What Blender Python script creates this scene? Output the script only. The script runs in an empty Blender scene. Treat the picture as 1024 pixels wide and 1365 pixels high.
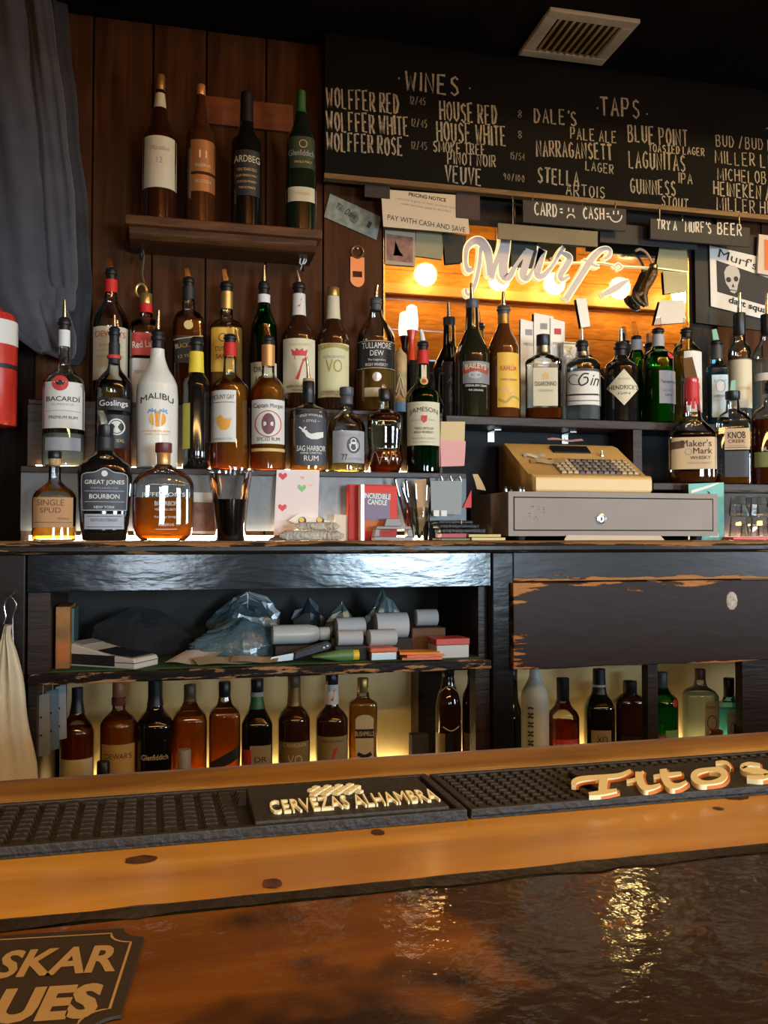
import bpy, math, random
from mathutils import Vector, Matrix, Euler
random.seed(7)
SC = bpy.context.scene
COL = SC.collection
# ---------------------------------------------------------------- camera
F = 1200.0; CX = 512.0; CY = 682.5
CAMZ = 1.27
PITCH = math.atan((715 - CY) / F); YAW = math.radians(-13.5)
cam_d = bpy.data.cameras.new('camera'); cam = bpy.data.objects.new('camera', cam_d); COL.objects.link(cam)
cam_d.sensor_fit = 'VERTICAL'; cam_d.sensor_height = 36; cam_d.lens = F / 1365 * 36
cam_d.clip_start = .02; cam_d.clip_end = 60
cam.location = (0, 0, CAMZ); cam.rotation_euler = (math.pi / 2 + PITCH, 0, YAW)
SC.camera = cam
ROT = Euler((math.pi / 2 + PITCH, 0, YAW)).to_matrix()
RT = ROT.transposed()
def ray(px, py):
    return ROT @ Vector(((px - CX) / F, -(py - CY) / F, -1))
def at(px, py, Y=None, Z=None):
    d = ray(px, py)
    k = Y / d.y if Y is not None else (Z - CAMZ) / d.z
    return Vector((d.x * k, d.y * k, CAMZ + d.z * k))
def depth(p):
    return -(RT @ (Vector(p) - Vector((0, 0, CAMZ)))).z
def px_of(p):
    q = RT @ (Vector(p) - Vector((0, 0, CAMZ)))
    return (CX + F * q.x / -q.z, CY - F * q.y / -q.z)
# ---------------------------------------------------------------- world, exposure, lights
w = bpy.data.worlds.new('world'); SC.world = w; w.use_nodes = True
w.node_tree.nodes['Background'].inputs[0].default_value = (.10, .08, .07, 1)
w.node_tree.nodes['Background'].inputs[1].default_value = .05
SC.view_settings.view_transform = 'Standard'; SC.view_settings.look = 'None'
SC.view_settings.gamma = 1; SC.view_settings.use_curve_mapping = False
SC.view_settings.exposure = EXPOSURE = 0.34
cy = SC.cycles
cy.use_denoising = True; cy.max_bounces = 10; cy.transparent_max_bounces = 24
cy.transmission_bounces = 8; cy.glossy_bounces = 5; cy.diffuse_bounces = 3
cy.caustics_refractive = False; cy.caustics_reflective = False
cy.sample_clamp_indirect = 4; cy.use_adaptive_sampling = True
def area(name, loc, target, size, size_y, power, col, spread=math.pi):
    l = bpy.data.lights.new(name, 'AREA'); l.shape = 'RECTANGLE'; l.size = size; l.size_y = size_y
    l.energy = power; l.color = col; l.spread = spread
    o = bpy.data.objects.new(name, l); COL.objects.link(o); o.location = loc
    o.rotation_euler = (Vector(target) - Vector(loc)).to_track_quat('-Z', 'Y').to_euler()
    return o
# daylight through the street windows behind the photographer
area('daylight_window', (1.88, -3.1, 1.35), (.6, 2.0, 1.4), .95, 1.0, 130, (.62, .83, 1.0))
area('daylight_window', (-.1, -3.1, 1.35), (.1, 2.0, 1.4), .4, 1.0, 24, (.72, .86, 1.0))
area('daylight_side_window', (4.38, -.85, 1.30), (.6, 2.0, 1.5), 1.6, 1.0, 130, (.74, .88, 1.0))
# warm lamp over the customers' side of the bar
area('warm_bar_lamp', (.5, .10, 1.76), (.5, .50, 1.07), 2.6, .06, 10, (1.0, .60, .20))
# ---------------------------------------------------------------- object helpers
def tagp(o, label=None, cat=None, group=None, kind=None):
    if label: o['label'] = label
    if cat: o['category'] = cat
    if group: o['group'] = group
    if kind: o['kind'] = kind
    return o
def thing(name, label, cat, loc=(0, 0, 0), rz=0, group=None):
    o = bpy.data.objects.new(name, None); COL.objects.link(o)
    o.empty_display_size = .02
    o.location = loc; o.rotation_euler = (0, 0, rz)
    return tagp(o, label, cat, group)
class M:
    def __init__(s): s.v = []; s.f = []; s.k = 0
    def add(s, vs, fs, T=None):
        b = len(s.v)
        if T is not None: vs = [T @ Vector(v) for v in vs]
        s.v.extend([tuple(v) for v in vs]); s.f.extend([tuple(i + b for i in f) for f in fs]); return s
    def box(s, x0, x1, y0, y1, z0, z1, T=None):
        vs = [(x0, y0, z0), (x1, y0, z0), (x1, y1, z0), (x0, y1, z0), (x0, y0, z1), (x1, y0, z1), (x1, y1, z1), (x0, y1, z1)]
        return s.add(vs, [(0, 3, 2, 1), (4, 5, 6, 7), (0, 1, 5, 4), (1, 2, 6, 5), (2, 3, 7, 6), (3, 0, 4, 7)], T)
    def rings(s, rings, close0=True, close1=True, T=None):
        n = len(rings[0]); vs = [v for r in rings for v in r]; fs = []
        for k in range(len(rings) - 1):
            for i in range(n):
                j = (i + 1) % n; fs.append((k * n + i, k * n + j, (k + 1) * n + j, (k + 1) * n + i))
        if close0: fs.append(tuple(range(n))[::-1])
        if close1: fs.append(tuple((len(rings) - 1) * n + i for i in range(n)))
        return s.add(vs, fs, T)
    def lathe(s, prof, seg=24, T=None, c0=True, c1=True):
        return s.rings([[(r * math.cos(2 * math.pi * i / seg), r * math.sin(2 * math.pi * i / seg), z) for i in range(seg)] for z, r in prof], c0, c1, T)
    def tube(s, pts, r, seg=8, T=None):
        pts = [Vector(p) for p in pts]; rs = r if isinstance(r, (list, tuple)) else [r] * len(pts)
        rings = []; up = Vector((0.13, .31, .94)).normalized(); prev = None
        for i, p in enumerate(pts):
            t = (pts[min(i + 1, len(pts) - 1)] - pts[max(i - 1, 0)]).normalized()
            a = t.cross(prev if prev is not None else up)
            if a.length < 1e-5: a = t.cross(Vector((1, 0, 0)))
            a.normalize(); b = a.cross(t).normalized(); prev = b
            a = b.cross(t) * -1
            rings.append([p + (a * math.cos(2 * math.pi * k / seg) + b * math.sin(2 * math.pi * k / seg)) * rs[i] for k in range(seg)])
        return s.rings(rings, T=T)
    def prism(s, poly, y0, y1, T=None):
        """poly in xz plane, extruded in y"""
        n = len(poly); vs = [(x, y0, z) for x, z in poly] + [(x, y1, z) for x, z in poly]
        fs = [tuple(range(n)), tuple(range(2 * n - 1, n - 1, -1))] + [(i, i + n, (i + 1) % n + n, (i + 1) % n) for i in range(n)]
        return s.add(vs, fs, T)
    def build(s, name, mat, parent=None, label=None, smooth=False, kind=None, bevel=0, loc=None, rot=None):
        me = bpy.data.meshes.new(name); me.from_pydata(s.v, [], s.f); me.validate(); me.update()
        me.materials.append(mat)
        if smooth:
            for p in me.polygons: p.use_smooth = True
            try: me.set_sharp_from_angle(angle=math.radians(42))
            except Exception: pass
        o = bpy.data.objects.new(name, me); COL.objects.link(o)
        if parent is not None: o.parent = parent
        if bevel:
            m = o.modifiers.new('bevel', 'BEVEL'); m.width = bevel; m.segments = 2; m.limit_method = 'ANGLE'
        if label: o['label'] = label
        if kind: o['kind'] = kind
        if loc: o.location = loc
        if rot: o.rotation_euler = rot
        return o
def struct(name, m, mat, parent=None, **k):
    o = m.build(name, mat, parent, **k)
    o['kind'] = 'structure'
    return o
# ---------------------------------------------------------------- text
_tc = {}
def text_mesh(s, bold=0.0, shear=0.0):
    if 'M' in s or 'W' in s: bold = 0.0
    key = (s, bold, shear)
    if key in _tc: return _tc[key]
    cu = bpy.data.curves.new('t', 'FONT'); cu.body = s; cu.offset = bold; cu.shear = shear; cu.resolution_u = 3
    cu.align_x = 'CENTER'; cu.align_y = 'CENTER'
    o = bpy.data.objects.new('t', cu); COL.objects.link(o)
    bpy.context.view_layer.update()
    me = o.evaluated_get(bpy.context.evaluated_depsgraph_get()).to_mesh()
    vs = [(v.co.x, v.co.y) for v in me.vertices]; fs = [tuple(p.vertices) for p in me.polygons]
    o.evaluated_get(bpy.context.evaluated_depsgraph_get()).to_mesh_clear()
    bpy.data.objects.remove(o); bpy.data.curves.remove(cu)
    xs = [v[0] for v in vs]; ys = [v[1] for v in vs]
    x0, x1, y0, y1 = min(xs), max(xs), min(ys), max(ys)
    vs = [((x - (x0 + x1) / 2) / (x1 - x0), (y - (y0 + y1) / 2) / (y1 - y0)) for x, y in vs]
    _tc[key] = (vs, fs); return _tc[key]
def place_text(m, s, w_, h_, fn, bold=0.0, shear=0.0, rot=0, arc=0, thick=0):
    """fn(u,v,off)->3d point; u right, v up in metres about text centre. arc: rise at the centre"""
    vs, fs = text_mesh(s, bold, shear); c, sn = math.cos(rot), math.sin(rot); out = []
    for x, y in vs:
        u = x * w_; v = y * h_ - arc * (2 * x) ** 2
        out.append((u * c - v * sn, u * sn + v * c))
    m.add([fn(u, v, thick) for u, v in out], fs)
    if thick:
        # side walls so that raised letters have depth
        from collections import Counter
        ed = Counter()
        for f in fs:
            for a, b in zip(f, f[1:] + f[:1]): ed[(a, b)] += 1
        bv = [fn(u, v, thick) for u, v in out] + [fn(u, v, 0) for u, v in out]; n = len(out)
        m.add(bv, [(a, a + n, b + n, b) for (a, b) in ed if (b, a) not in ed])
# stroke font for chalk hand-lettering, 4 x 6 cell
SF = {'A': "0,0 2,6 4,0|.8,2.2 3.2,2.2", 'B': "0,0 0,6 2.6,6 3.3,5 2.6,3.4 0,3.2|2.6,3.4 3.8,2 2.8,.2 0,0", 'C': "3.6,5 2.4,6 .8,5 0,3 .8,.8 2.4,0 3.8,1",
 'D': "0,0 0,6 2.2,5.6 3.8,3.2 2.4,.4 0,0", 'E': "3.6,6 0,6 0,0 3.8,0|0,3.1 2.9,3.1", 'F': "3.8,6 0,6 0,0|0,3.2 3,3.2", 'G': "3.6,5 2.2,6 .6,5 0,3 .8,.6 2.4,0 3.8,1 3.8,2.8 2.2,2.8",
 'H': "0,0 0,6|4,0 4,6|0,3.1 4,3.1", 'I': ".2,0 .2,6", 'J': "3,6 3,1 2,0 .5,.6", 'K': "0,0 0,6|3.8,6 0,2.6 4,0", 'L': "0,6 0,0 3.4,0", 'M': "0,0 .2,6 2.6,1.2 5,6 5.2,0",
 'N': "0,0 0,6 3.8,0 3.8,6", 'O': "2,6 .5,5 0,3 .6,.9 2,0 3.5,.9 4,3 3.4,5.2 2,6", 'P': "0,0 0,6 3,5.8 3.6,4.4 2.8,2.8 0,2.6", 'Q': "2,6 .5,5 0,3 .6,.9 2,0 3.5,.9 4,3 3.4,5.2 2,6|2.6,1.4 4,-.4",
 'R': "0,0 0,6 3,5.8 3.6,4.4 2.8,3 0,2.8|1.4,2.8 3.9,0", 'S': "3.6,5.2 2.2,6 .6,5.2 .6,3.9 3.2,2.4 3.6,1 2,0 .2,.8", 'T': "2,0 2,6|-.2,6 4.2,6", 'U': "0,6 .2,1 1.8,0 3.6,1 3.8,6",
 'V': "0,6 2,0 4,6", 'W': "0,6 1.1,0 2.4,4.6 3.6,0 4.8,6", 'X': "0,0 4,6|0,6 4,0", 'Y': "0,6 2,3 4,6|2,3 2,0", 'Z': "0,6 3.8,6 0,0 4,0", '.': "1,2.8 1.4,3.2", "'": "1,6 .8,4.6", '/': "0,-.4 3,6.4",
 '=': "0,3.8 3,3.8|0,2 3,2", '1': ".3,0 .3,6", '0': "2,6 .4,4 .4,2 2,0 3.4,2 3.4,4 2,6", '2': "0,5 2,6 3.2,4.4 0,0 3.6,0", '4': "3,0 3,6 0,2 4,2", '5': "3.4,6 .4,6 .2,3.4 2.6,3.6 3.4,1.6 1.8,0 0,.6", '8': "2,6 .5,4.8 3.4,1.4 2,0 .4,1.4 3.3,4.8 2,6", '9': "3.3,4 1.8,3 .5,4.4 1.8,6 3.3,5 3,0", '-': "0,3 2.5,3", ',': "1,.6 .6,-1"}
def ribbon(m, pts, wd, fn, rnd=.0, off=0.0):
    """flat stroke of width wd along 2D points, mapped by fn(u,v,off)"""
    P = [Vector(p) for p in pts]; L = []; R = []
    ws = wd if isinstance(wd, (list, tuple)) else [wd] * len(P)
    for i, p in enumerate(P):
        t = (P[min(i + 1, len(P) - 1)] - P[max(i - 1, 0)])
        if t.length < 1e-9: t = Vector((1, 0))
        t.normalize(); n = Vector((-t.y, t.x)); h = ws[i] / 2 * (1 + random.uniform(-rnd, rnd))
        L.append(p + n * h); R.append(p - n * h)
    n = len(P); vs = [fn(a.x, a.y, off) for a in L] + [fn(a.x, a.y, off) for a in R]
    m.add(vs, [(i, i + n, i + n + 1, i + 1) for i in range(n - 1)])
def chalk(m, s, x, y, w_, h_, fn, sw, jit=.06, slant=0.0):
    """hand-lettered line with bottom-left at x,y, width w_, height h_"""
    adv = [2.2 if c in " ." else (2.0 if c in "I1'" else (5.8 if c in 'WM' else 5.0)) for c in s]
    k = w_ / (sum(adv) - 1); cx_ = 0
    for c, a in zip(s, adv):
        if c != ' ' and c in SF:
            dy = random.uniform(-.25, .25)
            for st in SF[c].split('|'):
                pts = []
                for q in st.split():
                    a_, b_ = q.split(','); a_ = float(a_) * (.8 if c not in 'I1' else 1); b_ = float(b_)
                    pts.append((x + (cx_ + a_ + b_ * slant) * k + random.uniform(-jit, jit) * h_ / 6, y + (b_ + dy) * h_ / 6 + random.uniform(-jit, jit) * h_ / 3))
                if len(pts) == 2 and abs(pts[0][0] - pts[1][0]) + abs(pts[0][1] - pts[1][1]) < sw: pts[1] = (pts[0][0] + sw, pts[0][1])
                ribbon(m, pts, sw, fn, .25)
        cx_ += a
def smooth_path(pts, n=6):
    """catmull-rom through points (any dim)"""
    P = [Vector(p) for p in pts]; out = []
    for i in range(len(P) - 1):
        p0 = P[max(i - 1, 0)]; p1 = P[i]; p2 = P[i + 1]; p3 = P[min(i + 2, len(P) - 1)]
        for k in range(n):
            t = k / n
            out.append(.5 * ((2 * p1) + (-p0 + p2) * t + (2 * p0 - 5 * p1 + 4 * p2 - p3) * t * t + (-p0 + 3 * p1 - 3 * p2 + p3) * t ** 3))
    out.append(P[-1]); return out
def brush(m, pts, wd, fn, thick=0.0, n=6):
    """thick painted / raised stroke with rounded ends; wd scalar or per-point"""
    ws = wd if isinstance(wd, (list, tuple)) else [wd] * len(pts)
    P = smooth_path([(p[0], p[1], w_) for p, w_ in zip(pts, ws)], n)
    Q = [Vector((p.x, p.y)) for p in P]; W = [p.z for p in P]; L = []; R = []
    for i, p in enumerate(Q):
        t = (Q[min(i + 1, len(Q) - 1)] - Q[max(i - 1, 0)])
        if t.length < 1e-9: t = Vector((1, 0))
        t.normalize(); nn = Vector((-t.y, t.x)); L.append(p + nn * W[i] / 2); R.append(p - nn * W[i] / 2)
    m.k += 1; thick0 = thick; thick = thick + m.k * 1.1e-4; k = len(Q)
    top = [fn(a.x, a.y, thick) for a in L] + [fn(a.x, a.y, thick) for a in R]
    m.add(top, [(i, i + k, i + k + 1, i + 1) for i in range(k - 1)])
    if thick0:
        both = top + [fn(a.x, a.y, 0) for a in L] + [fn(a.x, a.y, 0) for a in R]
        fs = [(i, i + 1, i + 1 + 2 * k, i + 2 * k) for i in range(k - 1)] + [(k + i + 1, k + i, k + i + 2 * k, k + i + 1 + 2 * k) for i in range(k - 1)]
        fs += [(0, 2 * k, 3 * k, k), (k - 1, 2 * k - 1, 4 * k - 1, 3 * k - 1)]
        m.add(both, fs)
# ---------------------------------------------------------------- materials
def sset(n, name, v):
    if name in n.inputs: n.inputs[name].default_value = v
_pm = {}
def mat(name, col, rough=.5, metal=0, emit=0, ecol=None, coat=0, trans=0, ior=1.45, spec=.5, bump=0, bscale=60, var=0, vscale=8, sss=0, sheen=0):
    if name in _pm: return _pm[name]
    m = bpy.data.materials.new(name); m.use_nodes = True; nt = m.node_tree; b = nt.nodes['Principled BSDF']
    b.inputs['Base Color'].default_value = (*col, 1); b.inputs['Roughness'].default_value = rough; b.inputs['Metallic'].default_value = metal
    sset(b, 'Coat Weight', coat); sset(b, 'Coat Roughness', .08); sset(b, 'Transmission Weight', trans); b.inputs['IOR'].default_value = ior
    sset(b, 'Specular IOR Level', spec); sset(b, 'Sheen Weight', sheen)
    if emit: sset(b, 'Emission Color', (*(ecol or col), 1)); sset(b, 'Emission Strength', emit)
    if var or bump:
        tc = nt.nodes.new('ShaderNodeTexCoord'); nz = nt.nodes.new('ShaderNodeTexNoise'); nz.inputs['Scale'].default_value = vscale; nz.inputs['Detail'].default_value = 5
        nt.links.new(tc.outputs['Object'], nz.inputs['Vector'])
        if var:
            r = nt.nodes.new('ShaderNodeValToRGB'); r.color_ramp.elements[0].position = .3; r.color_ramp.elements[1].position = .7
            r.color_ramp.elements[0].color = (*[max(0, c * (1 - var)) for c in col], 1); r.color_ramp.elements[1].color = (*[min(1, c * (1 + var)) for c in col], 1)
            nt.links.new(nz.outputs['Fac'], r.inputs[0]); nt.links.new(r.outputs[0], b.inputs['Base Color'])
        if bump:
            n2 = nt.nodes.new('ShaderNodeTexNoise'); n2.inputs['Scale'].default_value = bscale; n2.inputs['Detail'].default_value = 4
            nt.links.new(tc.outputs['Object'], n2.inputs['Vector'])
            bp = nt.nodes.new('ShaderNodeBump'); bp.inputs['Strength'].default_value = bump; bp.inputs['Distance'].default_value = .01
            nt.links.new(n2.outputs['Fac'], bp.inputs['Height']); nt.links.new(bp.outputs[0], b.inputs['Normal'])
    _pm[name] = m; return m
def wood(name, c1, c2, rough=.45, scale=(1, 12, 12), coat=.0, knots=0, bump=.25, grain=9, dark=None, coatr=.15, stain=None):
    """streaked wood along X (scale small along the grain)"""
    if name in _pm: return _pm[name]
    m = bpy.data.materials.new(name); m.use_nodes = True; nt = m.node_tree; L = nt.links.new; N = nt.nodes.new; b = nt.nodes['Principled BSDF']
    tc = N('ShaderNodeTexCoord'); mp = N('ShaderNodeMapping'); mp.inputs['Scale'].default_value = scale; L(tc.outputs['Object'], mp.inputs[0])
    n1 = N('ShaderNodeTexNoise'); n1.inputs['Scale'].default_value = grain; n1.inputs['Detail'].default_value = 8; n1.inputs['Distortion'].default_value = .6; L(mp.outputs[0], n1.inputs['Vector'])
    r = N('ShaderNodeValToRGB'); r.color_ramp.elements[0].position = .32; r.color_ramp.elements[1].position = .68
    r.color_ramp.elements[0].color = (*c1, 1); r.color_ramp.elements[1].color = (*c2, 1); L(n1.outputs['Fac'], r.inputs[0])
    colr = r.outputs[0]
    def over(fac_out, c):
        mx = N('ShaderNodeMixRGB'); nonlocal colr
        L(fac_out, mx.inputs[0]); L(colr, mx.inputs[1]); mx.inputs[2].default_value = (*c, 1); colr = mx.outputs[0]
    if knots:
        v = N('ShaderNodeTexVoronoi'); v.inputs['Scale'].default_value = knots
        mp2 = N('ShaderNodeMapping'); mp2.inputs['Scale'].default_value = (.55, 1, 1); L(tc.outputs['Object'], mp2.inputs[0]); L(mp2.outputs[0], v.inputs['Vector'])
        rr = N('ShaderNodeValToRGB'); rr.color_ramp.elements[0].position = .05; rr.color_ramp.elements[0].color = (.85, .85, .85, 1); rr.color_ramp.elements[1].position = .12; rr.color_ramp.elements[1].color = (0, 0, 0, 1)
        L(v.outputs['Distance'], rr.inputs[0]); over(rr.outputs[0], tuple(c * .25 for c in c1))
    if stain:
        sc_, th, c3, grad = stain
        n3 = N('ShaderNodeTexNoise'); n3.inputs['Scale'].default_value = sc_; n3.inputs['Detail'].default_value = 4; n3.inputs['Roughness'].default_value = .6
        L(tc.outputs['Object'], n3.inputs['Vector'])
        rr = N('ShaderNodeValToRGB'); rr.color_ramp.elements[0].position = th; rr.color_ramp.elements[0].color = (0, 0, 0, 1); rr.color_ramp.elements[1].position = th + .07; rr.color_ramp.elements[1].color = (.92, .92, .92, 1)
        spx = N('ShaderNodeSeparateXYZ'); L(tc.outputs['Object'], spx.inputs[0]); mr = N('ShaderNodeMapRange'); mr.inputs[1].default_value = grad[0]; mr.inputs[2].default_value = grad[1]; mr.inputs[4].default_value = grad[2]
        L(spx.outputs[0], mr.inputs[0]); ad = N('ShaderNodeMath'); L(n3.outputs['Fac'], ad.inputs[0]); L(mr.outputs[0], ad.inputs[1]); L(ad.outputs[0], rr.inputs[0]); over(rr.outputs[0], c3)
    L(colr, b.inputs['Base Color']); b.inputs['Roughness'].default_value = rough; sset(b, 'Coat Weight', coat); sset(b, 'Coat Roughness', coatr)
    sset(b, 'Specular IOR Level', .06 if 'wall' in name else (.12 if 'bar top' in name else .3)); bp = N('ShaderNodeBump'); bp.inputs['Strength'].default_value = bump; bp.inputs['Distance'].default_value = .004; L(n1.outputs['Fac'], bp.inputs['Height']); L(bp.outputs[0], b.inputs['Normal'])
    if stain:
        n5 = N('ShaderNodeTexNoise'); n5.inputs['Scale'].default_value = 70; n5.inputs['Detail'].default_value = 3; L(tc.outputs['Object'], n5.inputs['Vector'])
        b5 = N('ShaderNodeBump'); b5.inputs['Strength'].default_value = .5; b5.inputs['Distance'].default_value = .0012; L(n5.outputs['Fac'], b5.inputs['Height']); L(b5.outputs[0], b.inputs['Coat Normal'])
    _pm[name] = m; return m
def worn_paint(name, paint, raw, rough=.28, thr=.62, zmask=None, xmask=None, scale=(2.2, 14, 22), bump=.6, spec=.22):
    """old gloss paint over raw wood, chipped where noise exceeds thr; masks (lo,hi) in object coords ease the threshold near an edge"""
    if name in _pm: return _pm[name]
    m = bpy.data.materials.new(name); m.use_nodes = True; nt = m.node_tree; L = nt.links.new; N = nt.nodes.new; b = nt.nodes['Principled BSDF']
    tc = N('ShaderNodeTexCoord'); mp = N('ShaderNodeMapping'); mp.inputs['Scale'].default_value = scale; L(tc.outputs['Object'], mp.inputs[0])
    n1 = N('ShaderNodeTexNoise'); n1.inputs['Scale'].default_value = 3; n1.inputs['Detail'].default_value = 9; n1.inputs['Roughness'].default_value = .65; L(mp.outputs[0], n1.inputs['Vector'])
    val = n1.outputs['Fac']
    sp = N('ShaderNodeSeparateXYZ'); L(tc.outputs['Object'], sp.inputs[0])
    for msk, ax in ((zmask, 2), (xmask, 0)):
        if not msk: continue
        for lo, hi, amt in msk:
            mr = N('ShaderNodeMapRange'); mr.inputs[1].default_value = lo; mr.inputs[2].default_value = hi; mr.inputs[3].default_value = 0; mr.inputs[4].default_value = amt
            L(sp.outputs[ax], mr.inputs[0]); ad = N('ShaderNodeMath'); ad.operation = 'ADD'; L(val, ad.inputs[0]); L(mr.outputs[0], ad.inputs[1]); val = ad.outputs[0]
    rr = N('ShaderNodeValToRGB'); rr.color_ramp.elements[0].position = thr; rr.color_ramp.elements[1].position = min(1, thr + .02); L(val, rr.inputs[0])
    n2 = N('ShaderNodeTexNoise'); n2.inputs['Scale'].default_value = 14; n2.inputs['Detail'].default_value = 6; L(mp.outputs[0], n2.inputs['Vector'])
    rw = N('ShaderNodeMixRGB'); L(n2.outputs['Fac'], rw.inputs[0]); rw.inputs[1].default_value = (*[c * .55 for c in raw], 1); rw.inputs[2].default_value = (*[min(1, c * 1.35) for c in raw], 1)
    pw = N('ShaderNodeMixRGB'); L(n2.outputs['Fac'], pw.inputs[0]); pw.inputs[1].default_value = (*[c * .3 for c in paint], 1); pw.inputs[2].default_value = (*[c * .8 for c in paint], 1); sset(b, 'Specular IOR Level', spec)
    mx = N('ShaderNodeMixRGB'); L(rr.outputs[0], mx.inputs[0]); L(pw.outputs[0], mx.inputs[1]); L(rw.outputs[0], mx.inputs[2]); L(mx.outputs[0], b.inputs['Base Color'])
    rm = N('ShaderNodeMapRange'); rm.inputs[3].default_value = rough; rm.inputs[4].default_value = .75; L(rr.outputs[0], rm.inputs[0]); L(rm.outputs[0], b.inputs['Roughness'])
    n4 = N('ShaderNodeTexNoise'); n4.inputs['Scale'].default_value = 30; n4.inputs['Detail'].default_value = 4
    mp4 = N('ShaderNodeMapping'); mp4.inputs['Scale'].default_value = (.5, 1.2, 1.6); L(tc.outputs['Object'], mp4.inputs[0]); L(mp4.outputs[0], n4.inputs['Vector'])
    bp = N('ShaderNodeBump'); bp.inputs['Strength'].default_value = bump; bp.inputs['Distance'].default_value = .0016; L(n4.outputs['Fac'], bp.inputs['Height'])
    b2 = N('ShaderNodeBump'); b2.invert = True; b2.inputs['Strength'].default_value = .5; b2.inputs['Distance'].default_value = .002; L(rr.outputs[0], b2.inputs['Height']); L(bp.outputs[0], b2.inputs['Normal']); L(b2.outputs[0], b.inputs['Normal'])
    _pm[name] = m; return m
def thin_glass(name, tint=(1, 1, 1), gloss=1.0, rough=.02, dense=0.0):
    """thin glass wall: fresnel reflection over tinted transparency"""
    if name in _pm: return _pm[name]
    m = bpy.data.materials.new(name); m.use_nodes = True; nt = m.node_tree; nt.nodes.clear(); L = nt.links.new; N = nt.nodes.new
    out = N('ShaderNodeOutputMaterial'); tr = N('ShaderNodeBsdfTransparent'); gl = N('ShaderNodeBsdfGlossy'); fr = N('ShaderNodeLayerWeight'); mx = N('ShaderNodeMixShader')
    fr.inputs['Blend'].default_value = .5
    # transparency darkens towards grazing angles like the longer path through the wall
    cr = N('ShaderNodeValToRGB'); cr.color_ramp.elements[0].position = .35; cr.color_ramp.elements[0].color = (*tint, 1)
    cr.color_ramp.elements[1].position = 1; cr.color_ramp.elements[1].color = (*[t ** 3 * .55 for t in tint], 1)
    L(fr.outputs['Facing'], cr.inputs[0]); L(cr.outputs[0], tr.inputs[0])
    gl.inputs['Roughness'].default_value = rough
    f2 = N('ShaderNodeFresnel'); f2.inputs[0].default_value = 1.5
    ml = N('ShaderNodeMath'); ml.operation = 'MULTIPLY'; ml.inputs[1].default_value = gloss * 2.2; ml.use_clamp = True; L(f2.outputs[0], ml.inputs[0])
    L(ml.outputs[0], mx.inputs[0]); L(tr.outputs[0], mx.inputs[1]); L(gl.outputs[0], mx.inputs[2]); L(mx.outputs[0], out.inputs[0])
    _pm[name] = m; return m
def liquid(name, col, through=.4, ior=1.33, cloud=.45):
    """spirit: refracts and lets through its own colour, with a little scattering"""
    if name in _pm: return _pm[name]
    m = bpy.data.materials.new(name); m.use_nodes = True; nt = m.node_tree; nt.nodes.clear(); L = nt.links.new; N = nt.nodes.new
    out = N('ShaderNodeOutputMaterial'); tr = N('ShaderNodeBsdfTransparent'); rf = N('ShaderNodeBsdfRefraction'); mx = N('ShaderNodeMixShader')
    tr.inputs[0].default_value = (*col, 1); rf.inputs[0].default_value = (*[c ** .9 for c in col], 1); rf.inputs['IOR'].default_value = ior; rf.inputs['Roughness'].default_value = .0
    mx.inputs[0].default_value = 1 - through; L(tr.outputs[0], mx.inputs[1]); L(rf.outputs[0], mx.inputs[2])
    df = N('ShaderNodeBsdfDiffuse'); tl = N('ShaderNodeBsdfTranslucent'); m2 = N('ShaderNodeMixShader'); m3 = N('ShaderNodeMixShader')
    for n_ in (df, tl): n_.inputs[0].default_value = (*[c * .8 for c in col], 1)
    L(df.outputs[0], m2.inputs[1]); L(tl.outputs[0], m2.inputs[2]); m3.inputs[0].default_value = cloud; L(mx.outputs[0], m3.inputs[1]); L(m2.outputs[0], m3.inputs[2]); L(m3.outputs[0], out.inputs[0])
    _pm[name] = m; return m
# woods
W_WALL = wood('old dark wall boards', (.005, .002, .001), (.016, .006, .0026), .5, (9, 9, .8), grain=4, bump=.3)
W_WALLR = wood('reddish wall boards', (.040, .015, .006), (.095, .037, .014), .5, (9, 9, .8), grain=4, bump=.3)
W_SHELF = wood('brown shelf wood', (.050, .018, .006), (.12, .043, .013), .42, (1.2, 9, 9), bump=.3)
W_DARKX = wood('dark shelf wood', (.012, .006, .0035), (.034, .017, .009), .4, (1.2, 9, 9), bump=.3)
W_ORANGE = wood('orange varnished boards', (.55, .21, .035), (.90, .42, .085), .4, (1.2, 8, 8), bump=.2, coat=.3)
W_BAR = wood('honey varnished bar plank', (.34, .15, .016), (.60, .31, .042), .34, (1.0, 6, 6), knots=5.5, grain=3.2, bump=.35, coat=.35)
W_RAIL = wood('honey bar rail', (.13, .056, .012), (.27, .125, .026), .32, (1.2, 9, 9), grain=4, bump=.4, coat=.3)
W_TOP = wood('dark stained glossy bar top', (.09, .030, .003), (.18, .062, .007), .5, (1.3, 9, 9), grain=3, bump=.8, coat=.5, coatr=.07, stain=(5, .63, (.009, .004, .0018), (-.06, .20, .38)))
P_BLACK = worn_paint('old black gloss paint', (.012, .012, .014), (.24, .105, .035), .2, .80, bump=.9)
P_BROWN = worn_paint('old dark brown paint', (.026, .014, .010), (.26, .10, .03), .42, .76, bump=.5)
EDGE = worn_paint('worn counter edge', (.022, .016, .014), (.30, .15, .06), .32, .50, bump=.7)
CHROME = mat('chrome', (.88, .87, .85), .26, 1)
STEEL = mat('brushed steel', (.45, .44, .42), .35, 1)
BRASS = mat('brass', (.75, .52, .2), .25, 1)
BLACK = mat('black plastic', (.012, .012, .013), .35)
BLACKM = mat('matt black', (.02, .02, .022), .7)
CREAM = mat('cream paper', (.62, .54, .38), .8)
WHITE = mat('white paper', (.72, .70, .66), .8)
LWHITE = mat('white bottle label', (.66, .63, .56), .6)
INK = mat('black ink', (.02, .018, .016), .7)
INKW = mat('white ink', (.72, .70, .64), .6)
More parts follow.
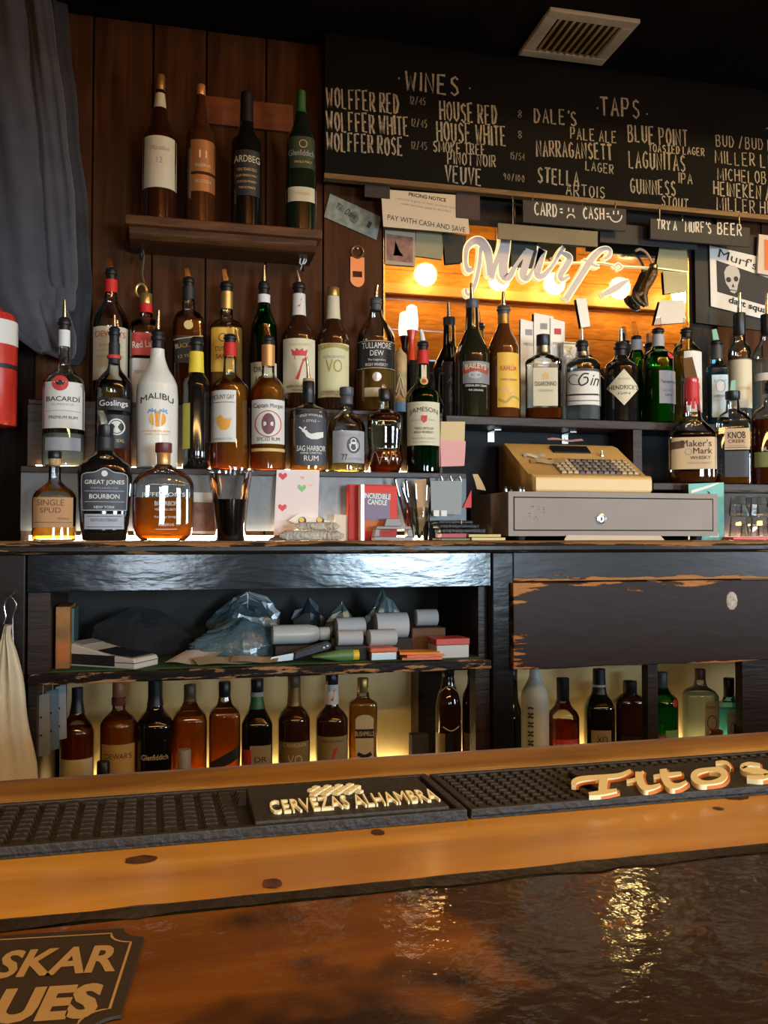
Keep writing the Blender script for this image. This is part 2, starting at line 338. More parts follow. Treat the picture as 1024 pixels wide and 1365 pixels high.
GOLD = mat('gold foil', (.70, .48, .17), .35, .8)
RED = mat('red foil', (.55, .025, .018), .45, spec=.3)
REDI = mat('red ink', (.52, .05, .04), .6)
G_CLR = thin_glass('clear glass', (.93, .95, .94))
G_GRN = thin_glass('green glass', (.05, .42, .10))
G_DGRN = thin_glass('bright green glass', (.10, .62, .12))
G_BLUE = thin_glass('pale blue glass', (.45, .78, .86))
G_OLD = thin_glass('smoky glass', (.80, .80, .70))
DKGLASS = mat('dark bottle glass', (.008, .006, .005), .06, coat=1)
DKBROWN = mat('dark brown bottle glass', (.035, .012, .005), .06, coat=1)
AMBER = liquid('amber whiskey', (.78, .30, .035))
AMBERL = liquid('light amber whiskey', (.90, .52, .10))
AMBERD = liquid('dark amber whiskey', (.48, .11, .018))
STRAW = liquid('straw spirit', (.90, .80, .40), .5, cloud=.2)
CLEARL = liquid('clear spirit', (.88, .97, .97), .5, cloud=.30)
GREENL = liquid('green spirit', (.10, .55, .12), .5)
DGREENL = liquid('deep green spirit', (.03, .22, .07), .5)
BLUEL = liquid('blue tinted spirit', (.55, .85, .92), .5, cloud=.12)
DARKL = mat('dark cola', (.012, .006, .004), .08, coat=.6)
# ---------------------------------------------------------------- bottles
def pchip(xs, ys, n=5):
    m = len(xs); h = [xs[i + 1] - xs[i] for i in range(m - 1)]; d = [(ys[i + 1] - ys[i]) / h[i] for i in range(m - 1)]
    s = [d[0]] + [0 if d[i - 1] * d[i] <= 0 else 2 * d[i - 1] * d[i] / (d[i - 1] + d[i]) for i in range(1, m - 1)] + [d[-1]]
    X = []; Y = []
    for i in range(m - 1):
        k_ = n if h[i] > .006 else 1
        for k in range(k_):
            t = k / k_; t2 = t * t; t3 = t2 * t
            X.append(xs[i] + t * h[i]); Y.append((2 * t3 - 3 * t2 + 1) * ys[i] + (t3 - 2 * t2 + t) * h[i] * s[i] + (-2 * t3 + 3 * t2) * ys[i + 1] + (t3 - t2) * h[i] * s[i + 1])
    X.append(xs[-1]); Y.append(ys[-1]); return X, Y
class Body:
    def __init__(s, prof, nexp=2, asp=1):
        """prof: [(z, r)] rising"""
        s.z, s.r = pchip([p[0] for p in prof], [p[1] for p in prof]); s.n = nexp; s.asp = asp
        s.rm = max(s.r); s.rn = s.r[-1]
    def rad(s, z):
        z = min(max(z, s.z[0]), s.z[-1])
        for i in range(len(s.z) - 1):
            if z <= s.z[i + 1]:
                t = (z - s.z[i]) / max(1e-9, s.z[i + 1] - s.z[i]); return s.r[i] + (s.r[i + 1] - s.r[i]) * t
        return s.r[-1]
    def par(s, r):
        t = min(1, max(0, (r - s.rn * 1.15) / max(1e-6, (s.rm - s.rn) * .55))); t = t * t * (3 - 2 * t)
        return 2 + (s.n - 2) * t, 1 + (s.asp - 1) * t
    def ring(s, z, off=0, seg=32, r=None):
        r0 = s.rad(z) if r is None else r; n, a = s.par(r0); out = []
        for i in range(seg):
            th = 2 * math.pi * i / seg; c, sn = math.cos(th), math.sin(th)
            x = abs(c) ** (2 / n) * (1 if c >= 0 else -1); y = abs(sn) ** (2 / n) * (1 if sn >= 0 else -1)
            out.append((x * (r0 + off), y * (r0 * a + off), z))
        return out
    def y(s, x, z, off):
        """front surface y at x"""
        r0 = s.rad(z); n, a = s.par(r0); u = min(.995, abs(x) / max(1e-6, r0))
        return -(r0 * a) * (1 - u ** n) ** (1 / n) - off
    def mesh(s, z0, z1, off=0, seg=32, rsc=1):
        zs = [z0] + [z for z in s.z if z0 + 1e-5 < z < z1 - 1e-5] + [z1]
        return M().rings([s.ring(z, off, seg) for z in zs])
    def patch(s, m, x0, x1, z0, z1, off, nx=14, nz=6, shape=None):
        vs = []
        for j in range(nz + 1):
            z = z0 + (z1 - z0) * j / nz
            for i in range(nx + 1):
                u = math.sin((i / nx - .5) * math.pi) / 2 + .5 if False else i / nx
                x = x0 + (x1 - x0) * u
                r0 = s.rad(z); x = max(-.985 * r0, min(.985 * r0, x))
                vs.append((x, s.y(x, z, off), z))
        fs = [(j * (nx + 1) + i, j * (nx + 1) + i + 1, (j + 1) * (nx + 1) + i + 1, (j + 1) * (nx + 1) + i) for j in range(nz) for i in range(nx)]
        m.add(vs, fs)
def bottle(name, label, cx, Y, zb, prof, glass=None, liq=None, fill=None, tops=(), labels=(), texts=(), decals=(), n=2, asp=1, face=.75, group=None, cat='bottle', body_name='body', ribs=0):
    """prof: [(py, halfwidth px)] top to bottom, last py=None -> base. All pixel rows are read at the bottle's own distance."""
    p0 = at(cx, 640, Y=Y); X = p0.x; dpt = depth((X, Y, zb)); s = dpt / F
    th = math.atan2(X, Y) * face
    root = thing(name, label, cat, (X, Y, zb + .0006), -th, group)
    def Zp(py): return at(cx, py, Y=Y).z - zb
    pr = []
    for py, hw in prof:
        pr.append((0 if py is None else Zp(py), hw * s))
    pr.sort(); pr = [(0, pr[0][1] * .90), (.0035, pr[0][1])] + [q for q in pr if q[0] > .006]
    B = Body(pr, n, asp)
    o = B.mesh(0, pr[-1][0]).build(body_name, glass, root, smooth=True)
    if liq is not None:
        zf = Zp(fill) if fill else pr[-1][0] - .004
        zf = min(zf, pr[-1][0] - .004)
        B.mesh(.004, zf, -.0018).build('liquid', liq, root, smooth=True)
    for t in tops:
        k, y0, y1, hw, mt = t[:5]; z1, z0 = Zp(y0), Zp(y1); r = hw * s; ex = t[5] if len(t) > 5 else 0
        if k in ('cap', 'neck_wrap', 'collar', 'cork', 'wax', 'neck_label', 'pourer'):
            h = z1 - z0; bv = min(.0012, h * .2)
            if k == 'neck_wrap' or k == 'neck_label':
                zz = [z0 + h * i / 8 for i in range(9)]
                mm = M().rings([B.ring(z, .0007 + (.0003 if k == 'neck_label' else 0)) for z in zz], False, False)
            elif k == 'pourer':
                mm = M().lathe([(z0, r * .82), (z0 + h * .45, r * .82), (z0 + h * .5, r), (z0 + h * .66, r), (z0 + h * .7, r * .8), (z0 + h * .85, r * .95), (z1, r * .6)], 20)
            else:
                mm = M().lathe([(z0, r * .95), (z0 + bv, r), (z1 - bv, r * (1 - ex)), (z1, r * (1 - ex) * .93)], 24)
            mm.build(k, mt, root, smooth=True)
        elif k == 'spout':      # ex = lean in px at the tip, r = base radius
            mm = M(); dx = ex * s
            c0 = Vector((0, 0, z0 - .004)); c1 = Vector((dx * .25, 0, z0 + (z1 - z0) * .45)); c2 = Vector((dx, 0, z1))
            P = smooth_path([c0, c1, c2], 4)
            mm.tube(P, [r * (1 - .5 * i / (len(P) - 1)) for i in range(len(P))], 10)
            mm.build('spout', mt, root, smooth=True)
        elif k == 'flat_spout':  # clear plastic free pour, wedge
            mm = M(); dx = ex * s
            mm.rings([[(-r, -r * .6, z0 - .002), (r, -r * .6, z0 - .002), (r, r * .6, z0 - .002), (-r, r * .6, z0 - .002)], [(dx - r * .9, -r * .5, z1), (dx + r * .5, -r * .5, z1 + .002), (dx + r * .5, r * .5, z1 + .002), (dx - r * .9, r * .5, z1)]])
            mm.build('spout', mt, root)
    def fnc(py, dx):
        zc = Zp(py)
        def fn(u, v, off):
            x = u + dx * s; z = zc + v
            lim = .985 * B.rad(z); x = max(-lim, min(lim, x))
            return (x, B.y(x, z, .0016 + off), z)
        return fn
    lab = None
    for L_ in labels:
        y0, y1, x0, x1, mt = L_[:5]
        mm = M()
        if x0 is None:
            z0, z1 = Zp(y1), Zp(y0); mm.rings([B.ring(z0 + (z1 - z0) * i / 6, .0006) for i in range(7)], False, False)
        else: B.patch(mm, x0 * s, x1 * s, Zp(y1), Zp(y0), .0008 if len(L_) < 6 else L_[5])
        lab = mm.build('label', mt, root, smooth=True)
    dm = {}
    for D in decals:
        k = D[0]; mt = D[-1]; mm = dm.setdefault(len(dm), (M(), mt))[0]
        fn = fnc(D[2], D[1])
        e = .0004 if len(D[3]) < 4 else D[3][3]
        if k == 'disc':
            rx, ry = D[3][0] * s, D[3][1] * s; q = 20
            mm.add([fn(0, 0, e - .0006)] + [fn(rx * math.cos(2 * math.pi * i / q), ry * math.sin(2 * math.pi * i / q), e - .0006) for i in range(q)], [(0, i + 1, (i + 1) % q + 1) for i in range(q)])
        elif k == 'ring':
            rx, ry, wd = [a * s for a in D[3][:3]]
            brush(mm, [(rx * math.cos(2 * math.pi * i / 16), ry * math.sin(2 * math.pi * i / 16)) for i in range(17)], wd, lambda u, v, o_: fn(u, v, 0), n=2)
        elif k == 'poly':
            P = D[3]; x0, x1 = min(p[0] for p in P), max(p[0] for p in P)
            if x1 - x0 < 15: mm.add([fn(a * s, b * s, -.0001) for a, b in P], [tuple(range(len(P)))])
            else:
                xs_ = sorted(set([x0 + (x1 - x0) * i / 14 for i in range(15)] + [p[0] for p in P])); vs = []
                for xq in xs_:
                    hit = []
                    for (ax, ay), (bx_, by) in zip(P, P[1:] + P[:1]):
                        if min(ax, bx_) - 1e-6 <= xq <= max(ax, bx_) + 1e-6:
                            hit += [ay, by] if abs(ax - bx_) < 1e-6 else [ay + (by - ay) * (xq - ax) / (bx_ - ax)]
                    vs += [fn(xq * s, min(hit) * s, -.0003), fn(xq * s, max(hit) * s, -.0003)]
                mm.add(vs, [(2 * i, 2 * i + 2, 2 * i + 3, 2 * i + 1) for i in range(len(xs_) - 1)])
        elif k == 'line':
            pts = [(a * s, b * s) for a, b in D[3]]; brush(mm, pts, D[4] * s, lambda u, v, o_: fn(u, v, -.0001), n=4)
    for mm, mt in dm.values(): mm.build('printed_mark', mt, root)
    tm = {}
    for T in texts:
        st, py, wd, hg, mt = T[:5]; dx = T[5] if len(T) > 5 else 0; kw = T[6] if len(T) > 6 else {}
        kw = dict(kw)
        if 'bold' in kw: kw['bold'] *= .2
        if 'arc' in kw: kw['arc'] *= s
        mm = tm.setdefault(len(tm), (M(), mt))[0]
        place_text(mm, st, wd * s, hg * s, fnc(py, dx), **kw)
    for mm, mt in tm.values(): mm.build('lettering', mt, root)
    return root, B, s, Zp, fnc
# ---------------------------------------------------------------- setting
YW = 2.28            # face of the back wall
ZC = at(300, 721, Y=1.99).z                 # top of the back counter
Z1 = at(300, 627, Y=2.09).z                 # first bottle step
Z2 = at(450, 549, Y=2.19).z                 # second bottle step
Z3 = at(700, 561, Y=2.19).z                 # right-hand shelf
ZR = at(930, 645, Y=2.05).z                 # right-hand low step
ZB = 1.07                                   # customers' bar
struct('floor', M().box(-2.2, 4.6, -3.6, 2.4, -.05, 0), mat('brown floor', (.05, .03, .02), .5, var=.4))
struct('ceiling', M().box(-2.2, 4.6, -3.6, 1.45, 2.95, 3.0).box(-2.2, 4.6, 1.45, 2.4, 2.55, 3.0), mat('near black ceiling', (.008, .005, .0035), .8, var=.3, spec=.1))
wb = struct('wall_back', M().box(-2.2, 4.6, YW + .012, 2.4, 0, 2.98), mat('wall backing', (.02, .012, .008), .8))
struct('wall_left', M().box(-2.2, -2.1, -3.6, 2.4, 0, 2.98), mat('dark side wall', (.04, .024, .016), .8, var=.3))
struct('wall_right', M().box(4.5, 4.6, -3.6, 2.4, 0, 2.98), mat('dark side wall', (.04, .024, .016), .8))
struct('wall_front', M().box(-2.2, 4.6, -3.6, -3.5, 0, 2.98), mat('dark side wall', (.04, .024, .016), .8))
MX0 = at(512, 400, Y=YW).x; MX1 = at(917, 400, Y=YW).x; MZ1 = at(512, 290, Y=YW).z; MZ0 = 1.50
x = -1.0; k = 0
seams = []
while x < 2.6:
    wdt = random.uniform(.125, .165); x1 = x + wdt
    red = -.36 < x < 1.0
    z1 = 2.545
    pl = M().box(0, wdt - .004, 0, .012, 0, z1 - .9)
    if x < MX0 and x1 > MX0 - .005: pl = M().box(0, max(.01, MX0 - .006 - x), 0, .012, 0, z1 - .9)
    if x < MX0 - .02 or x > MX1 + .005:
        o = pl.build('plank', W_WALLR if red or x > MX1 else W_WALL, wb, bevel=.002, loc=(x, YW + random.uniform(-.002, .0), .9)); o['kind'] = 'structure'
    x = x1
# mirror
mr = thing('wall_mirror', 'wide framed mirror behind the bottles reflecting orange lit boards and bulbs', 'mirror', ((MX0 + MX1) / 2, YW, (MZ0 + MZ1) / 2))
hw_, hh_ = (MX1 - MX0) / 2, (MZ1 - MZ0) / 2
M().box(-hw_, hw_, .002, .010, -hh_, hh_).build('mirror_glass', mat('mirror silver', (.93, .93, .92), .02, 1), mr)
for sx in (-1, 1):
    M().box(sx * hw_ - .0022, sx * hw_ + .0022, -.003, .012, -hh_, hh_).build('frame', BRASS, mr, label='narrow brass edge strip')
# fascia with bulbs over the bar, seen in the mirror
YF = .12
fx = thing('overhead_bar_canopy', 'orange varnished board canopy over the bar, seen in the mirror', 'canopy', (1.0, YF, 2.0))
def vm(px, py): # point on the canopy seen through the mirror
    return at(px, py, Y=2 * (YW + .002) - YF)
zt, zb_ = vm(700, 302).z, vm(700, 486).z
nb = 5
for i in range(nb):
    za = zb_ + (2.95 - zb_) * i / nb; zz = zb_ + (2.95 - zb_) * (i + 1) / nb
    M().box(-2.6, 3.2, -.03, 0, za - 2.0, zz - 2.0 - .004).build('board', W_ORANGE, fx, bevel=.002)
M().box(-2.6, 3.2, -.03, -.002, -.21, zb_ - 2.004).build('daylight_blocker', mat('near black board', (.01, .008, .006), .8), fx, label='added near black board under the canopy, blocking daylight from the upper wall')  # unseen board added to keep window light off the upper wall
zr = vm(650, 392).z
M().box(-2.6, 3.2, 0, .035, zr - 2.0 - .035, zr - 2.0 + .015).build('lamp_rail', mat('pale orange rail', (.90, .55, .20), .4), fx)
BULB = mat('warm bulb glow', (1, .6, .25), .3, emit=27, ecol=(1.0, .58, .20))
SOCK = mat('brown socket', (.10, .05, .02), .5)
bpx = [559, 655, 727, 812, 893]
bx = [vm(p, 386).x for p in bpx]; st = (bx[-1] - bx[0]) / 4
xs = [bx[0] - 3 * st, bx[0] - 2 * st, bx[0] - st] + bx + [bx[-1] + st]
zbu = [vm(p, q).z for p, q in zip(bpx, (379, 384, 387, 389, 393))]
for i, x in enumerate(xs):
    z = sum(zbu) / 5
    fx_l = ['first', 'second', 'third', 'fourth', 'fifth', 'sixth', 'seventh', 'eighth', 'ninth'][i]
    b = thing('light_bulb', 'glowing round bulb on the mirrored rail, %s of the row from the left' % fx_l, 'bulb', (x, YF + .035, z), group='bulbs on the canopy rail')
    M().lathe([(0, .012), (.03, .014)], 12, T=Matrix.Rotation(-math.pi / 2, 4, 'X')).build('socket', SOCK, b)
    M().lathe([(.028, .014), (.036, .026), (.052, .044), (.08, .056), (.11, .046), (.128, .022), (.134, .002)], 16, T=Matrix.Rotation(-math.pi / 2, 4, 'X')).build('glass_bulb', BULB, b, smooth=True)
cl_ = thing('highlight_lamp', 'added round warm lamp high on the canopy, making the glint in the bar varnish', 'lamp', (2.41, YF + .001, 2.85))  # unseen lamp added to make the yellow highlight on the bar top
TL = Matrix.Rotation(-math.pi / 2, 4, 'X')
M().lathe([(0, .03), (.01, .06), (.08, .068), (.085, .07)], 24, T=TL, c1=False).build('housing', BLACK, cl_, smooth=True)
M().lathe([(.012, .056), (.018, .056)], 24, T=TL).build('lens', mat('yellow highlight lamp glow', (1, .8, .4), .4, emit=1300, ecol=(1.0, .70, .26)), cl_)
# ceiling vent
c = [at(*p, Z=2.55) for p in ((738, 8), (857, 25), (800, 82), (686, 68))]
cm = (c[0] + c[1] + c[2] + c[3]) / 4; u = ((c[1] - c[0]) + (c[2] - c[3])) / 2; vv = ((c[0] - c[3]) + (c[1] - c[2])) / 2
vt = thing('ceiling_vent', 'square off-white metal air vent with slats on the dark ceiling', 'vent', (cm.x, cm.y, 2.55), math.atan2(u.y, u.x))
hx, hy = u.length / 2, vv.length / 2
VM = mat('dirty cream metal', (.60, .48, .32), .5, var=.15)
fr = M()
for bx4 in ((-hx, hx, -hy, -hy + .032), (-hx, hx, hy - .032, hy), (-hx, -hx + .034, -hy + .032, hy - .032), (hx - .034, hx, -hy + .032, hy - .032)): fr.box(*bx4, -.012, -.001)
fr.build('frame', VM, vt, bevel=.003)
M().box(-hx + .03, hx - .03, -hy + .03, hy - .03, -.0045, -.001).build('duct_grille', mat('vent dark', (.05, .035, .02), .8), vt)
for i in range(9):
    x = -hx + .045 + (2 * hx - .09) * i / 8
    M().box(-.003, .003, -hy + .033, hy - .033, -.005, .001, T=Matrix.Translation((x, 0, -.007)) @ Matrix.Rotation(.6, 4, 'Y')).build('slat', VM, vt)
# ---------------------------------------------------------------- customers' bar
bar = thing('bar_counter', 'wooden customers bar with honey plank, raised rail and dark glossy top', 'bar counter', (0, 0, 0))
def gy(py, z=ZB, px=512): return at(px, py, Z=z).y
yk = gy(1178); ym0 = gy(1110) ; yr = gy(1052)
def yline(py_l, py_r, z=ZB):
    a, b_ = at(0, py_l, Z=z), at(1024, py_r, Z=z); return (a.y + b_.y) / 2
yk = yline(1236, 1124); yf = yline(1147, 1060); yb = yline(1083, 1010)
print('bar lines', yk, yf, yb)
XL, XR = -1.6, 3.6
prof = [(.0, 0), (.0, .004), (.002, .008), (.008, .0105), (.014, .0110), (.017, .0118), (.024, .0142), (.032, .0148), (.040, .0125), (.045, .007), (.047, -.03), (0, -.03)]
rm_ = M(); n_ = len(prof)
vs = [(XL, yb + a, ZB + h) for a, h in prof] + [(XR, yb + a, ZB + h) for a, h in prof]
rm_.add(vs, [(i, (i + 1) % n_, (i + 1) % n_ + n_, i + n_) for i in range(n_)] + [tuple(range(n_)), tuple(range(2 * n_ - 1, n_ - 1, -1))])
rm_.build('rail', W_RAIL, bar, smooth=True, label='raised rounded wooden rail')
M().box(XL, XR, yk + .003, yb, ZB - .035, ZB).build('plank', W_BAR, bar, bevel=.003, label='honey coloured plank beside the mats')
# the gap with dark old varnish along its lip
M().box(XL, XR, yk - .010, yk + .004, ZB - .04, ZB - .003).build('seam', mat('old black varnish', (.02, .014, .01), .4, bump=.6, bscale=50, var=.5), bar)
random.seed(3)
lp = M(); xx = XL; cen = [(XL, .006)]
while xx < XR: xx += random.uniform(.012, .03); cen.append((xx, random.uniform(.002, .010)))
vs = []; 
for xq, wq in cen: vs += [(xq, yk - .004 - wq, ZB + .0003), (xq, yk - .001, ZB + .0022), (xq, yk + .002 + wq * .35, ZB + .0008)]
lp.add(vs, [(3 * i + j, 3 * i + j + 3, 3 * i + j + 4, 3 * i + j + 1) for i in range(len(cen) - 1) for j in (0, 1)])
lp.build('varnish_ridge', mat('old black varnish', (.02, .014, .01), .4), bar, smooth=True)
M().box(XL, XR, .0, yk - .006, ZB - .04, ZB - .0005).build('top', W_TOP, bar, bevel=.004, label='dark glossy stained main bar top')
M().box(XL, XR, .12, yb + .02, 0, ZB - .04).build('front_panel', W_DARKX, bar)
for (px, py, a, b_) in ((354, 1177, .006, .005), (182, 1144, .010, .0045), (986, 1066, .010, .004), (500, 1110, .005, .004), (959, 1081, .004, .003)):
    p_ = at(px, py, Z=ZB); kn = M(); n_ = 14
    kn.add([(p_.x + a * math.cos(t) * random.uniform(.85, 1.1), p_.y + b_ * 1.6 * math.sin(t) * random.uniform(.85, 1.1), ZB + .0004) for t in [2 * math.pi * i / n_ for i in range(n_)]], [tuple(range(n_))])
    kn.build('wood_knot', mat('dark wood knot', (.07, .025, .008), .5, var=.6, vscale=220), bar)
# ---------------------------------------------------------------- bar mats
RUB = mat('black rubber', (.022, .017, .013), .55, bump=.2, bscale=200)
CRT = mat('cream raised rubber', (.80, .70, .42), .55)
ORT = mat('orange raised rubber', (.55, .16, .03), .55)
def bar_mat(name, label, x0, x1, y0, y1, skips, h=.010, pitch=(.0125, .0095), long=False):
    r = thing(name, label, 'bar mat', ((x0 + x1) / 2, (y0 + y1) / 2, ZB))
    ox, oy = (x0 + x1) / 2, (y0 + y1) / 2
    M().box(x0 - ox, x1 - ox, y0 - oy, y1 - oy, 0.0005, .003).build('base', RUB, r)
    rim = M()
    for q in ((x0, x1, y0, y0 + .005), (x0, x1, y1 - .004, y1), (x0, x0 + .006, y0 + .005, y1 - .004), (x1 - .006, x1, y0 + .005, y1 - .004)): rim.box(q[0] - ox, q[1] - ox, q[2] - oy, q[3] - oy, 0.0005, h)
    rim.build('rim', RUB, r, bevel=.001)
    st_ = M(); x = x0 + .012
    while x < x1 - .012:
        y = y0 + .010; j = 0
        while y < y1 - .008:
            if not any(a < x < b_ and c_ < y < d_ for a, b_, c_, d_ in skips):
                wx, wy = pitch[0] * .36, pitch[1] * .34
                st_.rings([[(x - ox + sx * wx * q, y - oy + sy * wy * q, z) for sx, sy in ((-1, -1), (1, -1), (1, 1), (-1, 1))] for z, q in ((.003, 1.1), (h * .92, .8))])
            y += pitch[1]; j += 1
        x += pitch[0]
    st_.build('studs', RUB, r, kind='stuff')
    return r, ox, oy
m1x1 = at(600, 1075, Z=ZB).x
pA = at(335, 1112, Z=ZB).x; pB = m1x1 - .012
ms, ox, oy = bar_mat('bar_mat', 'black rubber bar mat with raised cream lettering and sloped panel', m1x1 - .62, m1x1, yf, yb - .004, [(pA - .006, pB, yf, yf + .062)], h=.008, pitch=(.0135, .010))
pd = .056
wedge = M()
xa, xb = pA - ox, pB - ox; ya, yb2 = yf - oy + .004, yf - oy + .004 + pd
wedge.add([(xa, ya, .003), (xb, ya, .003), (xb, yb2, .003), (xa, yb2, .003), (xa, ya, .010), (xb, ya, .010), (xb - .01, yb2, .0175), (xa, yb2, .0175)], [(0, 3, 2, 1), (4, 5, 6, 7), (0, 1, 5, 4), (1, 2, 6, 5), (2, 3, 7, 6), (3, 0, 4, 7)])
wedge.build('sign_panel', RUB, ms, bevel=.001)
def fw(cx_, cy_):
    def fn(u, v, off):
        y = cy_ + v; t = (y - ya) / pd
        return (cx_ + u, y, .010 + .0075 * t + off)
    return fn
t_ = M(); place_text(t_, 'CERVEZAS ALHAMBRA', (xb - xa) * .88, .019, fw((xa + xb) / 2 + .004, ya + .017), bold=.03, thick=.002); t_.build('lettering', CRT, ms)
# little lattice emblem above the words
em = M(); ecx = (xa + xb) / 2 - .006
for i in range(9):
    for j in range(4):
        if (i + j) % 2 == 0: em.box(-.0022, .0022, -.0022, .0022, 0, .002, T=Matrix.Translation((ecx - .017 + i * .0042, ya + .032 + j * .0042, .010 + .0075 * (.032 + j * .0042) / pd)) @ Matrix.Rotation(.78, 4, 'Z'))
for j in range(3):
    em.box(-.019, .019, -.0007, .0007, 0, .0016, T=Matrix.Translation((ecx, ya + .034 + j * .0042, .010 + .0075 * (.034 + j * .0042) / pd)))
em.build('emblem', CRT, ms)
m2x0 = at(577, 1043, Z=ZB).x; m2x0 = m1x1 + .003
tp = at(765, 1045, Z=ZB).x
m2, ox2, oy2 = bar_mat('bar_mat', 'black rubber bar mat with large raised cream and orange script', m2x0, m2x0 + .66, yf + .001, yb - .004, [(tp - .004, tp + .30, yf, yb - .026)], h=.0075, pitch=(.0098, .0088))
M().box(tp - ox2, tp - ox2 + .30, yf - oy2 + .006, yb - .026 - oy2 , .003, .0075).build('sign_panel', RUB, m2, bevel=.001)
# script traced in its own plane: image pixel -> bar surface
def tz(px, py):
    px = 740 + px / 3.606; py = 1000 + py / 3.606
    p = at(px, py, Z=ZB + .010); return (p.x - ox2, p.y - oy2)
def fl(u, v, off): return (u, v, .0075 + off)
def shadowed(pts, wd):
    """letter strokes drawn in the sign's own outline and laid on the mat"""
    def g(dx): return lambda u, v, off: (lambda q: (q[0] + dx, q[1], .0075 + off))(tz(u, v))
    brush(tc_, pts, wd, g(0), .0030); brush(to_, pts, wd, g(.0022), .0018)
tc_, to_ = M(), M()
shadowed([(90, 180), (96, 158), (140, 144), (250, 136), (320, 128), (372, 106)], [22, 26, 24, 22, 20, 14])
shadowed([(238, 138), (232, 175), (228, 212)], [44, 40, 44])
shadowed([(160, 221), (228, 214), (298, 203)], [16, 22, 16])
shadowed([(348, 158), (400, 148), (432, 112)], [10, 16, 10]); shadowed([(412, 116), (412, 150), (428, 188), (465, 192), (512, 178)], [36, 38, 34, 22, 14])
shadowed([(480, 140), (560, 130), (618, 124)], [16, 20, 14]); shadowed([(530, 104), (536, 148), (556, 182), (598, 185), (640, 166)], [36, 38, 34, 22, 14])
shadowed([(745, 108), (695, 120), (678, 145), (700, 168), (750, 172), (808, 158), (826, 130), (800, 110), (745, 108)], [18, 26, 34, 28, 18, 26, 34, 26, 18])
shadowed([(788, 76), (838, 76), (860, 100)], [14, 18, 8])
shadowed([(1004, 88), (950, 84), (918, 100), (955, 114), (1015, 122), (1036, 138), (1000, 150), (935, 147)], [14, 20, 28, 26, 26, 28, 20, 14])
tc_.build('lettering', CRT, m2, smooth=False, label='cream raised script'); to_.build('lettering_outline', ORT, m2, label='orange shadow edge of the script')
# coaster
cs0 = at(184, 1246, Z=ZB); cst = thing('beer_coaster', 'square black coaster with notched corners and tan lettering', 'coaster', (0, 0, ZB))
tr_ = at(165, 1232, Z=ZB + .0015); br_ = at(155, 1365, Z=ZB + .0015); tl_ = at(0, 1240, Z=ZB + .0015)
ux = (tr_ - tl_).normalized(); uy = Vector((-ux.y, ux.x, 0))
S_ = .096
corner = at(184, 1237, Z=ZB)
cst.location = (corner.x, corner.y, ZB); cst.rotation_euler = (0, 0, math.atan2(ux.y, ux.x))
def notch(s0, inset):
    r = .011; P = []
    pts = [(0, 0), (-s0, 0), (-s0, -s0), (0, -s0)]
    a, b_ = -inset, -s0 + inset
    out = []
    for (qx, qy, dx, dy) in ((a, a, -1, -1), (b_, a, 1, -1), (b_, b_, 1, 1), (a, b_, -1, 1)):
        arcp = [(qx + dx * r * math.sin(t), qy + dy * r * math.cos(t)) for t in [math.pi / 2 * i / 6 for i in range(7)]]
        # concave notch centred on the corner
        arcp = [(qx + dx * r * math.cos(t), qy + dy * r * math.sin(t)) for t in [math.pi / 2 * i / 6 for i in range(7)]]
        if (dx, dy) in ((1, -1), (-1, 1)): arcp = arcp
        else: arcp = arcp[::-1]
        out.append(arcp)
    return [p for q in out for p in q]
no = notch(S_, 0)
mm = M(); n_ = len(no); 
mm.add([(x, y, .0002) for x, y in no] + [(x, y, .0016) for x, y in no], [tuple(range(n_))[::-1], tuple(range(n_, 2 * n_))] + [(i, (i + 1) % n_, (i + 1) % n_ + n_, i + n_) for i in range(n_)])
mm.build('board', mat('dark printed board', (.030, .018, .010), .6), cst)
TAN = mat('tan print', (.34, .22, .10), .6)
bl = M(); ni = notch(S_, .0055); ribbon(bl, ni + [ni[0]], .0012, lambda u, v, o: (u, v, .0018)); bl.build('border_line', TAN, cst)
mm = M()
def cf(cx_, cy_): return lambda u, v, off: (cx_ + u, cy_ + v, .0019)
def cq(px, py):
    p = at(px, py, Z=ZB + .002) - Vector((corner.x, corner.y, 0)); a = -cst.rotation_euler.z
    return (p.x * math.cos(a) - p.y * math.sin(a), p.x * math.sin(a) + p.y * math.cos(a))
a = cq(138, 1272); 
r_top = cq(125, 1253)[1]; r_bot = cq(138, 1294)[1]; rt = cq(138, 1290)[0]; lt = cq(0, 1296)[0]
s_top = cq(110, 1302)[1]; s_bot = cq(100, 1357)[1]
w1 = (rt - lt) / 3.15 * 5
hgt = (r_top - r_bot)
place_text(mm, 'OSKAR', w1, hgt * .86, cf(rt - w1 / 2, (r_top + r_bot) / 2), bold=.03)
place_text(mm, 'BLUES', w1 * .94, (s_top - s_bot) * .84, cf(rt - w1 / 2, (s_top + s_bot) / 2), bold=.05)
mm.build('lettering', TAN, cst)
# the customers' bar is not quite parallel to the back bar
piv = Matrix.Translation((.17, .7, 0)); RB = piv @ Matrix.Rotation(math.radians(1.15), 4, 'Z') @ piv.inverted()
bpy.context.view_layer.update()
for o in (bar, ms, m2, cst): o.matrix_world = RB @ o.matrix_world
# ---------------------------------------------------------------- back bar cabinet
YA = 1.915           # cabinet face
bb = thing('back_bar_cabinet', 'long old black painted back bar cabinet with worn edges and open shelves', 'cabinet', (0, 0, 0))
BX0, BX1 = -1.0, 3.4
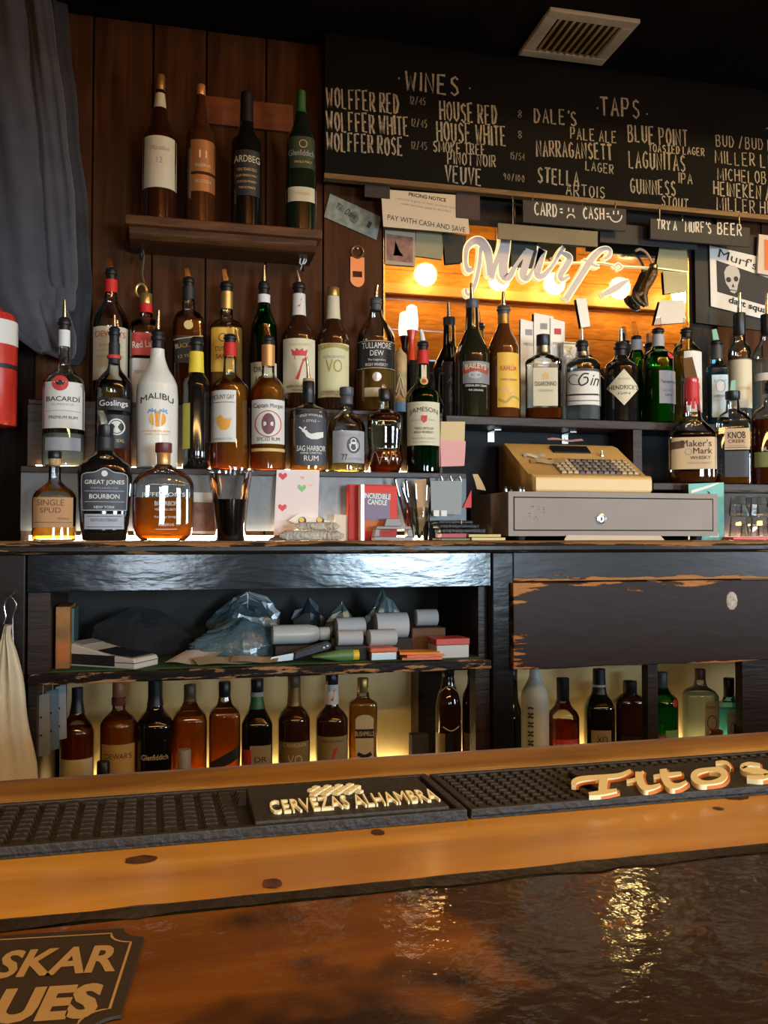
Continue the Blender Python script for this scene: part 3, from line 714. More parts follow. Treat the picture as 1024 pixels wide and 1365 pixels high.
# top with rounded nose
pf = [(YA - .016, ZC - .012), (YA - .012, ZC - .004), (YA - .004, ZC), (YW, ZC), (YW, ZC - .026), (YA - .010, ZC - .026), (YA - .016, ZC - .02)]
m = M(); n_ = len(pf)
m.add([(BX0, y, z) for y, z in pf] + [(BX1, y, z) for y, z in pf], [(i, i + n_, (i + 1) % n_ + n_, (i + 1) % n_) for i in range(n_)] + [tuple(range(n_)), tuple(range(2 * n_ - 1, n_ - 1, -1))])
m.build('countertop', worn_paint('counter paint', (.030, .020, .014), (.27, .13, .05), .3, .60, zmask=[(ZC - .012, ZC - .001, .22), (ZC - .022, ZC - .026, .0)]), bb, label='worn dark countertop with bare brown front edge')
def zx(px, py, Y=YA): p = at(px, py, Y=Y); return p.x, p.z
apx = zx(655, 780)[0]; z_ap = zx(350, 786)[1]
P_AP = worn_paint('apron gloss paint', (.014, .015, .017), (.26, .12, .05), .15, .86, spec=.5, bump=.6, zmask=[(z_ap + .012, z_ap, .26)])
M().box(zx(36, 760)[0], apx, YA, YA + .02, z_ap, ZC - .026).build('apron', P_AP, bb, bevel=.002, label='glossy black painted apron board')
px0 = zx(655, 800)[0]; px1 = zx(684, 800)[0]
M().box(px0 + .001, px1, YA - .004, YA + .036, .1, ZC - .026).build('post', worn_paint('post paint', (.018, .014, .012), (.2, .1, .04), .25, .86, bump=.7), bb, bevel=.003)
M().box(BX0, zx(34, 800)[0], YA - .004, YA + .036, .1, ZC - .026).build('post', worn_paint('left post paint', (.022, .010, .006), (.24, .07, .02), .4, .78, bump=.5), bb, bevel=.003)
zt_r = zx(850, 772)[1]
M().box(px1 + .001, 3.2, YA, YA + .018, zt_r - .002, ZC - .026).build('apron', worn_paint('right apron paint', (.020, .010, .007), (.36, .16, .05), .35, .78, zmask=[(zt_r + .022, zt_r, .34)], bump=.6, spec=.3), bb, bevel=.002)
# heavy flap board
fz1, fz0 = zt_r - .003, zx(820, 886)[1]; fx0 = zx(684, 830, YA - .02)[0]
fl_ = M(); seg = 28; random.seed(11)
tp_ = [(fx0 + (2.9 - fx0) * i / seg, fz1 - random.uniform(0, .0025)) for i in range(seg + 1)]
bt_ = [(fx0 + (2.9 - fx0) * i / seg, fz0 + random.uniform(-.002, .002)) for i in range(seg, -1, -1)]
fl_.prism(tp_ + bt_, YA - .022, YA - .001)
fl_.build('flap_board', worn_paint('flap paint', (.036, .014, .008), (.42, .17, .05), .5, .685, zmask=[(fz1 - .035, fz1, .19), (fz0 + .008, fz0, .16)], xmask=[(fx0 + .08, fx0, .18)], scale=(2.0, 10, 16), bump=.6), bb, bevel=.002, label='wide dark brown board with chipped raw edges')
xk, zk = zx(968, 800); kb = M()
kb.lathe([(0, .016), (.002, .015), (.003, .010)], 10, T=Matrix.Translation((xk, YA - .022, zk)) @ Matrix.Rotation(math.pi / 2, 4, 'X') @ Matrix.Scale(1.4, 4, (0, 1, 0)))
kb.build('putty_patch', mat('pale putty', (.40, .34, .27), .7, var=.4, vscale=90), bb, label='pale filler patch on the board')
# middle shelf with green felt
zs = zx(350, 889, YA)[1]
M().box(zx(36, 880)[0], px0, YA - .002, YW - .02, zs - .022, zs).build('shelf', worn_paint('shelf paint', (.020, .012, .008), (.42, .22, .10), .3, .53, bump=.8, scale=(3, 8, 20)), bb, bevel=.003)
M().box(zx(60, 880)[0], px0 - .02, YA + .02, YW - .02, zs, zs + .0025).build('felt_liner', mat('green felt', (.030, .075, .020), .95, var=.3, vscale=60), bb, label='green felt shelf liner')
M().box(zx(36, 850)[0], zx(66, 850)[0], YA + .01, YW - .02, zs, ZC - .026).build('side_panel', W_DARKX, bb)
M().box(zx(636, 850, YA + .04)[0], px0, YA + .03, YW - .02, zs, ZC - .026).build('side_panel', W_DARKX, bb)
M().box(zx(36, 850)[0], px0, YW - .02, YW - .005, zs, ZC - .026).build('back_panel', mat('dark back panel', (.018, .013, .009), .7, var=.3), bb)
# lower compartments
zl = zx(300, 1072, YA + .12)[1]
M().box(BX0, 3.3, YA, YW - .02, zl - .03, zl).build('bottom_shelf', W_DARKX, bb)
CRM = mat('cream painted panel', (.78, .62, .30), .6, var=.12, vscale=5)
xd0, xd1 = zx(548, 950, YW - .03)[0], zx(584, 950, YA + .1)[0]
M().box(zx(120, 950, YW)[0] - .05, xd0, YW - .03, YW - .015, zl, zs - .022).build('back_panel', CRM, bb, label='cream painted back panel')
M().box(xd0, zx(585, 950, YW - .06)[0], YW - .10, YW - .015, zl, zs - .022).build('divider', W_DARKX, bb)
M().box(zx(585, 950, YW)[0], px0 + .30, YW - .03, YW - .015, zl, zs - .022).build('back_panel', CRM, bb)
M().box(px0 + .30, zx(1010, 950, YW)[0] + .3, YW - .03, YW - .015, zl, zs + .04).build('back_panel', CRM, bb)
M().box(zx(856, 950, YA + .03)[0], zx(869, 950, YA + .03)[0] , YA + .002, YA + .030, zl, zt_r).build('inner_post', W_DARKX, bb)
M().box(zx(991, 950, YA)[0], zx(1024, 950, YA)[0] + .3, YA + .002, YA + .030, zl, zt_r).build('post', W_DARKX, bb)
M().box(zx(636, 950)[0], px0, YA + .01, YA + .05, zl, zs - .022).build('inner_post', W_DARKX, bb)
M().box(zx(36, 950)[0] , zx(48, 950)[0], YA + .01, YW - .02, zl, zs - .022).build('side_panel', W_DARKX, bb)
M().box(BX0, 3.3, YA + .03, YA + .05, .1, zl - .03).build('lower_panel', W_DARKX, bb)
# lamps: led strips
LEDM = mat('led strip glow', (1, .9, .7), .4, emit=60, ecol=(1.0, .86, .60))
LEDW = mat('warm led strip glow', (1, .8, .45), .4, emit=40, ecol=(1.0, .74, .36))
def led(label, x0, x1, y, z, m_, grp='led strips', dz=.008):
    t = thing('led_strip', label, 'light strip', ((x0 + x1) / 2, y, z), group=grp); w2 = (x1 - x0) / 2
    M().box(-w2, w2, -.004, .004, 0, .002).build('backing_strip', BLACK, t)
    M().box(-w2, w2, -.003, .003, .002, dz).build('diffuser', m_, t)
# ---------------------------------------------------------------- steps on the counter
def X_(px, Y): return at(px, 640, Y=Y).x
YT1, YT2 = 2.048, 2.148
s1 = thing('bottle_step', 'dark two level bottle riser along the left half of the counter', 'riser', (0, 0, ZC))
a0, a1 = X_(40, YT1) - .02, X_(622, YT1)
M().box(a0, a1, YT1 + .012, YT1 + .022, .022, Z1 - ZC - .014).build('front_board', mat('grey blue painted board', (.075, .080, .088), .35, var=.35, vscale=6, bump=.2, bscale=20), s1)
M().box(a0, a1, YT1, YT2 + .01, Z1 - ZC - .014, Z1 - ZC).build('lower_shelf', W_DARKX, s1, bevel=.002)
M().box(a0, X_(590, YT2), YT2, YT2 + .012, Z1 - ZC, Z2 - ZC - .012).build('riser_board', W_DARKX, s1)
M().box(a0, X_(590, YT2), YT2 - .003, YW - .001, Z2 - ZC - .012, Z2 - ZC).build('upper_shelf', W_DARKX, s1, bevel=.002)
M().box(a0, a0 + .02, YT1 + .022, YW - .001, 0, Z1 - ZC - .014).build('end_board', W_DARKX, s1)
M().box(a1 - .02, a1, YT1 + .022, YW - .001, 0, Z1 - ZC - .014).build('end_board', W_DARKX, s1)
led('warm white light strip under the lower bottle step on the counter', a0 + .02, a1 - .03, YT1 - .001, ZC, LEDM, dz=.011)
led('warm white light strip at the back of the lower bottle step', a0 + .02, a1 - .10, YT2 - .010, Z1, LEDW)
led('warm white light strip inside the lower cabinet behind bottles', zx(120, 950, YW)[0], xd0 - .02, YW - .045, zl, LEDW)
led('warm white light strip inside the right lower cabinet', px0 + .02, 1.9, YW - .045, zl, LEDW)
# right-hand shelf over the register
rs = thing('bottle_shelf', 'dark wooden bottle shelf above the cash register on metal brackets', 'shelf', (0, 0, Z3))
r0, r1 = max(X_(592, 2.12), X_(590, YT2)) + .004, X_(1024, 2.12) + .5
M().box(r0, r1, 2.13, YW - .001, -.022, 0).build('board', W_DARKX, rs, bevel=.002)
M().box(X_(846, 2.13), X_(846, 2.13) + .025, 2.135, YW - .022, ZR + .001 - Z3, -.022).build('side_board', W_DARKX, rs)
M().box(a1 + .004, r1, YW - .02, YW - .001, ZC - Z3 + .001, -.022).build('back_board', mat('blue black board', (.008, .008, .010), .6, var=.3, spec=.2), rs)
for px in (656, 755):
    b_ = M(); x = X_(px, 2.25); b_.box(x - .009, x + .009, YW - .024, YW - .020, -.05, -.022); b_.box(x - .009, x + .009, YW - .075, YW - .02, -.025, -.022)
    b_.build('bracket', STEEL, rs)
    M().lathe([(0, .003), (.002, .002)], 8, T=Matrix.Translation((x, YW - .024, -.036)) @ Matrix.Rotation(math.pi / 2, 4, 'X')).build('screw', CHROME, rs)
rr = thing('bottle_step', 'low dark bottle step at the right end of the counter', 'riser', (0, 0, ZC))
q0, q1 = X_(874, 2.02), X_(1024, 2.0) + .4
M().box(q0, q1, 2.03, YW - .06, ZR - ZC - .018, ZR - ZC).build('shelf', W_DARKX, rr, bevel=.002)
M().box(at(957, 700, Y=1.952).x + .012, q1, 2.10, 2.115, 0.0006, ZR - ZC - .02).build('riser_board', W_DARKX, rr)
led('warm white light strip under the right end bottle step', at(957, 700, Y=1.952).x + .014, q1 - .1, 2.085, ZC, LEDM)
# top left shelf
ta, tb_ = at(166, 284, Y=2.13), at(430, 300, Y=2.13)
ts = thing('bottle_shelf', 'small brown wall shelf high on the left holding four bottles', 'shelf', ((ta.x + tb_.x) / 2, YW, ta.z - .001))
ZTS = ta.z - .001
hw2 = (tb_.x - ta.x) / 2
M().box(-hw2, hw2, 2.13 - YW, 0, -.022, 0).build('board', W_SHELF, ts, bevel=.003)
mm = M(); pf = [(2.150 - YW, -.022), (2.156 - YW, -.034), (2.172 - YW, -.044), (2.185 - YW, -.046), (0, -.046), (0, -.022)]; n_ = len(pf)
mm.add([(-hw2 + .01, y, z) for y, z in pf] + [(hw2 - .01, y, z) for y, z in pf], [(i, i + n_, (i + 1) % n_ + n_, (i + 1) % n_) for i in range(n_)] + [tuple(range(n_)), tuple(range(2 * n_ - 1, n_ - 1, -1))])
mm.build('moulding', W_SHELF, ts)
for sx in (-1, 1):
    mm = M(); mm.tube(smooth_path([(0, -.03, -.046), (0, -.035, -.07), (0, -.05, -.078), (0, -.058, -.066)], 4), .0035, 8, T=Matrix.Translation((sx * (hw2 - .035), -.02, 0))); mm.build('hook', BLACK, ts, smooth=True)
# reddish board behind top bottles
p0, p1 = at(268, 124, Y=YW - .004), at(390, 182, Y=YW - .004)
sb = thing('wooden_sign', 'blank reddish wooden board on the wall behind the high shelf', 'sign', ((p0.x + p1.x) / 2, YW - .012, (p0.z + p1.z) / 2))
M().box(-(p1.x - p0.x) / 2, (p1.x - p0.x) / 2, 0, .010, -(p0.z - p1.z) / 2 + .008, (p0.z - p1.z) / 2 - .008).build('board', wood('reddish sign wood', (.13, .036, .012), (.22, .066, .02), .5, (1, 8, 8)), sb, bevel=.002)
# ---------------------------------------------------------------- chalkboard
YB = 2.215
c0 = at(433, 232, Y=YB)
BZ0 = c0.z; bx0 = c0.x
cb = thing('chalkboard', 'long black chalkboard menu hung above the mirror listing wines and taps', 'chalkboard', (bx0, YB, BZ0))
M().box(0, 2.2, 0, .015, 0, 2.545 - BZ0).build('board', mat('chalkboard slate', (.004, .0032, .0022), .7, var=.25, vscale=5, spec=.12), cb)
M().box(-.002, 2.2, -.006, .018, -.012, .001).build('frame', wood('chalkboard lip', (.10, .055, .02), (.20, .11, .04), .5, (1, 9, 9)), cb)
CH = mat('chalk', (.33, .28, .20), .9, var=.4, vscale=160)
CHD = mat('faint chalk', (.20, .165, .115), .9, var=.5, vscale=160)
fb = lambda u, v, off: (u, -.0006, v)
def cpt(px, py): p = at(px, py, Y=YB); return p.x - bx0, p.z - BZ0
def cl(s, x0, y0, x1, y1, hpx, mt=CH, nm='chalk_line', sw=.0042, par=cb, f=fb, cp=cpt, slant=0.0):
    """baseline from (x0,y0) to (x1,y1) in the picture, letter height hpx"""
    a, b = cp(x0, y0), cp(x1, y1); h = cp(x0, y0 - hpx)[1] - a[1]; L = math.hypot(b[0] - a[0], b[1] - a[1]); rot = math.atan2(b[1] - a[1], b[0] - a[0])
    mm = M(); cs, sn = math.cos(rot), math.sin(rot)
    chalk(mm, s, 0, 0, L, h, lambda u, v, o: f(a[0] + u * cs - v * sn, a[1] + u * sn + v * cs, o), sw, slant=slant)
    mm.build(nm, mt, par)
random.seed(21)
cl('WINES', 541, 119, 614, 128, 25, sw=.0062)
cl('.', 529, 108, 532, 108, 8); cl('.', 624, 122, 627, 122, 8)
for s, x0, y0, x1, y1, h in (('WOLFFER RED', 436, 143, 533, 151, 26), ('WOLFFER WHITE', 436, 173, 546, 181, 25), ('WOLFFER ROSE', 436, 200, 538, 208, 24),
    ('HOUSE RED', 587, 160, 664, 166, 25), ('HOUSE WHITE', 583, 188, 676, 195, 26), ('SMOKE TREE', 578, 202, 648, 207, 14), ('PINOT NOIR', 597, 218, 662, 224, 16), ('VEUVE', 594, 242, 643, 247, 22),
    ("DALE'S", 713, 163, 770, 168, 19), ('PALE ALE', 761, 185, 823, 191, 15), ('NARRAGANSETT', 716, 208, 817, 214, 21), ('LAGER', 781, 227, 819, 232, 12), ('STELLA', 717, 243, 773, 249, 20), ('ARTOIS', 755, 260, 808, 265, 15),
    ('BLUE POINT', 838, 189, 918, 195, 22), ('TOASTED LAGER', 865, 202, 940, 208, 10), ('LAGUNITAS', 839, 223, 915, 229, 22), ('IPA', 905, 244, 924, 246, 14), ('GUINNESS', 841, 257, 902, 261, 19), ('STOUT', 882, 274, 918, 279, 13),
    ('BUD /BUD LIGHT', 955, 195, 1060, 204, 15), ('MILLER LIGHT', 954, 218, 1056, 226, 17), ('MICHELOB ULTRA', 957, 240, 1070, 249, 16), ('HEINEKEN /LIGHT', 952, 260, 1066, 269, 18), ('MILLER HIGH LIFE', 956, 280, 1080, 290, 17)):
    cl(s, x0, y0, x1, y1, h, sw=.0050 if h > 17 else .0036)
cl('TAPS', 801, 153, 855, 158, 24, sw=.0058); cl('.', 794, 148, 797, 148, 8); cl('.', 860, 156, 863, 156, 8); cl('.', 1020, 175, 1023, 175, 8)
for s, x0, y0, x1, y1, h in (('12/45', 547, 138, 568, 141, 10), ('12/45', 549, 168, 570, 171, 10), ('12/45', 549, 198, 570, 200, 10), ('8', 690, 157, 698, 158, 10), ('8', 690, 184, 698, 185, 10), ('15/54', 681, 212, 700, 214, 9), ('90/100', 671, 240, 700, 243, 9)):
    cl(s, x0, y0, x1, y1, h, CHD, 'chalk_price', .0024)
# hooks and small hanging signs
def hang_sign(name, label, x0, y0, x1, y1, txt, tilt=.0):
    Y = YB - .012
    a, b = at(x0, y0, Y=Y), at(x1, y0 + (x1 - x0) * .085, Y=Y); zb2 = at(x0, y1, Y=Y).z
    t = thing(name, label, 'sign', ((a.x + b.x) / 2, Y, (a.z + zb2) / 2)); hw, hh = (b.x - a.x) / 2, (a.z - zb2) / 2
    ox, oz = t.location.x, t.location.z
    M().box(-hw, hw, 0, .008, -hh, hh).build('board', mat('black sign board', (.018, .016, .015), .6), t, bevel=.001)
    for px in (-.8, .8):
        M().tube([(px * hw, .004, hh), (px * hw, .004, BZ0 - oz - .012), (px * hw + .002, .008, BZ0 - oz - .004)], .0015, 6).build('hook', CHROME, t)
    cp = lambda px, py: (at(px, py, Y=Y).x - ox, at(px, py, Y=Y).z - oz)
    fn = lambda u, v, o: (u, -.0008, v)
    for s, xa, ya, xb, yb, h in txt: cl(s, xa, ya, xb, yb, h, mat('white chalk', (.68, .64, .55), .9), 'lettering', .0042, t, fn, cp)
    return t, cp, fn
WC = mat('white chalk', (.68, .64, .55), .9)
t, cp, fn = hang_sign('hanging_sign', 'small black sign lettered card sad face cash smiling face', 697, 266, 835, 296, [('CARD', 713, 287, 744, 289, 17), ('=', 747, 288, 753, 288, 15), ('CASH', 778, 291, 806, 293, 15), ('=', 809, 293, 815, 293, 13)])
mm = M()
def arcpts(cx, cy, rx, ry, a0, a1, n=10): return [cp(cx + rx * math.cos(math.radians(a0 + (a1 - a0) * i / n)), cy - ry * math.sin(math.radians(a0 + (a1 - a0) * i / n))) for i in range(n + 1)]
for e in ((758, 279), (764, 280), (818, 283), (824, 283)): ribbon(mm, [cp(e[0], e[1] - 2), cp(e[0], e[1] + 3)], .004, fn)
ribbon(mm, arcpts(761, 291, 5, 5, 0, 180), .0036, fn); ribbon(mm, arcpts(821, 287, 8, 9, 190, 360), .0036, fn)
mm.build('chalk_face', WC, t)
hang_sign('hanging_sign', 'small black sign lettered try a beer at the upper right', 867, 291, 1000, 318, [('TRY A', 876, 305, 903, 308, 12), ("MURF'S", 914, 309, 949, 311, 14), ('BEER', 957, 312, 990, 315, 15)])
# further plain boards behind; the first stands in for a mirrored sign back
for (lab, x0, y0, x1, y1, Y, mt) in (('long grey green strip added as a mirrored sign back over the mirror', 664, 297, 797, 318, YB - .002, mat('grey green board', (.21, .17, .09), .7, var=.2)),
                                ('plain blackish board strip behind the hanging signs at the mirror top', 800, 296, 930, 322, YB + .022, mat('black sign board', (.018, .016, .015), .6)),
                                ('plain dark square board under the chalkboard near the pricing notice', 486, 243, 520, 262, YB + .010, mat('black sign board', (.018, .016, .015), .6)),
                                ('small purplish brown board behind the pricing notice', 608, 252, 640, 290, YB + .010, mat('purple brown board', (.05, .025, .022), .6)),
                                ('dark square board hanging at the mirror top right of the sign', 682, 312, 716, 356, YW - .0095 + .0, mat('dark green board', (.035, .035, .024), .6))):
    a, b = at(x0, y0, Y=Y), at(x1, y0 + (x1 - x0) * .06, Y=Y); z0 = at(x0, y1, Y=Y).z
    t = thing('hanging_board', lab, 'board', ((a.x + b.x) / 2, Y, (a.z + z0) / 2))
    hw, hh = (b.x - a.x) / 2, (a.z - z0) / 2
    M().box(-hw, hw, 0, .006, -hh, hh).build('board', mt, t, bevel=.001)
    for q in (-.7, .7): M().tube([(q * hw, .003, hh - .003), (q * hw, .003, max(hh + .01, BZ0 - (a.z + z0) / 2 + .004))], .0008, 5).build('wire', STEEL, t)
# ---------------------------------------------------------------- bottle tables
LB = mat('black label', (.018, .018, .020), .5)
LCR = mat('cream bottle label', (.60, .54, .37), .6)
LTAN = mat('tan bottle label', (.60, .42, .24), .65)
LYEL = mat('yellow bottle label', (.72, .42, .05), .5)
LGRY = mat('dark grey label', (.045, .047, .055), .5)
LGR2 = mat('silver grey label', (.34, .34, .36), .5)
LRED = mat('red bottle label', (.50, .05, .04), .5)
LKRA = mat('kraft label', (.46, .24, .10), .7)
LBLU = mat('blue label', (.12, .30, .55), .5)
LPBL = mat('pale blue label', (.50, .62, .66), .5)
YW_ = mat('yellow foil', (.75, .55, .04), .4)
GRYI = mat('grey ink', (.30, .29, .27), .7)
GLDI = mat('gold ink', (.62, .42, .14), .5)
ORI = mat('orange ink', (.80, .36, .05), .6)
WHOP = mat('white opaque bottle', (.72, .69, .60), .2, coat=.6)
FROST = mat('frosted white bottle', (.50, .49, .40), .45)
CLP = thin_glass('clear plastic', (.90, .90, .88), gloss=1.3, rough=.08)
MAR = mat('maroon cap', (.14, .03, .025), .4)
CORK = mat('cork', (.50, .30, .14), .8, var=.3, vscale=200)
GREYC = mat('grey cap', (.07, .075, .085), .4)
BRN = mat('brown cap', (.10, .055, .03), .45)
GOLDC = mat('old gold cap', (.42, .27, .08), .35, .7)
GRNFO = mat('green foil', (.03, .12, .035), .4)
TEAL = mat('teal plastic', (.25, .55, .42), .35)
Ya, Yb = 2.092, 2.205    # lower and upper step rows
POUR = lambda cx=0: None
g1 = 'bottles on the lower step'; g2 = 'bottles on the upper step'; g3 = 'bottles on the shelf over the register'; g4 = 'bottles inside the lower cabinet'; g5 = 'bottles standing on the counter'; g6 = 'bottles on the high left shelf'; g7 = 'bottles on the right end step'
# ---- lower step, left to right
bottle('liquor_bottle', 'clear white rum bottle with white label and round red emblem', 84, Ya, Z1,
    [(462, 7), (486, 7.5), (496, 13), (506, 24), (516, 27), (None, 27)], G_CLR, CLEARL, 580,
    [('neck_wrap', 441, 463, 9.5, WHITE), ('pourer', 424, 443, 9, BLACK), ('spout', 400, 426, 4, CHROME, 0)],
    [(513, 574, -26, 26.5, LWHITE), (586, 603, -22, 22, LGR2)],
    [('BACARDÍ', 535, 42, 8, INK, 0, dict(bold=.04)), ('SUPERIOR', 543, 28, 3, GRYI), ('PREMIUM RUM', 560, 36, 4, INK)],
    [('disc', -4, 515, (10.5, 10.5), REDI), ('line', 0, 552, [(-22, 0), (0, 1), (22, 0)], .8, GRYI), ('poly', -4, 515, [(-7, 3), (-3, 1), (-1, 4), (1, 4), (3, 1), (7, 3), (4, -3), (1, -2), (0, -5), (-1, -2), (-4, -3)], LB)], group=g1)
bottle('liquor_bottle', 'dark rum bottle with black label, red neck ring and round white seal', 151, Ya, Z1,
    [(483, 7), (492, 9), (502, 17), (512, 23), (520, 24), (None, 24)], G_CLR, AMBERD, 565,
    [('neck_wrap', 458, 486, 9, LB), ('collar', 474, 479, 9.2, LRED), ('pourer', 436, 458, 8, BLACK), ('spout', 420, 438, 3, CHROME, 0)],
    [(534, 550, -21, 21, LB), (556, 600, -20, 20, LB)], [('Goslings', 542, 36, 10, INKW, 0, dict(bold=.03)), ('BLACK SEAL', 590, 28, 4, GLDI)], [('disc', 4, 572, (11, 11), LWHITE), ('ring', 4, 572, (8.5, 8.5, 1), INK)], group=g1)
bottle('liquor_bottle', 'opaque white coconut rum bottle with palm and sunset emblem', 209, Ya, Z1,
    [(466, 9), (474, 9.5), (490, 14), (506, 23), (516, 26.5), (540, 27.5), (None, 27)], WHOP, None, None,
    [('pourer', 440, 468, 9.5, BLACK), ('spout', 414, 442, 4, CHROME, 1)], [],
    [('MALIBU', 532, 42, 8, INK, 0, dict(bold=.05, arc=6)), ('CARIBBEAN RUM', 578, 34, 2.4, ORI), ('WITH COCONUT', 582, 30, 2.2, ORI)],
    [('disc', 1, 562, (10.5, 10.5), ORI), ('line', 0, 559, [(-3, -13), (-4, 0), (-6, 9)], 2.2, WHITE), ('line', 0, 559, [(4, -13), (5, 2), (8, 10)], 2.2, WHITE)]
    + [('line', a_, 553, [(0, 0), (dx * .5, 2), (dx, dy)], 1.6, LBLU) for a_ in (-6, 8) for dx, dy in ((-6, -2), (-5, 3), (5, -2), (5, 3), (0, 5))], group=g1)
bottle('liquor_bottle', 'slim glossy black liqueur bottle with bright yellow neck foil', 261, Ya, Z1,
    [(472, 9), (498, 10), (506, 15), (516, 18), (None, 18)], DKGLASS, None, None,
    [('neck_wrap', 470, 498, 10, YW_), ('pourer', 450, 471, 9.5, BLACK), ('flat_spout', 442, 452, 4, CLP, 0)], [(540, 600, -18.6, -8, mat('olive yellow label', (.40, .36, .05), .5))], group=g1)
bottle('liquor_bottle', 'amber rum bottle with red neck foil and off white map label', 306, Ya, Z1,
    [(475, 8), (500, 9.5), (508, 17), (518, 24.5), (None, 25.5)], G_CLR, AMBER, 512,
    [('neck_wrap', 458, 476, 8.5, RED), ('pourer', 446, 459, 9, BLACK), ('flat_spout', 432, 447, 4, CLP, -1)],
    [(524, 592, -24.5, 8, LWHITE)], [('MOUNT GAY', 533, 29, 6, INK, -9, dict(bold=.03)), ('ECLIPSE', 563, 24, 4.5, ORI, -9), ('BARBADOS RUM', 588, 24, 3, GRYI, -9)],
    [('line', -9, 540, [(-15, 0), (0, 0), (15, 0)], .7, INK), ('poly', -8, 568, [(-9, 8), (-4, 12), (2, 5), (9, 6), (8, -4), (3, -9), (-4, -8), (-9, 0)], ORI)], group=g1, face=.9)
bottle('liquor_bottle', 'spiced amber rum bottle with copper neck foil and pale arched label', 357, Ya, Z1,
    [(488, 8.5), (500, 9), (508, 16), (520, 22.5), (540, 23.5), (None, 23.5)], G_CLR, AMBER, 506,
    [('neck_wrap', 461, 489, 9.5, mat('copper foil', (.66, .34, .12), .35, .5)), ('pourer', 448, 462, 8, BLACK), ('flat_spout', 434, 449, 4, CLP, -3)],
    [(536, 594, -21.5, 21.5, LWHITE), (600, 604, -22, 22, GLDI)], [('Captain', 545, 19, 8, INK, -10, dict(bold=.03)), ('Morgan', 545, 17, 7, INK, 11, dict(bold=.03)), ('SPICED RUM', 588, 30, 5, INK)],
    [('ring', 0, 568, (17, 17, 1.2), REDI), ('disc', 0, 568, (9, 14), mat('plum ink', (.16, .06, .07), .6))], group=g1)
bottle('liquor_bottle', 'squat amber rum bottle with black label and white whale', 411, Ya, Z1,
    [(529, 8), (539, 8.5), (543, 15), (547, 23), (552, 25), (None, 25)], G_CLR, AMBERL, 560,
    [('neck_wrap', 526, 538, 8.5, BLACK), ('cap', 509, 528, 8.2, BLACK), ('collar', 505, 510, 7.5, CORK), ('spout', 476, 506, 3, CHROME, -3)],
    [(548, 622, -18, 23.5, LGRY)], [('SAG HARBOR', 600, 38, 7, INKW, 3, dict(bold=.03)), ('HAND CRAFTED', 606, 28, 2.6, INKW, 3), ('RUM', 613, 19, 7, INKW, 3, dict(bold=.04)), ('OLD WHALER', 556, 30, 3, INKW, 3, dict(arc=2)), ('~ STYLE ~', 564, 22, 3, INKW, 3)],
    [('poly', 3, 580, [(-13, 3), (-6, 4), (-4, 1), (0, -1), (8, 1), (16, 2), (16, -5), (8, -8), (0, -8), (-6, -5), (-9, 0)], INKW), ('line', 3, 580, [(-9, 1), (-12, 5), (-16, 8)], 2, INKW), ('line', 3, 580, [(-10, 2), (-9, 6), (-7, 8)], 2, INKW)], n=2.6, asp=.85, group=g1)
bottle('liquor_bottle', 'small round shouldered straw coloured whiskey bottle with grey numbered label', 462, Ya, Z1,
    [(536, 8), (548, 8.5), (554, 15), (562, 22), (572, 25), (None, 25)], G_CLR, STRAW, 585,
    [('collar', 528, 540, 8.5, GREYC), ('cap', 517, 528, 9.5, GREYC)],
    [(577, 619, -19, 23, LGR2)], [('BREUCKELEN', 583, 32, 4, GRYI, 3), ('77', 612, 8, 8, INK, -4), ('LOCAL WHISKEY', 614, 20, 3, GRYI, 10)],
    [('disc', 8, 596, (9, 11), LGRY), ('ring', 8, 598, (4.5, 5.5, 1.4), INKW), ('ring', 8, 591, (3.2, 3.2, 1.4), INKW)], group=g1)
bottle('decanter', 'cut glass decanter with dark red spirit and black stopper', 513, Ya, Z1,
    [(533, 8), (546, 9), (552, 18), (558, 24), (590, 23), (600, 22), (612, 24), (None, 20)], G_OLD, AMBERD, 603,
    [('cap', 519, 534, 8.5, BLACK), ('flat_spout', 513, 520, 4, CLP, 0)], n=3, group=g1, decals=[('line', dx, 612, [(-6, -9), (0, 8), (6, -9)], 1.0, mat('cut glass edge', (.35, .2, .12), .1, coat=1)) for dx in (-14, -2, 10)])
bottle('liquor_bottle', 'green whiskey bottle with cream arched label and red neck foil', 564, Ya, Z1,
    [(485, 7.5), (505, 8.5), (514, 12), (524, 21), (532, 23), (None, 23)], G_GRN, DGREENL, 520,
    [('neck_wrap', 468, 486, 8, RED), ('pourer', 455, 469, 8, BLACK), ('spout', 440, 457, 4.5, WHITE, -3)],
    [(539, 596, -21.5, 21.5, LCR)], [('JAMESON', 550, 37, 8, INK, 0, dict(bold=.04, arc=3)), ('TRIPLE DISTILLED', 574, 26, 3, INK), ('IRISH WHISKEY', 579, 26, 3, INK), ('ESTD 1780', 563, 30, 2.4, GRYI), ('BOW STREET DUBLIN', 587, 30, 2.2, GRYI), ('JOHN JAMESON & SON', 592, 30, 2, GRYI)],
    [('poly', 0, 562, [(-4, 5), (4, 5), (4, -2), (0, -5), (-4, -2)], REDI), ('line', 1, 502, [(0, -8), (0, 0), (0, 14)], 7, LCR), ('disc', 1, 510, (5.5, 5.5), GLDI), ('disc', 1, 510, (3, 3, 1, .0008), REDI)], group=g1)
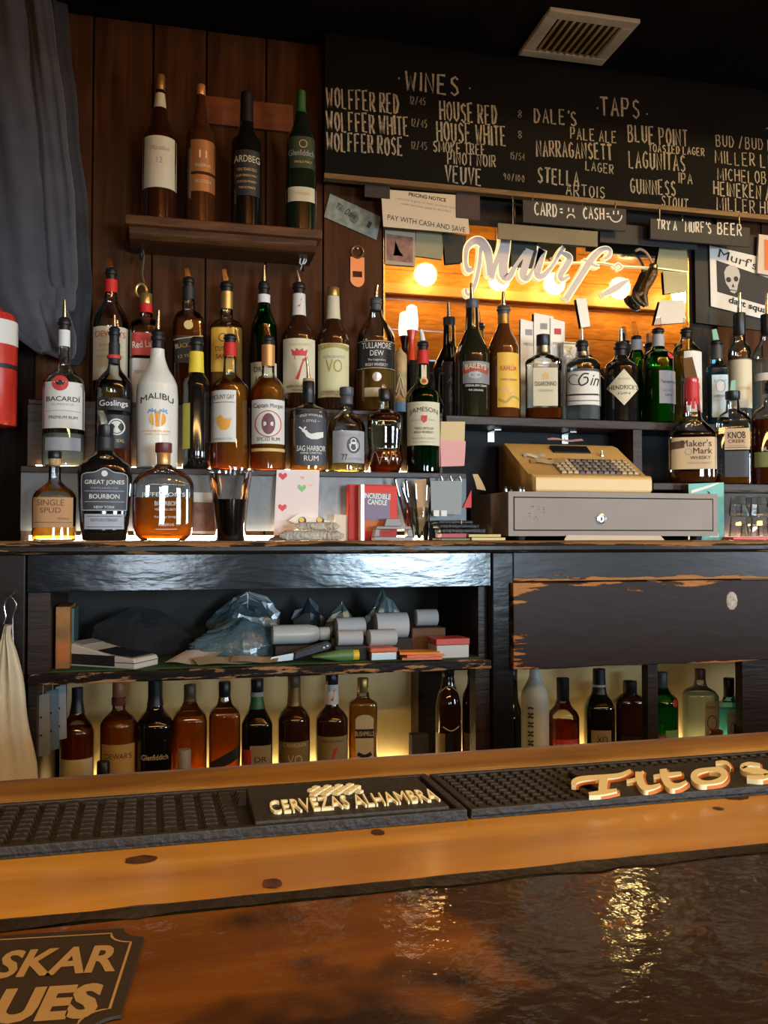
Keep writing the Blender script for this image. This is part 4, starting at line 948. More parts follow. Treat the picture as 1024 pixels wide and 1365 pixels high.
# ---- upper step
bottle('liquor_bottle', 'tall clear whisky bottle with red collar and cream label behind', 146, Yb, Z2,
    [(390, 8), (400, 8.5), (410, 14), (422, 21), (432, 23.5), (None, 23.5)], G_CLR, AMBERL, 520,
    [('neck_wrap', 374, 391, 8.5, RED), ('pourer', 358, 375, 8, BLACK), ('flat_spout', 345, 360, 4, CLP, -2)],
    [(440, 510, -22, 22, LCR)], [("DEWAR'S", 450, 38, 8, REDI, 0, dict(bold=.03)), ('WHITE LABEL', 465, 30, 4, GRYI), ('BLENDED SCOTCH WHISKY', 480, 34, 3, GRYI)], [('line', 0, 472, [(-20, 0), (0, 0), (20, 0)], .8, GLDI)], group=g2)
bottle('liquor_bottle', 'square scotch bottle with slanted red label and gold ring stopper', 193, Yb, Z2,
    [(416, 8), (424, 10), (432, 18), (440, 20.5), (None, 20.5)], G_CLR, AMBER, 520,
    [('neck_wrap', 406, 418, 8.5, RED), ('cap', 392, 407, 8, GOLDC)], [(448, 478, -20, 20, LRED), (482, 540, -20, 20, LWHITE)], [('Red Label', 463, 34, 9, INKW, 0, dict(bold=.03, rot=.12)), ('SCOTCH WHISKY', 500, 28, 4, INK)], n=4.5, asp=1, group=g2)
# brass ring-shaped stopper and a dangling brass key
bottle('liquor_bottle', 'square dark scotch bottle with slanted black label and gold lettering', 250, Yb, Z2,
    [(400, 8), (412, 9), (422, 17), (432, 20.5), (None, 20.5)], G_CLR, AMBERD, 428,
    [('neck_wrap', 384, 400, 8.5, LB), ('pourer', 370, 385, 8, BLACK), ('flat_spout', 358, 372, 4, CLP, -2)], [(452, 488, -20, 20, LB)], [('BLACK LABEL', 464, 34, 6, GLDI, 0, dict(rot=.18)), ('12 YEARS', 478, 26, 4, GLDI, 0, dict(rot=.18))],
    [('disc', 0, 438, (6, 6), GLDI), ('line', 0, 456, [(-19, -2), (0, 1.5), (19, 5)], 1.2, GLDI)], n=4.5, asp=1, group=g2)
bottle('liquor_bottle', 'amber whisky bottle with gold neck foil and yellow label', 301, Yb, Z2,
    [(412, 8), (424, 9), (432, 18), (442, 22.5), (None, 22.5)], G_CLR, AMBERL, 440,
    [('neck_wrap', 390, 413, 8.5, GOLD), ('pourer', 376, 391, 9, BLACK), ('flat_spout', 360, 378, 4, CLP, -3)],
    [(442, 500, -20, 10, LYEL)], [('CUTTY', 470, 20, 6, INK, -5), ('SARK', 480, 18, 6, INK, -5)], [('ring', -5, 455, (5, 5, 1), INK)], n=3.5, group=g2)
bottle('liquor_bottle', 'green liqueur bottle with white neck ring and cream label', 351, Yb, Z2,
    [(404, 8), (412, 9), (426, 14), (436, 17.5), (None, 18)], G_GRN, DGREENL, 424,
    [('neck_wrap', 394, 405, 8.6, WHITE), ('pourer', 376, 395, 8, BLACK), ('spout', 354, 378, 4, CHROME, 0)], [(486, 530, -17, 17, LCR)], [('DR', 496, 10, 7, INK, -8), ('JAGD', 508, 24, 6, INK)], group=g2)
bottle('liquor_bottle', 'dark whiskey bottle with white neck label and cream label bearing red seven', 398, Yb, Z2,
    [(393, 8), (422, 9), (432, 14), (444, 21), (452, 23), (None, 23)], DKBROWN, None, None,
    [('neck_label', 393, 422, 9, LWHITE), ('pourer', 377, 394, 9, BLACK), ('spout', 361, 379, 4.5, CHROME, -3)],
    [(456, 527, -21, 21, LCR)], [('7', 495, 17, 32, REDI, 2, dict(bold=.03)), ("SEAGRAM'S", 464, 30, 4, GLDI), ('AMERICAN BLENDED', 519, 34, 3.5, INK), ('WHISKEY', 524, 20, 3, INK)],
    [('poly', 0, 474, [(-11, 4), (-6, 1), (-4, 5), (0, 2), (4, 5), (6, 1), (11, 4), (9, -5), (-9, -5)], REDI), ('poly', 0, 405, [(-4, 6), (4, 6), (1, -6), (-2, -6), (2, 3), (-4, 3)], REDI)], group=g2)
bottle('liquor_bottle', 'dark whisky bottle with gold screw cap and pale yellow arched label', 444, Yb, Z2,
    [(395, 7.5), (425, 9), (436, 14), (448, 21), (456, 22), (None, 22)], DKBROWN, None, None,
    [('neck_label', 396, 427, 9, LCR), ('cap', 384, 396, 8, GOLDC)],
    [(462, 533, -20.5, 20.5, mat('pale yellow label', (.58, .54, .30), .6))], [('VO', 492, 22, 17, mat('olive gold ink', (.34, .28, .07), .5), 0, dict(bold=.01)), ("SEAGRAM'S", 480, 28, 4, GRYI), ('CANADIAN WHISKY', 526, 34, 3.5, INK)], [('line', 0, 467, [(-20, -1), (0, 2), (20, -1)], 6, mat('olive gold ink', (.34, .28, .07), .5)), ('line', 0, 529, [(-18, 0), (0, 0), (18, 0)], 1, GRYI)], group=g2)
bottle('liquor_bottle', 'clear amber whiskey bottle with broad black label beside the mirror', 501, Yb, Z2,
    [(414, 8), (424, 10), (434, 17), (446, 24), (456, 26), (None, 26)], G_CLR, AMBERL, 497,
    [('pourer', 397, 415, 8, GREYC), ('spout', 380, 399, 4, CHROME, 2)],
    [(459, 497, -25, 25, LB)], [('TULLAMORE', 466, 38, 8, INKW, 0, dict(bold=.04)), ('DEW', 476, 18, 7, INKW, 0, dict(bold=.03)), ('IRISH WHISKEY', 491, 30, 4, INKW), ('The Legendary', 485, 24, 3.6, INKW)],
    [('line', 0, 460, [(-24.5, 0), (0, 0), (24.5, 0)], .9, GLDI), ('line', 0, 495.5, [(-24.5, 0), (0, 0), (24.5, 0)], .9, GLDI), ('disc', 0, 507, (6, 6), STEEL), ('poly', -4, 527, [(-12, 6), (8, 6), (8, -6), (-12, -6)], LCR)], group=g2)
# ---- shelf over the register
Yc = 2.185
DKOL = mat('dark olive bottle glass', (.014, .013, .006), .08, coat=1)
bottle('liquor_bottle', 'tall dark cream liqueur bottle with red banner label', 630, Yc, Z3,
    [(407, 8), (440, 9.5), (452, 14), (466, 21), (478, 23.5), (None, 23.5)], DKOL, None, None,
    [('cap', 400, 412, 8.8, GREYC), ('spout', 378, 402, 4, CHROME, -1)],
    [(486, 515, -14, 22, mat('dusk label', (.20, .20, .20), .5))], [('BAILEYS', 492, 28, 7, LCR, 3, dict(bold=.04, arc=2)), ('ORIGINAL IRISH CREAM', 518, 28, 3, INKW, 3), ('THE ORIGINAL', 524, 20, 2.5, INKW, 3)],
    [('line', 3, 495, [(-17, -4), (0, 0), (17, -4)], 9, mat('banner red', (.30, .06, .03), .5)), ('disc', 2, 504, (9, 5), LGR2)], group=g3)
bottle('liquor_bottle', 'brown coffee liqueur bottle with yellow arched label', 672, Yc, Z3,
    [(430, 7.5), (438, 9), (455, 17), (466, 20.5), (None, 21)], mat('amber brown glass', (.085, .025, .006), .07, coat=1), None, None,
    [('neck_wrap', 420, 433, 8.4, GOLDC), ('pourer', 408, 422, 9.5, GREYC), ('spout', 389, 410, 4, CHROME, 0)],
    [(474, 546, -10, 20, LYEL)], [('KAHLÚA', 494, 22, 8, REDI, 5, dict(bold=.04)), ('COFFEE LIQUEUR', 510, 22, 3, BRN, 5)], [('line', 5, 525, [(-14, 0), (-4, 4), (5, -3), (14, 3)], 3, GLDI), ('line', 5, 535, [(-14, 0), (-4, -4), (5, 3), (14, 0)], 3, mat('olive ink', (.35, .30, .05), .6))], group=g3)
bottle('liquor_bottle', 'clear square amaretto bottle with black block cap and pale label', 725, Yc, Z3,
    [(461, 8), (472, 9), (477, 16), (484, 24), (490, 23.5), (None, 23.5)], G_CLR, AMBERD, 546,
    [('neck_wrap', 461, 473, 8.6, STEEL), ('cap', 447, 462, 9, BLACK)], [(494, 544, -15, 17, LCR)], [('DISARONNO', 515, 28, 6, INK, 1), ('ORIGINALE', 524, 18, 3, GRYI, 1)], [('poly', 1, 506, [(-4, 4), (0, 6), (4, 4), (4, -3), (-4, -3)], GLDI)], n=5, asp=.8, group=g3)
bottle('liquor_bottle', 'short round clear gin bottle with white label and cursive lettering', 777, Yc, Z3,
    [(468, 7.5), (476, 9), (481, 18), (488, 23.5), (None, 24)], G_CLR, CLEARL, 495,
    [('neck_wrap', 470, 476, 8.6, STEEL), ('pourer', 454, 471, 8.5, BLACK), ('spout', 437, 456, 3, CHROME, 0)],
    [(499, 543, -23.5, 23.5, LWHITE)], [('in', 511, 13, 14, INK, 14, dict(shear=.4, bold=.02))],
    [('line', -4, 511, [(10, 8), (3, 8), (-3, 0), (0, -7), (8, -3), (8, 3), (3, 3)], 2, INK), ('line', -4, 511, [(-2, -6), (-12, -4), (-15, 3), (-10, 8), (-4, 6)], .9, INK), ('line', 0, 530, [(-22, 1), (0, 0), (22, 1)], 2.2, INK), ('line', 0, 537, [(-22, 0), (0, -1), (22, 0)], 1, INK)], group=g3)
bottle('liquor_bottle', 'black apothecary gin bottle with white diamond label', 829, Yc, Z3,
    [(475, 8), (481, 12), (486, 19), (492, 22.5), (None, 22.5)], DKGLASS, None, None,
    [('pourer', 456, 477, 9.5, BLACK), ('spout', 439, 458, 4, CHROME, 0)], [], [("HENDRICK'S", 520, 38, 6, INK, 1, dict(bold=.03)), ('GIN', 528, 16, 3, INK, 1), ('DISTILLED AND BOTTLED', 509, 16, 2, GRYI, 1)],
    [('poly', 1, 520, [(-21.5, 0), (0, 24), (21.5, 0), (0, -24)], LCR)], group=g3)
TQ = G_DGRN
bottle('liquor_bottle', 'bright green gin bottle with silver label and red seal', 879, Yc, Z3,
    [(462, 7.5), (467, 10), (473, 18), (478, 20), (481, 21.5), (None, 22)], TQ, GREENL, 492,
    [('neck_wrap', 447, 463, 8, LGR2), ('pourer', 438, 449, 8.5, BLACK), ('flat_spout', 424, 440, 4.5, CLP, 1)],
    [(498, 541, -2, 21, LGR2)], [('Tanqueray', 513, 20, 5, INK, 10), ('LONDON DRY', 524, 18, 3, GRYI, 10), ('GIN', 530, 9, 3, INK, 10)], [('disc', 15, 476, (5, 6), REDI)], group=g3)
bottle('liquor_bottle', 'smaller green bottle added as the mirror reflection of the green gin bottle', 850, Yc + .066, Z3,  # solid stand-in for the mirror reflection of the green gin bottle
    [(467, 7), (474, 10), (480, 12), (None, 12)], G_DGRN, GREENL, 500, [('neck_wrap', 454, 468, 7, LGR2), ('pourer', 448, 456, 7, BLACK), ('flat_spout', 430, 449, 3.5, CLP, -3)], group=g3)
bottle('liquor_bottle', 'clear vodka bottle with round white label right of the green gin', 917, Yc, Z3,
    [(450, 7.5), (456, 9), (464, 16), (472, 19.5), (None, 20)], G_CLR, STRAW, 470,
    [('pourer', 438, 451, 8.5, BLACK), ('flat_spout', 425, 440, 4, CLP, -1)], [(472, 552, -6, 18, LWHITE)], [('VODKA', 520, 18, 5, GRYI, 7)], group=g3)
bottle('liquor_bottle', 'blue tinted gin bottle with white oval label right of the white labelled vodka', 957, Yc, Z3,
    [(478, 7.5), (486, 9), (490, 13), (494, 14), (None, 14)], G_BLUE, BLUEL, 488,
    [('neck_wrap', 462, 480, 8, LGRY), ('pourer', 454, 464, 8, BLACK), ('flat_spout', 440, 456, 4, TEAL, -2)], [(502, 558, -8, 14, LPBL)], [('SAPPHIRE', 530, 18, 3.6, LBLU, 3), ('BOMBAY', 510, 16, 3.4, LBLU, 3)], [('disc', 3, 517, (8, 10), LWHITE), ('ring', 3, 517, (6, 8, 1), LBLU)], n=4, asp=.9, group=g3)
bottle('liquor_bottle', 'tall clear bottle with long cream label at the right of the shelf', 988, Yc, Z3,
    [(447, 7), (456, 8), (466, 14), (476, 15), (None, 15)], G_CLR, CLEARL, 480,
    [('cap', 418, 448, 8, BLACK), ('spout', 391, 420, 3.5, CHROME, 1)], [(482, 546, -16, 16, LCR)], [('RESERVE', 520, 22, 4, GLDI)], group=g3)
bottle('liquor_bottle', 'clear bottle with black stopper cut off by the right edge of the photo', 1025, Yc, Z3,
    [(447, 8), (456, 10), (466, 16), (476, 19), (None, 19)], G_CLR, CLEARL, 480,
    [('cap', 420, 448, 8, BLACK), ('spout', 391, 422, 3.5, CHROME, 1)], [(500, 510, -18, 18, LWHITE)], [], group=g3)
# ---- right end step
Yd = 2.088
bottle('liquor_bottle', 'squat bourbon bottle with dripping red wax neck and tan label', 923, Yd, ZR,
    [(530, 10), (556, 12.5), (565, 18), (574, 27), (582, 31), (634, 31.5), (None, 29)], G_CLR, AMBERD, 630,
    [('neck_wrap', 512, 534, 11, mat('red wax', (.50, .03, .03), .3, coat=.5)), ('cap', 505, 514, 9.5, mat('red wax', (.50, .03, .03), .3)), ('flat_spout', 478, 508, 8.5, mat('brown smoked plastic', (.16, .09, .04), .15, coat=.5), -3)],
    [(585, 627, -30, 30, LTAN)], [("Maker's", 593, 38, 9, INK, 4, dict(bold=.02)), ('Mark', 603, 24, 8, INK, 12, dict(bold=.02)), ('WHISKY', 612, 26, 4.5, INK, 9), ('KENTUCKY STRAIGHT', 619, 30, 2.6, GRYI, 8)],
    [('line', dx, 536, [(0, 4), (0, -l_ * .5), (0, -l_)], 4.2, mat('red wax', (.50, .03, .03), .3)) for dx, l_ in ((-9, 16), (-4, 6), (1, 11), (6, 5), (10, 13))] + [('poly', -20, 596, [(-9, 5), (9, 7), (9, -3), (-9, -5)], mat('dark brown ink', (.10, .05, .03), .6)), ('ring', -6, 604, (4, 4, .8), GRYI)], n=3.5, asp=.62, group=g7, face=.85)
bottle('liquor_bottle', 'rectangular bourbon bottle with black stopper and tan block lettered label', 978, Yd, ZR,
    [(532, 8), (546, 9), (554, 17), (562, 22), (568, 22.5), (None, 22)], G_CLR, AMBER, 632,
    [('cap', 522, 533, 9.5, BLACK), ('flat_spout', 508, 524, 4, TEAL, 2)],
    [(573, 601, -12, 19, LTAN), (603, 637, -12, 18, LGRY)], [('KNOB', 582, 22, 9, INK, 3, dict(bold=.06)), ('CREEK', 590, 21, 4.5, INK, 3, dict(bold=.04)), ('BOURBON', 596, 20, 2.4, GRYI, 3)], [('line', 3, 598.5, [(-14, 0), (0, 0), (14, 0)], .6, INK)], n=5, asp=.68, group=g7, face=.85)
bottle('liquor_bottle', 'wide amber bourbon bottle with green band at the right edge', 1029, Yd - .008, ZR,
    [(530, 9), (540, 11), (550, 22), (558, 25), (None, 25)], G_CLR, AMBERD, 560,
    [('pourer', 508, 532, 9, BLACK), ('collar', 526, 533, 10, STEEL)], [(604, 624, -23, 23, mat('moss green label', (.16, .18, .05), .6))], [('BULLEIT', 600, 30, 5, INKW)], n=3, asp=.68, group=g7)
# ---- counter row
Ye = 1.992
bottle('liquor_bottle', 'small clear spirit bottle with corked black cap and kraft paper label', 73, Ye, ZC,
    [(620, 7.5), (640, 8), (648, 14), (656, 24), (666, 28), (None, 28)], G_CLR, AMBERL, 702,
    [('cork', 611, 622, 7.5, CORK), ('cap', 602, 612, 9, BLACK)],
    [(664, 704, -26, 24, LKRA)], [('SINGLE', 671, 34, 8, mat('umber ink', (.16, .07, .03), .7), -4), ('SPUD', 681, 26, 7, mat('umber ink', (.16, .07, .03), .7), -4), ('VODKA', 692, 14, 3, mat('umber ink', (.16, .07, .03), .7), 12)], [('line', 0, 697, [(-24, 0), (0, 0), (23, 0)], .8, BRN)], n=2.6, asp=.8, group=g5, face=.6)
SV = mat('silver ink', (.36, .37, .40), .5)
bottle('liquor_bottle', 'broad black bourbon bottle with grey shield label and silver border', 140, Ye, ZC,
    [(600, 11), (606, 15), (614, 25), (622, 33), (634, 35.5), (660, 34), (None, 29)], DKGLASS, None, None,
    [('neck_wrap', 584, 602, 10.5, LB), ('cap', 567, 585, 10.5, BLACK), ('flat_spout', 548, 569, 5, CLP, -5)],
    [(640, 682, -28, 28, LGRY), (686, 706, -25, 25, SV)], [('GREAT JONES', 645, 50, 7, INKW, 0, dict(bold=.05)), ('BOURBON', 663, 38, 6, INKW, 0, dict(bold=.05)), ('NEW YORK', 677, 26, 3.4, INKW, 0), ('DISTILLING CO', 652, 34, 2.4, SV), ('KENTUCKY STRAIGHT', 694, 34, 4, LGRY)],
    [('poly', 0, 640, [(-29, -1), (-25, 7), (-12, 9), (0, 15), (12, 9), (25, 7), (29, -1)], LGRY), ('line', 0, 640, [(-28, -41), (-29, -1), (-25, 7), (-12, 9), (0, 14.5), (12, 9), (25, 7), (29, -1), (28, -41)], 1.1, SV), ('line', 0, 681, [(-28, 0), (0, 0), (28, 0)], 1.1, SV), ('line', 0, 656, [(-25, 0), (0, 0), (25, 0)], .7, SV), ('line', 0, 670, [(-25, 0), (0, 0), (25, 0)], .7, SV), ('disc', 0, 633, (4, 4), INKW)]
    + [('line', 0, 696, [(-22, a_), (0, a_), (22, a_)], .8, LGRY) for a_ in (-7, 7)], n=2.6, asp=.62, group=g5, face=.6)
bottle('liquor_bottle', 'round shouldered amber bourbon bottle with maroon cap and white printing', 218, Ye, ZC,
    [(620, 10), (624, 14), (630, 26), (638, 36), (648, 40), (696, 40), (712, 37), (None, 31)], G_CLR, AMBER, 664,
    [('cork', 603, 622, 9, mat('copper foil', (.66, .34, .12), .35, .5)), ('cap', 591, 604, 11, MAR)], [],
    [("JEFFERSON'S", 661, 56, 7, INKW, 0, dict(bold=.01)), ('BOURBON', 672, 30, 6, INKW, 4), ('VERY SMALL BATCH', 680, 30, 3, INKW, 4), ('Kentucky Straight', 690, 30, 4, INKW, 4), ('RESERVE', 700, 20, 3.4, INKW, 4)], [('line', 4, 706, [(-14, 0), (0, 0), (14, 0)], .7, INKW)], n=2.8, asp=.5, group=g5, face=.6)
# plastic cup with cola
cp_ = at(307, 722, Y=Ye); sc_ = depth(cp_) / F
cup = thing('plastic_cup', 'clear plastic cup half full of dark cola on the counter', 'cup', (cp_.x, Ye, ZC))
cz = lambda py: at(307, py, Y=Ye).z - ZC
M().lathe([(0, 18 * sc_), (.002, 19.5 * sc_), (cz(650), 26 * sc_), (cz(646), 27 * sc_), (cz(630), 29 * sc_), (cz(629), 31.5 * sc_), (cz(625), 31.5 * sc_)], 32, c1=False).build('cup_wall', CLP, cup, smooth=True)
M().lathe([(.002, 18 * sc_), (cz(666), 24 * sc_)], 32).build('cola', DARKL, cup, smooth=True)
# ---- high left shelf
Yg = 2.195
bottle('liquor_bottle', 'dark wine shaped bottle with large cream label on the high shelf', 210, Yg, ZTS,
    [(118, 5.5), (132, 7), (160, 11), (176, 17), (188, 22), (None, 23)], mat('dark red brown glass', (.03, .008, .004), .08, coat=1), None, None,
    [('cap', 101, 121, 6.5, mat('dull gold foil', (.35, .20, .06), .4, .6))], [(190, 258, -22, 22, LCR), (126, 146, -8, 8, LCR)], [('Macallan', 206, 24, 6, GRYI, 0, dict(shear=.3)), ('12', 222, 8, 8, GRYI)], group=g6, face=.6)
bottle('liquor_bottle', 'reddish brown bottle with copper label and gold top on the high shelf', 265, Yg, ZTS,
    [(125, 5.5), (150, 8), (170, 12), (184, 19), (None, 20)], mat('copper brown glass', (.06, .018, .006), .09, coat=1), None, None,
    [('cap', 114, 128, 6, mat('copper foil', (.66, .34, .12), .35, .5))], [(194, 236, -13, 19, mat('copper label', (.40, .16, .05), .4, .3)), (240, 262, -13, 19, mat('copper label', (.40, .16, .05), .4, .3))], [('RESERVE', 228, 20, 4, LCR, 3), ('SCOTCH', 249, 20, 4, LCR, 3)], [('poly', 3, 213, [(-5, 5), (5, 5), (5, -5), (-5, -5)], LCR)], group=g6, face=.6)
bottle('liquor_bottle', 'black whisky bottle with white serif name and gold label text', 327, Yg, ZTS,
    [(130, 8), (165, 9), (180, 14), (192, 20), (None, 21)], DKGLASS, None, None, [('neck_wrap', 128, 165, 9, BLACK), ('cap', 124, 131, 8, BLACK)], [(208, 268, -15, 17, LB)],
    [('ARDBEG', 220, 34, 9, LCR, 0, dict(bold=.02)), ('TEN YEARS OLD', 234, 26, 4, GLDI), ('ISLAY SINGLE MALT', 242, 28, 3, GLDI), ('SCOTCH WHISKY', 250, 26, 3, GLDI), ('THE ULTIMATE', 258, 22, 3, GLDI)], group=g6, face=.6)
bottle('liquor_bottle', 'dark triangular whisky bottle with green neck and cream band low down', 400, Yg, ZTS,
    [(145, 6), (155, 8), (175, 13), (190, 19), (None, 21)], mat('very dark green glass', (.008, .014, .006), .08, coat=1), None, None,
    [('neck_wrap', 126, 152, 7, GRNFO), ('cap', 122, 128, 6, GRNFO)], [(190, 232, -16, 19, mat('dark green label', (.03, .05, .025), .5)), (257, 276, -20, 20, LCR)], [('Glenfiddich', 212, 34, 8, LGR2, 0, dict(bold=.03)), ('SINGLE MALT', 224, 24, 3, GLDI, 2), ('12 YEARS', 266, 22, 4, GLDI)], [('ring', 2, 200, (5, 5, 1), GLDI)], n=2.6, group=g6, face=.6)
# ---- inside the lower cabinet
Yh = 2.065; Yi = 1.985
def lowb(cx, lab, prof, tops, labels=(), texts=(), decals=(), glass=G_CLR, liq=None, fill=None, Y=Yh, **k):
    return bottle('liquor_bottle', lab, cx, Y, zl, prof, glass, liq, fill, tops, labels, texts, decals, group=g4, face=.6, **k)
lowb(106, 'dark amber bottle with tall black neck leftmost in the lower cabinet', [(935, 7), (952, 10), (966, 19), (978, 22), (None, 22)], [('neck_wrap', 917, 950, 9, BLACK)], [(1008, 1040, -20, 20, LCR)], glass=G_CLR, liq=AMBERD, fill=970)
lowb(161, 'amber whisky bottle with orange cap and gold shaded label in the lower cabinet', [(938, 8), (946, 9), (956, 19), (966, 24), (None, 24)], [('cap', 908, 929, 8.5, mat('orange brown cap', (.34, .12, .04), .4)), ('collar', 929, 940, 9.5, MAR)], [(988, 1035, -21, 21, mat('tan gold label', (.52, .34, .12), .6))], [("DEWAR'S", 1003, 34, 7, INK)], liq=AMBER, fill=958)
lowb(209, 'nearly black whisky bottle with white script name in the lower cabinet', [(930, 9), (946, 12), (956, 20), (968, 24.5), (None, 24.5)], [('neck_wrap', 904, 940, 9.5, BLACK)], (), [('Glenfiddich', 1004, 34, 7, INKW, 0, dict(bold=.02))], glass=DKGLASS, n=2.6)
lowb(255, 'amber bottle with ribbed brown cap fourth from the left in the lower cabinet', [(934, 8), (942, 12), (952, 20), (962, 22.5), (None, 22.5)], [('cap', 913, 932, 8, BRN), ('collar', 931, 936, 8.5, BRN)], liq=AMBER, fill=952, n=3)
lowb(301, 'square amber scotch bottle with slanted dark label in the lower cabinet', [(928, 8), (938, 10), (948, 19), (955, 20.5), (None, 20.5)], [('cap', 909, 929, 8, BLACK)], (), (), [('poly', 0, 1000, [(-20, -12), (20, 10), (20, -6), (-20, -28)], LB)], liq=AMBER, fill=948, n=4.5)
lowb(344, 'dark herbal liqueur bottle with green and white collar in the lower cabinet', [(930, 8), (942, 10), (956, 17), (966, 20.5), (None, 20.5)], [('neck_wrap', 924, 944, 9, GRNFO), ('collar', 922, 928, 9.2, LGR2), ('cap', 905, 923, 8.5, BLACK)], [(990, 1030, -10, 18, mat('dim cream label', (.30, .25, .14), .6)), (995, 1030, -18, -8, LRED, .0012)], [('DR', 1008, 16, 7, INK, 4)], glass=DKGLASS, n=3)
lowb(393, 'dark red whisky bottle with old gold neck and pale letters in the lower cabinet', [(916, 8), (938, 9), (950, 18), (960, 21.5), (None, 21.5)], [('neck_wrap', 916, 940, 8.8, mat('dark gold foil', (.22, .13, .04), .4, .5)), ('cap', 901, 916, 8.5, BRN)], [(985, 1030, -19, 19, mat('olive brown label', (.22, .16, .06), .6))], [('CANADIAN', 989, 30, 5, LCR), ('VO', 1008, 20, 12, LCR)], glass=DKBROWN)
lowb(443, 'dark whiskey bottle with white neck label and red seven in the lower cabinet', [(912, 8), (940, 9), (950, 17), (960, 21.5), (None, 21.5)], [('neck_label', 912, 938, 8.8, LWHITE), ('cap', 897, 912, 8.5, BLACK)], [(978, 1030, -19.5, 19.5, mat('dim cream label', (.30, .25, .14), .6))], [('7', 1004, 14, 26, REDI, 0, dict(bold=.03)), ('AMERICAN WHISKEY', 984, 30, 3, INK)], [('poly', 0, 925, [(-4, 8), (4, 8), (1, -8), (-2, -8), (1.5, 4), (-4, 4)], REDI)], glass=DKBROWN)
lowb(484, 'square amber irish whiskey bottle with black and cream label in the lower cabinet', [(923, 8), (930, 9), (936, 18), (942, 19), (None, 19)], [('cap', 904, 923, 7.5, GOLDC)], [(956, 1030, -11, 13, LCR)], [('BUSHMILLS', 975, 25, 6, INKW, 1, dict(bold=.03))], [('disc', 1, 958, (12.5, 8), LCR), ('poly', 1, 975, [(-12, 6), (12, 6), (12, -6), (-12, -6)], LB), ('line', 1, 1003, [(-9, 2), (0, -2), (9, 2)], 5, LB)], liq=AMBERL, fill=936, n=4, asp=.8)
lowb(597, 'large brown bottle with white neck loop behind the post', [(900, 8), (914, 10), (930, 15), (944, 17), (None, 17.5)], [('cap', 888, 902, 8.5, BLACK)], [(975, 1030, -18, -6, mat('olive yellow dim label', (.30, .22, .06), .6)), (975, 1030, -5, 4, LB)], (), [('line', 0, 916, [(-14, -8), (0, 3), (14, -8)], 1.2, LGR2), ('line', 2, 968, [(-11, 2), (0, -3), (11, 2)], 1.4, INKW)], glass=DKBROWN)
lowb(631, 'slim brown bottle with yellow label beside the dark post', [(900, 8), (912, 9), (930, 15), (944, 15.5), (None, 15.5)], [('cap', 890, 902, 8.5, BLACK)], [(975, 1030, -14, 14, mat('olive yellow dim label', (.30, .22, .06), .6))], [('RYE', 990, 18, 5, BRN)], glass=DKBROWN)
lowb(682, 'narrow black bottle peeking out beside the post at the right compartment', [(905, 7), (930, 8), (945, 12), (958, 17), (None, 18)], [('cap', 892, 906, 7, BLACK)], glass=DKGLASS, Y=2.13)
lowb(712, 'frosted white bottle with dark vertical lettering in the lower cabinet', [(882, 7), (900, 7.5), (912, 12), (922, 17), (930, 18.5), (None, 18.5)], [('cap', 872, 884, 7.5, WHOP)], (), (), [('line', -9, 942 + i * 6, [(-3, 0), (0, 1.5 * (-1) ** i), (4, 0)], 2.4, LGRY) for i in range(11)], glass=FROST)
lowb(749, 'clear rum bottle with tall black cap and dark red contents', [(932, 8), (940, 11), (950, 19), (958, 21.5), (None, 21.5)], [('cap', 904, 934, 8.5, BLACK)], [(982, 1000, -16, 18, LRED)], [("MYERS'S", 990, 30, 5, LCR)], liq=AMBERD, fill=962)
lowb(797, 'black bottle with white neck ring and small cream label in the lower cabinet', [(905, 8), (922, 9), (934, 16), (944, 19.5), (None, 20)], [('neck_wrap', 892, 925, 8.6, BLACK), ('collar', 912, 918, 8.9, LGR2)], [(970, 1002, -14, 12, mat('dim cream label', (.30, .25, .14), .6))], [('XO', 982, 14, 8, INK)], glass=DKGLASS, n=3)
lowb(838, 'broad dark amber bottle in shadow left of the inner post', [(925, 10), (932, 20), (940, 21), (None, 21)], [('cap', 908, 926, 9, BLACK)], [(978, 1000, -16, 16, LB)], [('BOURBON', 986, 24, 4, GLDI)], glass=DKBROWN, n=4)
lowb(880, 'green gin bottle right of the inner post in the lower cabinet', [(916, 7.5), (924, 12), (930, 19), (936, 21), (None, 21)], [('cap', 896, 917, 7.8, GREYC)], [(970, 998, 0, 19, mat('pale green label', (.16, .30, .10), .5))], [('Gin', 985, 12, 7, LCR, 9)], [('disc', 14, 935, (4, 5), REDI)], glass=G_DGRN, liq=GREENL, fill=940)
lowb(931, 'tall clear rectangular gin bottle with maroon cap and oval label', [(905, 7), (914, 9), (921, 18), (928, 22), (None, 22)], [('cap', 892, 906, 7, MAR)], [(932, 1000, 2, 20, LGR2)], [('BOMBAY', 940, 15, 3.6, INK, 11), ('DRY GIN', 985, 15, 3.6, INK, 11)], [('ring', 11, 960, (6, 9, 1), INK)], liq=CLEARL, fill=925, n=5, asp=.75)
lowb(969, 'pale blue rectangular gin bottle with black cap in the lower cabinet', [(928, 7), (934, 9), (939, 14), (944, 15.5), (None, 15.5)], [('cap', 904, 929, 7, BLACK)], [(945, 998, -6, 13, LPBL)], [('SAPPHIRE', 952, 14, 3, LBLU, 4)], [('ring', 4, 968, (5, 8, 1), LBLU)], glass=G_BLUE, liq=BLUEL, fill=945, n=5, asp=.8)
lowb(990, 'clear bottle half hidden behind the right hand post', [(915, 7), (922, 11), (932, 16), (None, 17)], [('collar', 908, 916, 7.5, WHITE)], liq=CLEARL, fill=935, Y=2.13)
